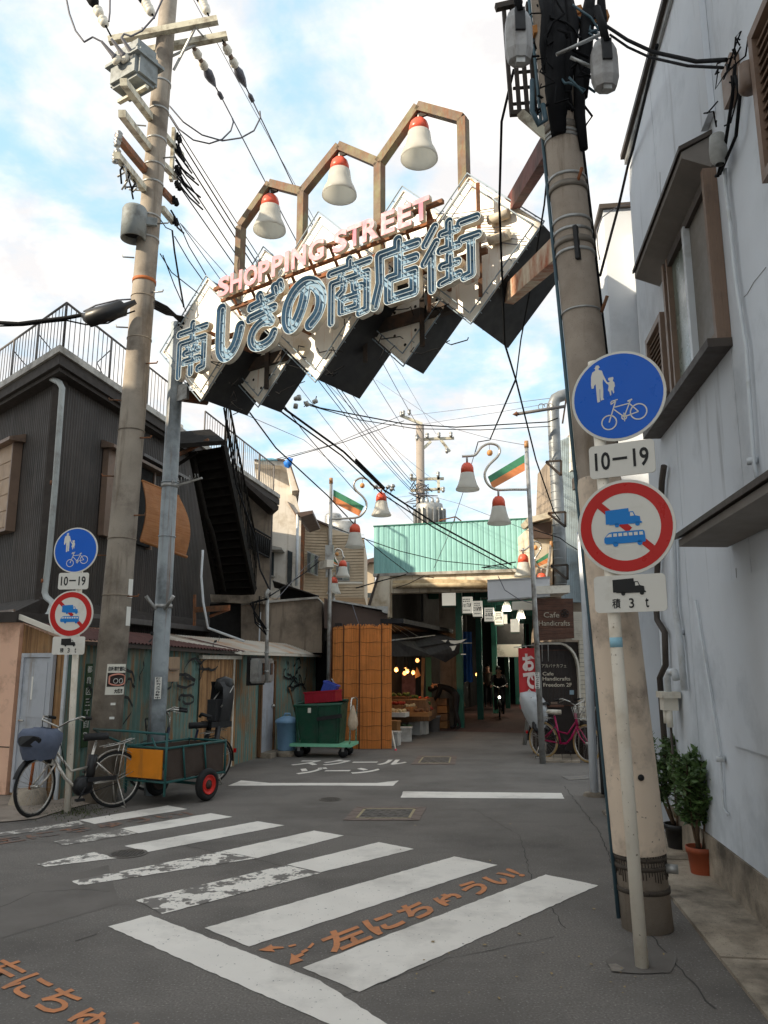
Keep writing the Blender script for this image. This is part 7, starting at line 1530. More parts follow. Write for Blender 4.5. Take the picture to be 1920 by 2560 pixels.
# ---- reed screen of three hanging panels
M_reed = mat('reed screen', L(228, 150, 82), .75, var=.16, scale=5, streak=L(184, 112, 54), streak_amt=.5, streak_scale=(34, 34, .8), dirt=L(218, 140, 70), dirt_amt=.4); M_reedd = mat('reed binding', L(92, 58, 36), .9)
rs = thing('reed_screen', 'tall orange brown reed screen of panels closing the stall end', 'screen', (-.4, 16.7, 0))
zrt = 2.53
pans = [((-1.12, 17.2), (-.86, 16.78), 2.5), ((-.855, 16.76), (-.52, 16.72), 2.54), ((-.515, 16.70), (-.06, 16.72), 2.53), ((-.055, 16.74), (.155, 16.74), 2.55)]
pans[-1] = ((-.055, 16.74), (.16, 16.74), 2.55)
for (p0, p1, zt) in pans:
    pl = Plane(p0, (p1[0]-p0[0], p1[1]-p0[1])); Lw = math.hypot(p1[0]-p0[0], p1[1]-p0[1]); rd = MB(); nst = max(6, int(Lw/.0105))
    for i in range(nst):
        u = (i+.5)*Lw/nst; o = random.uniform(-.004, .004); h = zt+random.uniform(-.03, .03); r = Lw/nst*.5
        vs = []
        for z in (.01, .9+.2*random.random(), 1.8, h):
            for du, do in ((-r, 0), (0, r*1.1), (r, 0)): vs.append(pl.pt(u+du+random.uniform(-.001, .001), z, o+do))
        rd.add(vs, [(j*3+k, j*3+k+1, (j+1)*3+k+1, (j+1)*3+k) for j in range(3) for k in range(2)])
    ro = rd.build('reeds', M_reed, rs, kind='stuff')
    for j in range(9):
        z = .18+j*.285; MB().tube([pl.pt(Lw*i/8, z+.010*math.sin(i*.9+j*2.1), .010) for i in range(9)], .0032, 4).build('binding', M_reedd, rs)
    MB().pbox(pl, -.012, .012, .0, zt+.02, .002, .022).build('edge_batten', M_reedd, rs)
    MB().pbox(pl, .02, Lw, .02, zt-.05, -.05, -.03).build('backing_board', M_wood, rs)
MB().tube([at(*zC(1185, 820), 16.6), at(*zC(1205, 850), 16.6), at(*zC(1198, 930), 16.6)], .012, 5).build('hook', M_galv, rs)
# =================================================================== STALL
M_awn = mat('dark awning sheet', (.022, .022, .024), .7, var=.3, scale=4); M_foam = mat('white foam box', L(206, 204, 198), .7, var=.05, scale=4, dirt=L(160, 154, 144), dirt_amt=.3); M_card = mat('cardboard', L(150, 108, 66), .85, var=.12, scale=4)
zN = zf(940, 1560, 5.184)
sa_ = thing('stall_awning', 'dark stall awning with ragged white edge over the market stall', 'awning', PF.pt(.9, 2.3, 2))
aw = MB(); A = [at(*zN(*p), y) for p, y in (((200, 200), 17.6), ((500, 175), 19.5), ((760, 140), 21.5), ((1090, 270), 20.8), ((1080, 380), 20.6), ((900, 500), 20.0), ((700, 400), 19.2), ((450, 420), 18.4), ((200, 420), 17.5))]
aw.prism(A, (0, .25, .12)); aw.build('sheet', M_awn, sa_)
for pts in (((790, 215), (925, 205), (900, 240), (840, 252), (805, 240)), ((945, 212), (1060, 215), (1175, 195), (1110, 240), (1020, 260), (965, 248)), ((945, 290), (1042, 278), (1015, 340), (975, 352), (955, 335)), ((1098, 386), (1165, 386), (1165, 398), (1098, 400))): MB().prism([at(*zN(*p), 20.3) for p in pts], (0, .02, 0)).build('torn_edge', M_offwhite, sa_)
MB().tube([at(*zN(200, 212), 17.5), at(*zN(760, 148), 20.5)], .02, 6).build('rail', M_galv, sa_); MB().tube([at(*zN(1090, 250), 20.4), at(*zN(1245, 248), 20.4)], .015, 6).build('rail', M_galv, sa_)
for p, q in (((150, 10), (250, 100)), ((190, 0), (420, 160)), ((270, 0), (560, 170)), ((250, 210), (250, 360)), ((200, 190), (250, 200))): MB().tube([at(*zN(*p), 18), at(*zN(*q), 19)], .008, 4).build('cord', M_galv, sa_)
tp_ = thing('blue_tarp', 'hanging dark blue tarpaulin in the arcade', 'tarpaulin', at(*zN(1120, 700), 23.4)); NX, NZ = 10, 10; vs = []
for j in range(NZ+1):
    for i in range(NX+1): x = 1010+230*i/NX-15*(j/NZ)*(1 if i < 5 else -1); y = 100+640*j/NZ+(18*abs(math.sin(i*.9)) if j == NZ else 0); vs.append(at(*zN(x, y), 23.4+.12*math.sin(i*1.5+j*.1)))
MB().add(vs, [(j*(NX+1)+i, j*(NX+1)+i+1, (j+1)*(NX+1)+i+1, (j+1)*(NX+1)+i) for j in range(NZ) for i in range(NX)], True).build('sheet', mat('blue tarpaulin', L(32, 84, 150), .5, var=.15, scale=3, bump=.4, bscale=9), tp_)
pl_ = thing('leaning_plank', 'pale wooden plank leaning behind the stooping shopper', 'plank', G(*zN(1120, 1070))); MB().prism([at(*zN(*p), 23) for p in ((1045, 740), (1085, 738), (1160, 1065), (1105, 1075))], (0, .06, 0)).build('board', M_tan, pl_)
stl = thing('market_stall', 'greengrocer stall inside the arcade stacked with produce trays', 'stall', PF.pt(1.0, 0, 1.5))
MB().pbox(PF, .35, 1.75, 2.6, 2.7, -2.0, 3.6).build('roof', M_awn, stl); MB().pbox(PF, .32, .42, 0, 2.6, -1.9, 4.0).build('back_wall', M_darkwall, stl)
MB().prism([at(*zN(*p), 22) for p in ((640, 430), (715, 430), (722, 1030), (650, 1020))], (0, .08, 0)).build('door_post', M_greencol, stl); MB().prism([at(*zN(*p), 22.1) for p in ((590, 440), (635, 440), (612, 980), (585, 980))], (0, .08, 0)).build('post', M_tan, stl); MB().prism([at(*zN(*p), 22.4) for p in ((250, 560), (305, 560), (300, 905), (250, 905))], (0, .08, 0)).build('post', M_tan, stl)
MB().prism([at(*zN(*p), 22.2) for p in ((330, 640), (510, 640), (510, 920), (330, 920))], (0, .05, 0)).build('poster', mat('dim poster', L(120, 90, 100), .7, var=.5, scale=6), stl)
counter = MB().prism([at(*zN(*p), 19.6) for p in ((200, 985), (640, 985), (690, 1110), (690, 1260), (200, 1280))], (.3, 1.6, 0)).build('counter', M_wood, stl)
rgp = random.Random(5); cols = [mat('produce red', L(150, 50, 34), .5), mat('produce orange', L(190, 110, 40), .5), mat('produce green', L(60, 86, 40), .6), mat('produce brown', L(112, 76, 50), .7), mat('produce pale', L(190, 176, 140), .6)]
def tray(px, Y, w, h, lab, m):
    c = at(*zN(*px), Y); t = thing('produce_tray', lab, 'tray', c, 'produce trays on the market stall'); b = MB().box(c, (w, .4, .1), R(-16)).build('tray', m, t)
    fr_ = MB(); mm_ = rgp.choice(cols)
    for k in range(16):
        q = c+Vector((rgp.uniform(-.45, .45)*w, rgp.uniform(-.15, .15), .06+rgp.uniform(0, .04))); fr_.lathe([(0, .045), (.035, .03), (.045, 0), (.03, -.03), (0, -.04)], q, 7)
    fr_.build('produce', mm_, t, kind='stuff')
TL = ['produce tray in the back row at the left', 'produce tray in the middle of the back row', 'produce tray at the right end of the back row', 'produce tray in the second row nearest the reed screen', 'produce tray in the middle of the second row', 'produce tray in the second row by the green post', 'produce tray at the front left corner', 'wide produce tray at the front above the tall foam box', 'small produce tray at the front right end']
for i, (px, Y, w) in enumerate((((300, 960), 20.2, .6), ((420, 985), 20.4, .5), ((560, 1010), 20.6, .5), ((250, 1075), 19.3, .5), ((380, 1100), 19.4, .5), ((600, 1075), 20.0, .4), ((270, 1170), 18.8, .5), ((540, 1165), 19.2, .6), ((640, 1140), 20.0, .4))):
    tray(px, Y, w, .1, TL[i]+' on the lit market stall', rgp.choice((M_card, M_foam, M_wood)))
def fbox(label, px, Y, w, d_, h, m, cat='box', lid=False, rz=-.25):
    c = at(*zN(*px), Y); c.z = 0 if not lid else c.z; b = Vector((c.x, c.y, c.z)); t = thing('foam_box' if m is M_foam else 'carton', label, cat, b, None)
    if m is M_foam:
        MB().box(b+Vector((0, 0, h*.45)), (w, d_, h*.9), rz).build('body', m, t); MB().box(b+Vector((0, 0, h*.9+.011)), (w+.02, d_+.02, .02), rz).build('rim', m, t)
    else: MB().box(b+Vector((0, 0, h*.5)), (w, d_, h), rz).build('body', m, t); MB().box(b+Vector((0, -.0, h+.006)), (w*.98, .06, .01), rz).build('tape', M_tan, t)
    return t
g0 = lambda x, y: G(*zN(x, y))
def gbox(label, px, w, d_, h, m, rz=-.28):
    b = g0(*px)+Vector((0, d_*.5, 0)); t = thing('foam_box' if m is M_foam else 'carton', label, 'box', b)
    MB().box(b+Vector((0, 0, h*.45)), (w, d_, h*.9), rz).build('body', m, t); MB().box(b+Vector((0, 0, h*.9+.02)), (w+.03, d_+.03, .04), rz).build('rim', m, t); return t
gbox('white foam box at the stall front with dark greens on top', (370, 1525), .32, .3, .30, M_foam, -.1); gbox('white foam box half hidden by the reed screen end', (245, 1580), .2, .3, .28, M_foam); gbox('tall white foam box in the middle of the stall front', (520, 1440), .3, .3, .42, M_foam); gbox('white foam box next to the grey plastic tub', (610, 1430), .24, .3, .4, M_foam)
gt = g0(745, 1400); tub = thing('plastic_tub', 'grey plastic tub on the ground at the stall front', 'tub', gt); MB().lathe([(0, 0), (.17, 0), (.19, .36), (.21, .36), (.21, .4), (.18, .4), (.17, .1), (0, .08)], gt+Vector((0, .2, 0)), 18).build('tub', mat('grey tub', L(128, 124, 122), .6), tub)
gc_ = g0(245, 1450); gbox('brown carton standing on foam behind the reed screen edge', (240, 1555), .2, .3, .5, M_card)
gg = MB()
for k in range(60): c = at(*zN(370+rgp.uniform(-75, 75), 1345+rgp.uniform(-30, 25)), 19.0+rgp.uniform(-.1, .2)); d1 = Vector((rgp.uniform(-.07, .07), rgp.uniform(-.05, .05), rgp.uniform(-.02, .05))); d2 = Vector((rgp.uniform(-.04, .04), .02, rgp.uniform(.0, .05))); gg.add([c-d1, c-d2, c+d1, c+d2], [(0, 1, 2, 3)])
tgr = thing('leafy_greens', 'heap of dark leafy greens on the front foam box', 'greens', at(*zN(370, 1345), 19)); gg.build('leaves', M_leafd, tgr, kind='stuff')
st2 = g0(850, 1370); wc = thing('wooden_crate', 'brown wooden crate stack beside the stooping shopper', 'crate', st2+Vector((0, .3, 0)))
for k in range(4): MB().box(st2+Vector((0, .3, .12+k*.2)), (.42, .4, .18), R(-14)).build('crate', M_wood if k % 2 else M_card, wc)
ps_ = thing('white_stick', 'white pole propped at the foot of the reed screen', 'pole', g0(255, 1640)); MB().tube([g0(255, 1635), at(*zN(205, 1390), 16.9)], .018, 6).build('stick', M_offwhite, ps_); MB().lathe([(0, .04), (.022, .03), (.022, 0)], g0(256, 1640), 7).build('pink_foot', mat('pink tip', L(226, 70, 90), .5), ps_)
M_glow = mat('orange bulb', (1, .6, .3), .4, emit=((1.0, .36, .10), 1.1))
bulbs = [((262, 592), 18.6), ((380, 590), 20.6), ((405, 612), 20.2), ((370, 638), 19.8), ((482, 628), 20.8), ((536, 472), 20.0), ((1305, 652), 28.0)]
for i, (px, Y) in enumerate(bulbs):
    p = at(*zN(*px), Y); t = thing('stall_bulb', 'bare orange bulb glowing deep in the arcade' if i == 6 else ['leftmost bare orange bulb, closest to the reed screen', 'upper of three clustered orange bulbs', 'right one of three clustered orange bulbs', 'lower of three clustered orange bulbs', 'orange bulb just left of the brown cloth'][i] if i != 5 else 'highest bare orange bulb over the market stall, above the brown cloth', 'bulb', p, 'bare bulbs of the stall' if i < 5 else None)
    MB().lathe([(0, .055), (.03, .045), (.05, 0), (.04, -.035), (0, -.055)], p, 12).build('bulb', M_glow, t); MB().lathe([(0, .12), (.025, .12), (.028, .05), (0, .05)], p, 8).build('socket', M_black, t); MB().tube([p+Vector((0, 0, .12)), p+Vector((0, 0, .5))], .006, 4).build('cord', M_cable, t)
    if i in (0, 2, 4, 6): lit('bulb_light', p-Vector((0, .1, .1)), 1.8, (1, .5, .2), .05)
for i, px in enumerate(((38, 612),)):
    pass
cl_ = thing('brown_cloth', 'small brown cloth hung under the bulbs', 'cloth', at(*zN(540, 620), 20.2)); MB().prism([at(*zN(*p), 20.2) for p in ((530, 550), (582, 668), (508, 705), (505, 650))], (0, .01, 0)).build('cloth', M_card, cl_)
bluebike_stuff = thing('blue_bundle', 'blue covered bundle beside the arcade column', 'bundle', PF.pt(2.3, 0, -5)); o = MB().lathe([(0, .85), (.25, .8), (.42, .5), (.45, .1), (.4, 0)], G(*zN(1270, 1020)), 12).build('cover', mat('dark blue cover', L(26, 62, 112), .6, var=.2, scale=5), bluebike_stuff)

# =================================================================== PLANTS IN POTS
M_terra = mat('terracotta plastic', L(158, 78, 48), .6, var=.08, scale=5, dirt=L(120, 62, 42), dirt_amt=.4); M_soil = mat('potting soil', (.03, .022, .016), .95, bump=.6, bscale=60); M_stem = mat('shrub stem', L(96, 78, 60), .85, var=.2, scale=20)
M_leafg = mat('glossy leaf', (0.085, 0.145, 0.045), .4, var=.45, scale=14, spec=.5)
def potted(label, base, r, h, m, height, spread, nstem, nleaf, seed, lf=.05):
    rg = random.Random(seed); t = thing('potted_shrub', label, 'potted plant', base); b = Vector(base)
    MB().lathe([(0, .01), (r*.74, 0), (r*.78, .02), (r*.95, h*.8), (r*1.04, h*.8), (r*1.06, h), (r*.96, h), (r*.9, h*.8), (.0, h*.8)], b, 24).build('pot', m, t); MB().lathe([(0, .012), (r*.9, 0)], b+Vector((0, 0, h*.86)), 14).build('soil', M_soil, t)
    stm = MB(); lv = MB(); tips = []
    for i in range(nstem):
        a = rg.uniform(0, 6.3); p = b+Vector((math.cos(a)*r*.25, math.sin(a)*r*.25, h*.86)); q = [p]; d = Vector((math.cos(a)*.22, math.sin(a)*.22, 1)).normalized(); n = 6
        for k in range(n):
            d = (d+Vector((rg.uniform(-.22, .22), rg.uniform(-.22, .22), .05))).normalized(); q.append(q[-1]+d*height/n*rg.uniform(.85, 1.1))
        stm.tube(q, [.011-.0015*k for k in range(len(q))], 6)
        for k in range(2, len(q)):
            for j in range(2):
                e = q[k]; g = (d+Vector((rg.uniform(-1.2, 1.2), rg.uniform(-1.2, 1.2), rg.uniform(-.1, .8)))).normalized(); e2 = e+g*spread*rg.uniform(.5, 1.0); stm.tube([e, e.lerp(e2, .5)+Vector((0, 0, .015)), e2], [.005, .0035, .002], 4); tips.append((e, e2))
    stm.build('stems', M_stem, t)
    for i in range(nleaf):
        e, e2 = rg.choice(tips); c = e.lerp(e2, rg.uniform(.25, 1.08))+Vector((rg.uniform(-.02, .02),)*3); u = Vector((rg.uniform(-1, 1), rg.uniform(-1, 1), rg.uniform(-.5, .7))).normalized(); w = u.cross(Vector((rg.uniform(-1, 1), rg.uniform(-1, 1), 1))).normalized(); nn = u.cross(w); l = lf*rg.uniform(.7, 1.3)
        lv.add([c, c+u*l*.35+w*l*.2+nn*l*.05, c+u*l*.75+w*l*.16+nn*l*.04, c+u*l, c+u*l*.75-w*l*.16+nn*l*.04, c+u*l*.35-w*l*.2+nn*l*.05], [(0, 1, 2, 3), (0, 3, 4, 5)])
    lv.build('foliage', M_leafg, t, kind='stuff'); return t
potted('leafy shrub in an orange terracotta pot by the blue wall', G(1757, 2190), .115, .23, M_terra, .66, .20, 9, 1900, 3, .075)
potted('leafy shrub in a black pot just behind the orange pot', G(1708, 2130)+Vector((-.02, .05, 0)), .12, .24, M_blackplastic, .74, .20, 9, 1700, 8, .075)
gr = MB(); rg = random.Random(2)
for k in range(50): b = G(1712+rg.uniform(-12, 12), 2120+rg.uniform(-4, 4))+Vector((0, 0, .22)); d = Vector((rg.uniform(-.12, .12), rg.uniform(-.1, .1), rg.uniform(.12, .3))); gr.add([b+Vector((-.004, 0, 0)), b+Vector((.004, 0, 0)), b+d], [(0, 1, 2)])
gt_ = thing('dry_grass_tuft', 'tuft of dry grass in the black pot', 'plant', G(1712, 2120)); gr.build('blades', mat('dry blades', L(156, 140, 84), .8, var=.2), gt_, kind='stuff')
# moss and weeds at the foot of the left sign post
wd_ = MB()
for k in range(700):
    c = G(168+rg.gauss(8, 48), 2028+rg.gauss(0, 9), .0); h = rg.uniform(.006, .03); a = rg.uniform(0, 6.3); d = Vector((math.cos(a), math.sin(a), 0))*.006; wd_.add([c-d, c+d, c+Vector((rg.uniform(-.02, .02), rg.uniform(-.02, .02), h))], [(0, 1, 2)])
wd_.build('weeds', mat('roadside weeds', (0.07, 0.085, 0.03), .9, var=.4, scale=12), kind='stuff')

# =================================================================== PEOPLE
M_skin = mat('skin', L(206, 158, 132), .6, var=.04); M_coat = mat('black coat', (.004, .004, .0045), .85, var=.2); M_trouser = mat('dark trousers', (.017, .017, .02), .85); M_hair = mat('black hair', (.010, .009, .009), .5); M_greyj = mat('grey brown jacket', L(112, 102, 92), .9, var=.1); M_shoe = mat('dark shoe', (.02, .018, .017), .5)
def person(label, origin, heading, J, cols, seed=0, hair_long=True):
    """J: joint positions in metres (x right, y forward, z up); body grown as one skin over the joints"""
    f = Vector((math.sin(heading), math.cos(heading), 0)); rt_ = Vector((f.y, -f.x, 0)); O = Vector(origin); W = lambda p: O + rt_*p[0] + f*p[1] + Vector((0, 0, p[2]))
    names = list(J); idx = {n: i for i, n in enumerate(names)}
    chain = [('pelvis', 'belly'), ('belly', 'chest'), ('chest', 'neck'), ('neck', 'head'), ('head', 'crown')]
    for s_ in 'LR': chain += [('chest', 'sh'+s_), ('sh'+s_, 'el'+s_), ('el'+s_, 'wr'+s_), ('wr'+s_, 'ha'+s_), ('pelvis', 'hip'+s_), ('hip'+s_, 'kn'+s_), ('kn'+s_, 'an'+s_), ('an'+s_, 'to'+s_)]
    rad = dict(pelvis=.145, belly=.135, chest=.15, neck=.055, head=.088, crown=.07, sh=.07, el=.05, wr=.036, ha=.036, hip=.095, kn=.062, an=.045, to=.04)
    me = bpy.data.meshes.new('body'); me.from_pydata([W(J[n]) for n in names], [(idx[a], idx[b]) for a, b in chain], []); o = bpy.data.objects.new('body', me); COL.objects.link(o)
    md = o.modifiers.new('skin', 'SKIN'); sv = me.skin_vertices[0].data
    for n in names:
        r = rad.get(n, rad.get(n[:-1], .05)); sv[idx[n]].radius = (r, r*(.82 if n in ('pelvis', 'belly', 'chest') else 1)); sv[idx[n]].use_root = (n == 'pelvis')
    o.modifiers.new('sub', 'SUBSURF').levels = 2
    dg = bpy.context.evaluated_depsgraph_get(); m2 = bpy.data.meshes.new_from_object(o.evaluated_get(dg)); bpy.data.objects.remove(o)
    t = thing('person', label, 'person', O); m2.materials.clear()
    for m in cols: m2.materials.append(m)   # skin, top, trousers, shoes
    pts = {n: W(J[n]) for n in names}; grp = lambda n: 0 if n in ('neck', 'head', 'crown') or n[:2] in ('ha',) else (2 if n[:-1] in ('kn', 'hip') or n == 'pelvis_' else 3 if n[:-1] in ('an', 'to') else 1)
    segs = [(pts[a], pts[b], a, b) for a, b in chain]
    for p in m2.polygons:
        c = p.center; best = None
        for a, b, na, nb in segs:
            ab = b-a; tt = max(0, min(1, (c-a).dot(ab)/max(ab.length_squared, 1e-9))); d = (c-a-ab*tt).length
            if best is None or d < best[0]: best = (d, na, nb, tt)
        _, na, nb, tt = best; n = nb if tt > .5 else na
        k = grp(n)
        if na[:2] == 'wr' and tt > .35: k = 0
        if na[:2] == 'an': k = 3
        elif nb[:2] == 'an': k = 2
        p.material_index = k; p.use_smooth = True
    b = link('body', m2, t)
    hc = pts['head'].lerp(pts['crown'], .5); ax = (pts['crown']-pts['neck']).normalized(); fw = (f-ax*f.dot(ax)).normalized()
    h = MB(); n = 14; vs = []; prof = [(.0, .135), (.06, .125), (.098, .07), (.104, .0), (.098, -.06), (.09, -.14 if hair_long else -.08)]
    for r, z in prof:
        for i in range(n): a = 2*math.pi*i/n; fx = math.cos(a); vs.append(hc+ax*z+(fw*(fx*r*(1.0 if fx < .3 else (.86 if z > .05 else .55)))+fw.cross(ax)*math.sin(a)*r*.92)-fw*.012)
    h.add(vs, [(i*n+k, i*n+(k+1) % n, (i+1)*n+(k+1) % n, (i+1)*n+k) for i in range(len(prof)-1) for k in range(n) if not (prof[i+1][1] < .05 and math.cos(2*math.pi*(k+.5)/n) > .45)], True); h.build('hair', M_hair, t)
    fc_ = MB(); eh = pts['head']+fw*.083
    MB().lathe([(.0, .03), (.016, .0), (0, -.012)], eh-ax*.005+fw*.004, 7, fw).build('nose', cols[0], t)
    side = fw.cross(ax)
    for s_ in (-1, 1): MB().lathe([(0, .007), (.012, .003), (.013, 0)], eh+side*.032*s_+ax*.032-fw*.004, 8, fw).build('eye', M_ink, t); MB().lathe([(0, .01), (.03, .006), (.032, -.01), (0, -.012)], pts['head']+side*.088*s_+ax*.01, 8, side*s_).build('ear', cols[0], t)
    MB().bar(eh-side*.022-ax*.042, eh+side*.022-ax*.042, .012, .008).build('mouth', mat('lips', L(150, 84, 78), .6), t)
    # fingers: five short chains closing round what the hand holds
    for s_ in 'LR':
        w_, hd = pts['wr'+s_], pts['ha'+s_]; d = (hd-w_).normalized(); sd = d.cross(Vector((0, 0, 1))); sd = sd.normalized() if sd.length > .1 else rt_; dn = sd.cross(d).normalized()
        if dn.z > 0: dn = -dn
        fg = MB()
        for k, ln in enumerate((.062, .072, .066, .05)):
            p = hd+sd*(-.024+.016*k)+d*.01; fg.tube([p, p+d*ln*.5, p+d*ln*.7+dn*ln*.4, p+d*ln*.5+dn*ln*.7], [.0095, .009, .008, .006], 6)
        p = w_.lerp(hd, .6)+sd*(.035 if s_ == 'L' else -.035); fg.tube([p, p+d*.03+sd*(.02 if s_ == 'L' else -.02), p+d*.055+dn*.02], [.011, .010, .007], 6); fg.build('fingers', cols[0], t)
    return t
cyc = G(1250, 1799)
cf_ = Vector((-.13, -.99, 0)).normalized()
bicycle('dark bicycle ridden towards the viewer with its headlight on', cyc-cf_*1.08, cyc, M_fblack, basket='black', stand=False, rack=True)
hl = cyc+cf_*.16+Vector((0, 0, .70)); hlt = thing('bicycle_headlight', 'bright headlight on the bicycle coming down the arcade', 'headlight', hl); MB().lathe([(0, .03), (.04, .025), (.045, 0), (.03, -.06), (0, -.07)], hl, 14, cf_).build('housing', M_black, hlt); MB().lathe([(0, .034), (.038, .028)], hl+cf_*.003, 14, cf_).build('lens', mat('headlight glow', (1, .95, .8), .3, emit=((1, .93, .72), 4.0)), hlt)
MB().bar(hl, hl-cf_*.1, .02).build('bracket', M_black, hlt)
hd_ = math.atan2(cf_.x, cf_.y); ro = cyc-cf_*.82
RID = dict(pelvis=(0, .0, .90), belly=(0, .03, 1.05), chest=(0, .08, 1.24), neck=(0, .13, 1.40), head=(0, .17, 1.50), crown=(0, .17, 1.58))
for s_, k in (('L', -1), ('R', 1)): RID.update({'sh'+s_: (.17*k, .09, 1.32), 'el'+s_: (.25*k, .28, 1.12), 'wr'+s_: (.26*k, .42, 1.03), 'ha'+s_: (.26*k, .48, 1.03), 'hip'+s_: (.10*k, .04, .84), 'kn'+s_: (.12*k, .36, .66 if k > 0 else .52), 'an'+s_: (.12*k, .20, .34 if k > 0 else .22), 'to'+s_: (.12*k, .32, .29 if k > 0 else .17)})
person('woman in black riding a bicycle towards the viewer under the arcade', ro, hd_, RID, [M_skin, M_coat, M_trouser, M_shoe])
STD = dict(pelvis=(0, 0, .92), belly=(0, .02, 1.08), chest=(0, .03, 1.28), neck=(0, .03, 1.46), head=(0, .05, 1.58), crown=(0, .05, 1.67))
for s_, k in (('L', -1), ('R', 1)): STD.update({'sh'+s_: (.19*k, .03, 1.38), 'el'+s_: (.25*k, .06, 1.12), 'wr'+s_: (.22*k, .24, .98), 'ha'+s_: (.2*k, .32, .98), 'hip'+s_: (.1*k, 0, .86), 'kn'+s_: (.11*k, .08 if k > 0 else -.02, .48), 'an'+s_: (.11*k, .06 if k > 0 else -.1, .08), 'to'+s_: (.11*k, .2 if k > 0 else .04, .04)})
person('person in a grey jacket walking behind the cyclist in the arcade', G(1221, 1768), math.pi+.1, STD, [M_skin, M_greyj, M_trouser, M_shoe], hair_long=False)
BND = dict(pelvis=(0, -.06, .94), belly=(0, .08, 1.06), chest=(0, .30, 1.16), neck=(0, .46, 1.17), head=(0, .56, 1.12), crown=(0, .63, 1.10))
for s_, k in (('L', -1), ('R', 1)): BND.update({'sh'+s_: (.18*k, .36, 1.14), 'el'+s_: (.22*k, .44, .90), 'wr'+s_: (.16*k, .56, .72), 'ha'+s_: (.13*k, .62, .68), 'hip'+s_: (.1*k, -.06, .88), 'kn'+s_: (.11*k, -.04, .48), 'an'+s_: (.11*k, -.08+.08*k, .08), 'to'+s_: (.11*k, .06+.08*k, .04)})
person('shopper in black stooping over the market stall', G(1137, 1824), R(-80), BND, [M_skin, M_coat, M_trouser, M_shoe])
# =================================================================== FAR POLE
FP = Vector((1.42, 30, 0)); fpl = thing('utility_pole', 'far concrete utility pole with crossarms rising behind the mint gable', 'utility pole', FP)
M_farpole = mat('far pole', L(150, 140, 130), .85, var=.08)
ftop = at(1050, 1065, 30); MB().tube([FP, ftop], [.2, .16], 16).build('shaft', M_farpole, fpl)
def fa(p, q, w=.12): return MB().bar(at(*zL(*p), 30), at(*zL(*q), 30), w, w).build('crossarm', M_cream_steel, fpl)
for p, q in (((280, 245), (430, 305)), ((385, 412), (650, 402)), ((350, 686), (580, 682)), ((350, 765), (582, 752)), ((540, 650), (545, 780)), ((430, 480), (490, 425)), ((560, 415), (620, 495))): fa(p, q, .10)
for p in ((285, 238), (300, 232), (340, 225), (395, 400), (465, 388), (545, 383), (628, 380), (600, 490), (355, 670), (540, 655), (575, 760)): MB().lathe([(0, .14), (.06, .12), (.08, .06), (.05, .03), (.08, 0), (.04, -.1), (0, -.1)], at(*zL(*p), 29.9), 8).build('insulator', M_galv, fpl)
for k in range(26):
    a = at(*zL(random.uniform(360, 440), random.uniform(690, 870)), 29.8); MB().tube([a, a+Vector((random.uniform(-.4, .4), 0, random.uniform(-.3, .2))), a+Vector((random.uniform(-.3, .6), 0, random.uniform(-.6, .1)))], .018, 4).build('jumper', M_greycable if k % 2 else M_cable, fpl)
ftx = at(*zL(482, 950), 29.4); ft = thing('pole_transformer', 'grey finned transformer on the far pole above the mint gable', 'transformer', ftx); MB().lathe([(0, .55), (.5, .5), (.52, .4), (.52, -.7), (0, -.7)], ftx, 18).build('tank', M_galv, ft)
for k in range(18): a = 2*math.pi*k/18; MB().box(ftx+Vector((math.cos(a)*.57, math.sin(a)*.57, -.1)), (.12, .03, .8), a).build('fin', M_galv, ft)
for k in range(4): MB().lathe([(.05, 0), (.08, .1), (.03, .25), (0, .25)], ftx+Vector((-.3+.2*k, -.2, .5)), 8).build('bushing', M_galv, ft)
sgf = thing('roof_bracket', 'small rusty angle bracket standing on top of the mint gable', 'bracket', at(*zL(600, 960), 21)); MB().bar(at(*zL(545, 972), 20.9), at(*zL(660, 945), 20.9), .03).bar(at(*zL(660, 945), 20.9), at(*zL(700, 975), 20.9), .03).bar(at(*zL(657, 945), 20.9), at(*zL(650, 985), 20.9), .03).build('bar', M_rust, sgf)
# =================================================================== OVERHEAD CABLES
def cable(label, pts, r=.012, m=None, sag=0.0, group='overhead cables', name='cable'):
    """pts: (px, py, Y) measured along the cable; consecutive points are joined with a sagging span"""
    P = [at(*p) for p in pts]; out = [P[0]]
    for a, b in zip(P[:-1], P[1:]): out += catenary(a, b, sag, 10)[1:]
    o = MB().tube(out, r, 5).build(name, m or M_cable); return tag(o, label, 'cable', group)
z0p = zf(0, 0, 2.592); zJ = zf(400, 200, 2.765)
HV = 'thin high voltage line from the left pole crossarms to the far pole'
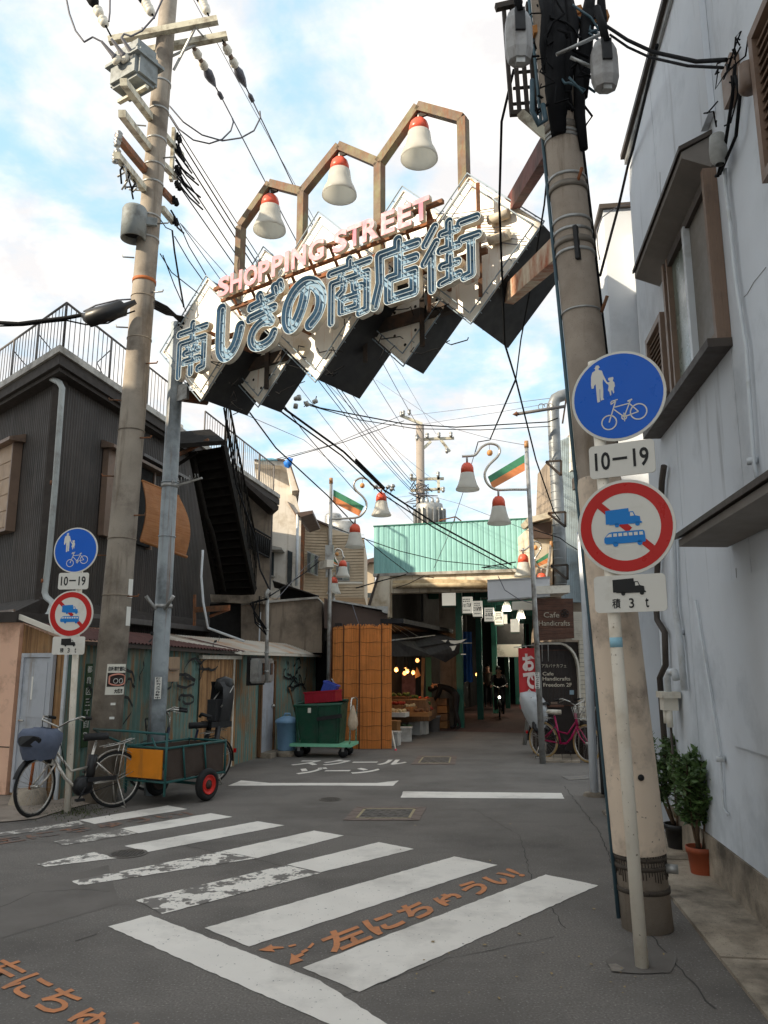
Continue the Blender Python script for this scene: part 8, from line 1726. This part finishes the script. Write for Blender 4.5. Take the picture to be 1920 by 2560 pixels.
# high voltage lines with strain insulators near the left pole
for a, b, far in (((1245, 290), (1440, 640), (1010, 1072)), ((1440, 255), (1640, 660), (1060, 1090))):
    p, q = z0p(*a), z0p(*b); Yn = 10.8; d = at(*q, 11.9)-at(*p, Yn); si = thing('strain_insulator', ('left hand' if a[0] < 1400 else 'right hand')+' white strain insulator string with grey cover below the crossarm', 'insulator', at(*p, Yn)); dd = d.normalized(); o = at(*p, Yn)
    MB().tube([o, o+d], .012, 6).build('wire', M_cable, si)
    for f_ in (.14, .34): MB().lathe([(.02, -.07), (.055, -.05), (.07, 0), (.06, .03), (.075, .05), (.05, .09), (.02, .1)], o+d*f_, 12, dd).build('disc', M_offwhite, si)
    MB().tube([o+d*.05, o+d*.13], .035, 8).tube([o+d*.24, o+d*.3], .04, 8).build('coupling', M_browntrim, si)
    MB().tube([o+d*.42, o+d*.52, o+d*.62, o+d*.75], [.04, .085, .07, .02], 8).build('cover', M_greycable, si); MB().tube([o+d*.86, o+d*.9, o+d*.99], [.02, .045, .04], 6).build('clamp', M_greycable, si)
    cable(('left' if a[0] < 1300 else 'right')+' one of two thick high voltage lines descending to the far pole', [(*q, 11.9), (*far, 29.9)], .011, M_greycable, .25)
for a, far in (((1255, 0), (1090, 1085)),): cable('thinnest high line from the top edge to the far pole', [(*z0p(*a), 10.6), (*far, 29.9)], .006, M_greycable, .1)
for lab, pts, r in (('high voltage insulator string leaving the top of the frame left of the crossarms', ((590, -20), (660, 120), (720, 235)), .05), ('high voltage insulator string crossing the top edge beside the left pole', ((925, -20), (975, 60), (1000, 120)), .05), ('insulator string at the top right end of the upper crossarm', ((1300, -20), (1330, 45), (1355, 110)), .05)):
    P = [at(*z0p(*p), 10.0 if pts[0][0] < 1200 else 10.45) for p in pts]; si = thing('strain_insulator', lab, 'insulator', P[-1]); d = P[0]-P[-1]
    MB().tube(P, .014, 6).build('wire', M_cable, si)
    for f_ in (.35, .6): MB().lathe([(.02, -.07), (.055, -.05), (.07, 0), (.06, .03), (.075, .05), (.05, .09), (.02, .1)], P[-1]+d*f_, 12, d.normalized()).build('disc', M_offwhite, si)
    MB().tube([P[-1]+d*.75, P[-1]+d*.85, P[-1]+d*1.05], [.03, .08, .09], 8).build('cover', M_cable, si)
cable('grey jumper wire looping from the transformer bushings to the top edge', [(*z0p(*p), 9.6) for p in ((430, -10), (450, 90), (490, 200), (545, 272), (600, 240), (655, 268))], .014, M_greycable)
cable('grey jumper wire rising from the bushings beside the left pole', [(*z0p(*p), 9.6) for p in ((1055, -10), (1000, 110), (920, 200), (850, 235), (805, 220), (785, 245))], .014, M_greycable)
cable('short grey wire hanging at the top left of the frame', [(*z0p(*p), 9.6) for p in ((713, -10), (712, 80), (705, 140))], .014, M_greycable)
# drooping jumper loops to the right of the left pole
cable('grey jumper loop drooping right of the left pole, outer one', [(*zJ(*p), 10.9) for p in ((65, 180), (160, 290), (290, 380), (430, 420), (560, 400), (650, 350), (695, 260), (690, 215))], .013, M_greycable, .0)
cable('grey jumper loop drooping right of the left pole, inner one', [(*zJ(*p), 10.9) for p in ((65, 240), (130, 340), (230, 415), (340, 440), (430, 410), (490, 350), (508, 290), (500, 265))], .013, M_greycable, .0)
# low voltage fan from the left pole to the far pole
for i, (a, far, r) in enumerate((((65, 250), (1040, 1190), .012), ((130, 400), (1030, 1205), .016), ((145, 500), (1040, 1225), .016), ((130, 610), (1035, 1230), .014), ((110, 700), (1045, 1245), .014), ((150, 1000), (1100, 1210), .008), ((140, 990), (1060, 1330), .009))):
    cable(['topmost', 'second', 'third', 'fourth', 'fifth', 'sixth and thinnest', 'lowest'][i]+' low voltage line fanning from left pole to far pole', [(*zJ(*a), 11.0), (*far, 29.8)], r*.75, M_cable if i != 5 else M_greycable, .35, 'low voltage lines')
for i in range(9):
    a = zJ(100+random.uniform(-10, 30), 400+i*38); b = zJ(180+i*12+random.uniform(-20, 40), 560+i*42); MBp = [at(*a, 11.1), at((a[0]+b[0])/2+random.uniform(-4, 4), (a[1]+b[1])/2+random.uniform(4, 12), 11.3), at(*b, 11.6)]
    tag(MB().tube(MBp, .015, 6).build('cable_bundle', M_cable), ['topmost', 'second', 'third', 'fourth', 'fifth', 'sixth', 'seventh', 'eighth', 'lowest'][i]+' dark twisted lead-in bundle hugging the left pole', 'cable', 'lead-in bundles')
DW = ['first wire leaving the left pole below the canister, bent at the top', 'short looped wire hugging the left pole above the sign tip', 'thick twisted wire hanging straight down to the left sign tip', 'slack wire from the left pole behind the first pink letter', 'straight thin wire beside the slack one above the left sign tip', 'thin wire from the lowest bracket of the left pole', 'steep thin wire from the lowest bracket to the steel pole top']
for pts in ([(75, 900), (105, 950), (120, 1020), (165, 1060)], [(0, 960), (40, 1020), (85, 1040), (90, 1100)], [(85, 1040), (100, 1180), (135, 1400), (165, 1570)], [(130, 990), (200, 1150), (290, 1300), (330, 1370)], [(100, 1080), (200, 1250), (300, 1390)], [(0, 1200), (80, 1330), (270, 1480)], [(20, 1210), (100, 1420), (180, 1600)]):
    cable(DW.pop(0), [(*zJ(*p), 10.6) for p in pts], .014 if pts[0][0] in (85, 75) else .008, M_cable, 0, 'drop wires at the left pole')
# thick cable entering from the left with its black splice case
zI = zf(0, 700, 2.592)
cable('thick black cable running from the left edge into the splice case', [(*zI(*p), 10.2) for p in ((-60, 275), (120, 285), (300, 262), (440, 245), (540, 225))], .03, M_cable)
cable('thinner black cable below the thick one at the left edge', [(*zI(*p), 10.25) for p in ((-60, 300), (150, 295), (300, 275), (430, 262), (560, 290), (700, 280), (790, 230), (875, 200))], .012, M_cable)
P = [at(*zI(*p), 10.2) for p in ((535, 225), (575, 250), (680, 215), (800, 180), (850, 145), (880, 140))]; sc_ = thing('splice_case', 'black cable splice case hanging left of the left pole', 'splice case', P[2]); MB().tube([P[0], P[0].lerp(P[1], .6), P[1], P[3], P[3].lerp(P[4], .3), P[5]], [.03, .07, .125, .115, .05, .035], 14).build('case', M_blackplastic, sc_)
MB().tube([at(*zI(540, 205), 10.2), at(*zI(620, 165), 10.2), at(*zI(760, 130), 10.2), at(*zI(850, 125), 10.2)], .012, 5).build('hanger_wire', M_greycable, sc_)
for k in range(4): cable(['thickest', 'second thickest', 'third thickest', 'thinnest'][k]+' black cable between the left pole and the left sign tip', [(*zI(1000, 140+k*14), 10.35), (*zI(1080, 180+k*14), 10.5), (*zI(1170+k*6, 265-k*8), 10.8)], .03-.004*k, M_cable, 0, 'bundle at the sign tip')
# heavy bundle that emerges below the sign and runs to the arcade
HB = [(*zI(1170, 265), 10.8), (715, 1025, 13.0), (860, 1130, 15.0), (960, 1225, 17.0), (1090, 1310, 18.6), (1278, 1412, 20.0)]
cable('heavy black cable bundle sweeping down to the arcade, upper strand', HB, .022, M_cable, .0, 'heavy bundle'); cable('heavy black cable bundle sweeping down to the arcade, lower strand', [(x-6, y+9, Y) for x, y, Y in HB], .016, M_cable, .0, 'heavy bundle')
tag(MB().tube([at(890, 1150, 15.6), at(960, 1220, 16.9)], .032, 6).build('cable', M_cable), 'thickened wrapped length of the heavy cable by the left lamp', 'cable')
for k in range(18):
    a = at(895+k*5.5+random.uniform(-4, 4), 1155+k*4.6+random.uniform(-8, 3), 15.7+.07*k); lv_ = None
OTH = [('thin line from the sign tip to the left street lamp', [(625, 1032, 12), (690, 1120, 13.5), (820, 1240, 16.5), (885, 1310, 17.5)], .014), ('thin line from below the sign to the white roofs', [(700, 1000, 12.5), (760, 1080, 14.5), (890, 1230, 18)], .009),
       ('cable crossing from the sign underside to the duct brackets', [(760, 1005, 12.5), (800, 1020, 13), (1010, 1060, 14.5), (1140, 1068, 15), (1370, 1055, 15.4), (1395, 1045, 15.4)], .013), ('second cable crossing just below the first to the duct brackets', [(760, 1010, 12.5), (900, 1050, 13.8), (1040, 1072, 14.5), (1200, 1075, 15.1), (1375, 1066, 15.4)], .009),
       ('thin wire from the white house roof up to the far pole top', [(680, 1150, 24.5), (830, 1112, 26.5), (1000, 1040, 29.8)], .010), ('paired thin wire from the white house roof to the far pole', [(700, 1150, 24.5), (860, 1105, 26.5), (1010, 1052, 29.8)], .014), ('thin wire from the far pole to the right behind the blue sign', [(1015, 1040, 29.8), (1180, 1020, 24), (1420, 990, 16.5)], .008), ('lower thin wire from the far pole to the right behind the blue sign', [(1030, 1065, 29.8), (1250, 1030, 24), (1420, 1000, 16.5)], .008),
       ('wire from the left lamp across the arcade front to its right end', [(825, 1315, 17.2), (905, 1345, 18), (1000, 1378, 19), (1100, 1402, 19.5), (1260, 1418, 19.8)], .011), ('thin wire from the left lamp down to the arcade beam', [(910, 1345, 17.5), (965, 1390, 18.5), (1020, 1432, 20.8)], .010), ('cable along the arcade beam from the left post', [(890, 1470, 19), (960, 1450, 20), (1020, 1435, 20.9), (1150, 1428, 20.6), (1290, 1405, 19.8)], .016),
       ('diagonal wire from the street centre up over the mint gable', [(1085, 1420, 19.5), (1125, 1330, 18.5), (1158, 1230, 16), (1195, 1105, 14.5)], .007), ('wire hanging from the right lamp bell', [(1188, 1130, 14.2), (1195, 1105, 14.2), (1225, 1100, 14.2), (1290, 950, 13)], .010), ('thin wire from the right lamp top to the left', [(1310, 1112, 14.2), (1230, 1098, 15), (1110, 1065, 18), (940, 950, 24)], .006),
       ('long dark stay wire hanging from the cable rack down to the duct', [(*zK(195, 400), 5.8), (*zK(125, 700), 5.9), (*zK(112, 1180), 6.6), (1262, 860, 8.0), (1290, 950, 9.2), (1340, 1150, 12), (1385, 1280, 14.5), (1400, 1300, 15)], .012), ('second dark wire hanging left of the right pole down to the street', [(*zK(400, 870), 5.7), (*zK(370, 1180), 6.5), (1330, 700, 7.4), (1302, 850, 8.8), (1290, 945, 10), (1225, 1098, 14)], .009),
       ('thin line low across the street from the right lamp', [(1330, 1330, 14.3), (1150, 1260, 17), (1060, 1235, 20), (980, 1245, 26)], .005), ('wire from the street lamp to the right duct', [(1335, 1325, 14.3), (1400, 1345, 15), (1420, 1360, 15.4), (1470, 1390, 14)], .010), ('curling cable under the mint gable beam', [(990, 1470, 20), (1020, 1460, 20), (1060, 1440, 20), (1085, 1445, 20)], .010), ('wire over the blank light box', [(1245, 1440, 14.8), (1262, 1475, 14.8), (1300, 1500, 14.8), (1330, 1508, 14.4)], .008),
       ('service cable from the mast up to the dark stair', [(*zC(757, 205), 13.75), (*zC(690, 60), 14.4), (640, 1350, 14.6), (590, 1210, 14.4), (560, 1020, 13)], .018), ('pale service cable from the mast to the left street lamp', [(*zC(757, 250), 13.75), (*zC(850, 190), 15), (*zC(1000, 90), 16), (*zC(1100, 10), 16.8)], .012),
       ('black lead from the right pole to the blue wall bracket, upper', [(*zK(730, 150), 5.4), (*zK(850, 230), 5.1), (*zK(1000, 300), 4.8), (*zK(1250, 355), 4.4), (*zK(1420, 345), 4.15)], .014), ('black lead from the right pole to the blue wall bracket, lower', [(*zK(750, 200), 5.4), (*zK(850, 270), 5.1), (*zK(980, 330), 4.8), (*zK(1200, 380), 4.4), (*zK(1400, 390), 4.15)], .010),
       ('twisted lead down the edge of the blue wall', [(*zK(1020, 260), 5.6), (*zK(950, 560), 6.6), (*zK(880, 860), 7.6), (*zK(850, 960), 8.0), (*zK(800, 1180), 8.1), (*zK(725, 1460), 8.2), (1500, 690, 8.2)], .016), ('thin loop of wire at the rear blue block', [(*zK(860, 1175), 8.2), (*zK(790, 1190), 8.2), (*zK(705, 1250), 8.2), (*zK(672, 1330), 8.2), (*zK(680, 1440), 8.2), (1500, 650, 8.2)], .007),
       ('thin wire from the service mast up to the sign', [(690, 1500, 14), (760, 1420, 16), (800, 1390, 16.5)], .006), ('line from the lamp pole down over the reed screen', [(880, 1510, 17), (890, 1540, 16.8), (900, 1570, 16.7)], .008), ('line sagging from the sign tip to the white house', [(610, 1035, 12), (760, 1100, 17), (860, 1180, 22)], .006)]
for lab, pts, r in OTH: cable(lab, pts, r, M_cable if r > .0085 else M_greycable)
# small junction clamps on the cables
for px, Y, lab in (((765, 1005), 12.5, 'cable junction with small clamps hanging under the sign'), ((960, 1225), 16.8, 'cable junction above the left bell lamp')):
    p = at(*px, Y); t = thing('cable_clamp', lab, 'clamp', p)
    for k in range(5): q = p+Vector((random.uniform(-.2, .2), 0, random.uniform(-.08, .1))); MB().lathe([(0, .05), (.04, .04), (.04, -.04), (0, -.05)], q, 7, (random.uniform(-1, 1), .2, random.uniform(-1, 1))).build('clamp', M_galv, t); MB().tube([q, q+Vector((random.uniform(-.1, .1), 0, random.uniform(-.15, .15)))], .008, 4).build('wire', M_cable, t)
# =================================================================== ACROSS THE SIDE STREET (outside the picture): houses added and shaped to shade the street and leave the sign sunlit
opp = thing('added_shade_houses', 'plain rendered houses added out of view across the side street, shaped for shade', 'building', (-15, 0, 0))
for y0, y1, h in ((-16, .1, 16.5), (.1, 7.3, 9.7), (7.3, 9.6, 13.0)):
    dp_ = 2.6 if h > 14 else 7.8; hs = 12.4 if y0 == .1 else h; ya, yb = y0+.01, y1-.01
    for nm, m_, zl, zh, xo in (('wall', M_whitest, (0, 0), (hs, h), 0), ('roof', M_brownmetal, (hs, h), (hs+.2, h+.2), .1)):
        MB().add([(x, y, z) for x in (-12.1-dp_-xo, -12.1+xo) for y, zz in ((ya, 0), (yb, 1)) for z in (zl[zz], zh[zz])], [(0, 1, 3, 2), (4, 6, 7, 5), (0, 4, 5, 1), (2, 3, 7, 6), (0, 2, 6, 4), (1, 5, 7, 3)]).build(nm, m_, opp)
    k = int((y1-y0)//2.5)
    for j in range(k):
        for zf_ in range(int(h//3)): wq = MB().box((-12.09, y0+1.5+j*2.5, 1.8+zf_*3), (.06, 1.2, 1.3)).build('window', M_glass, opp)
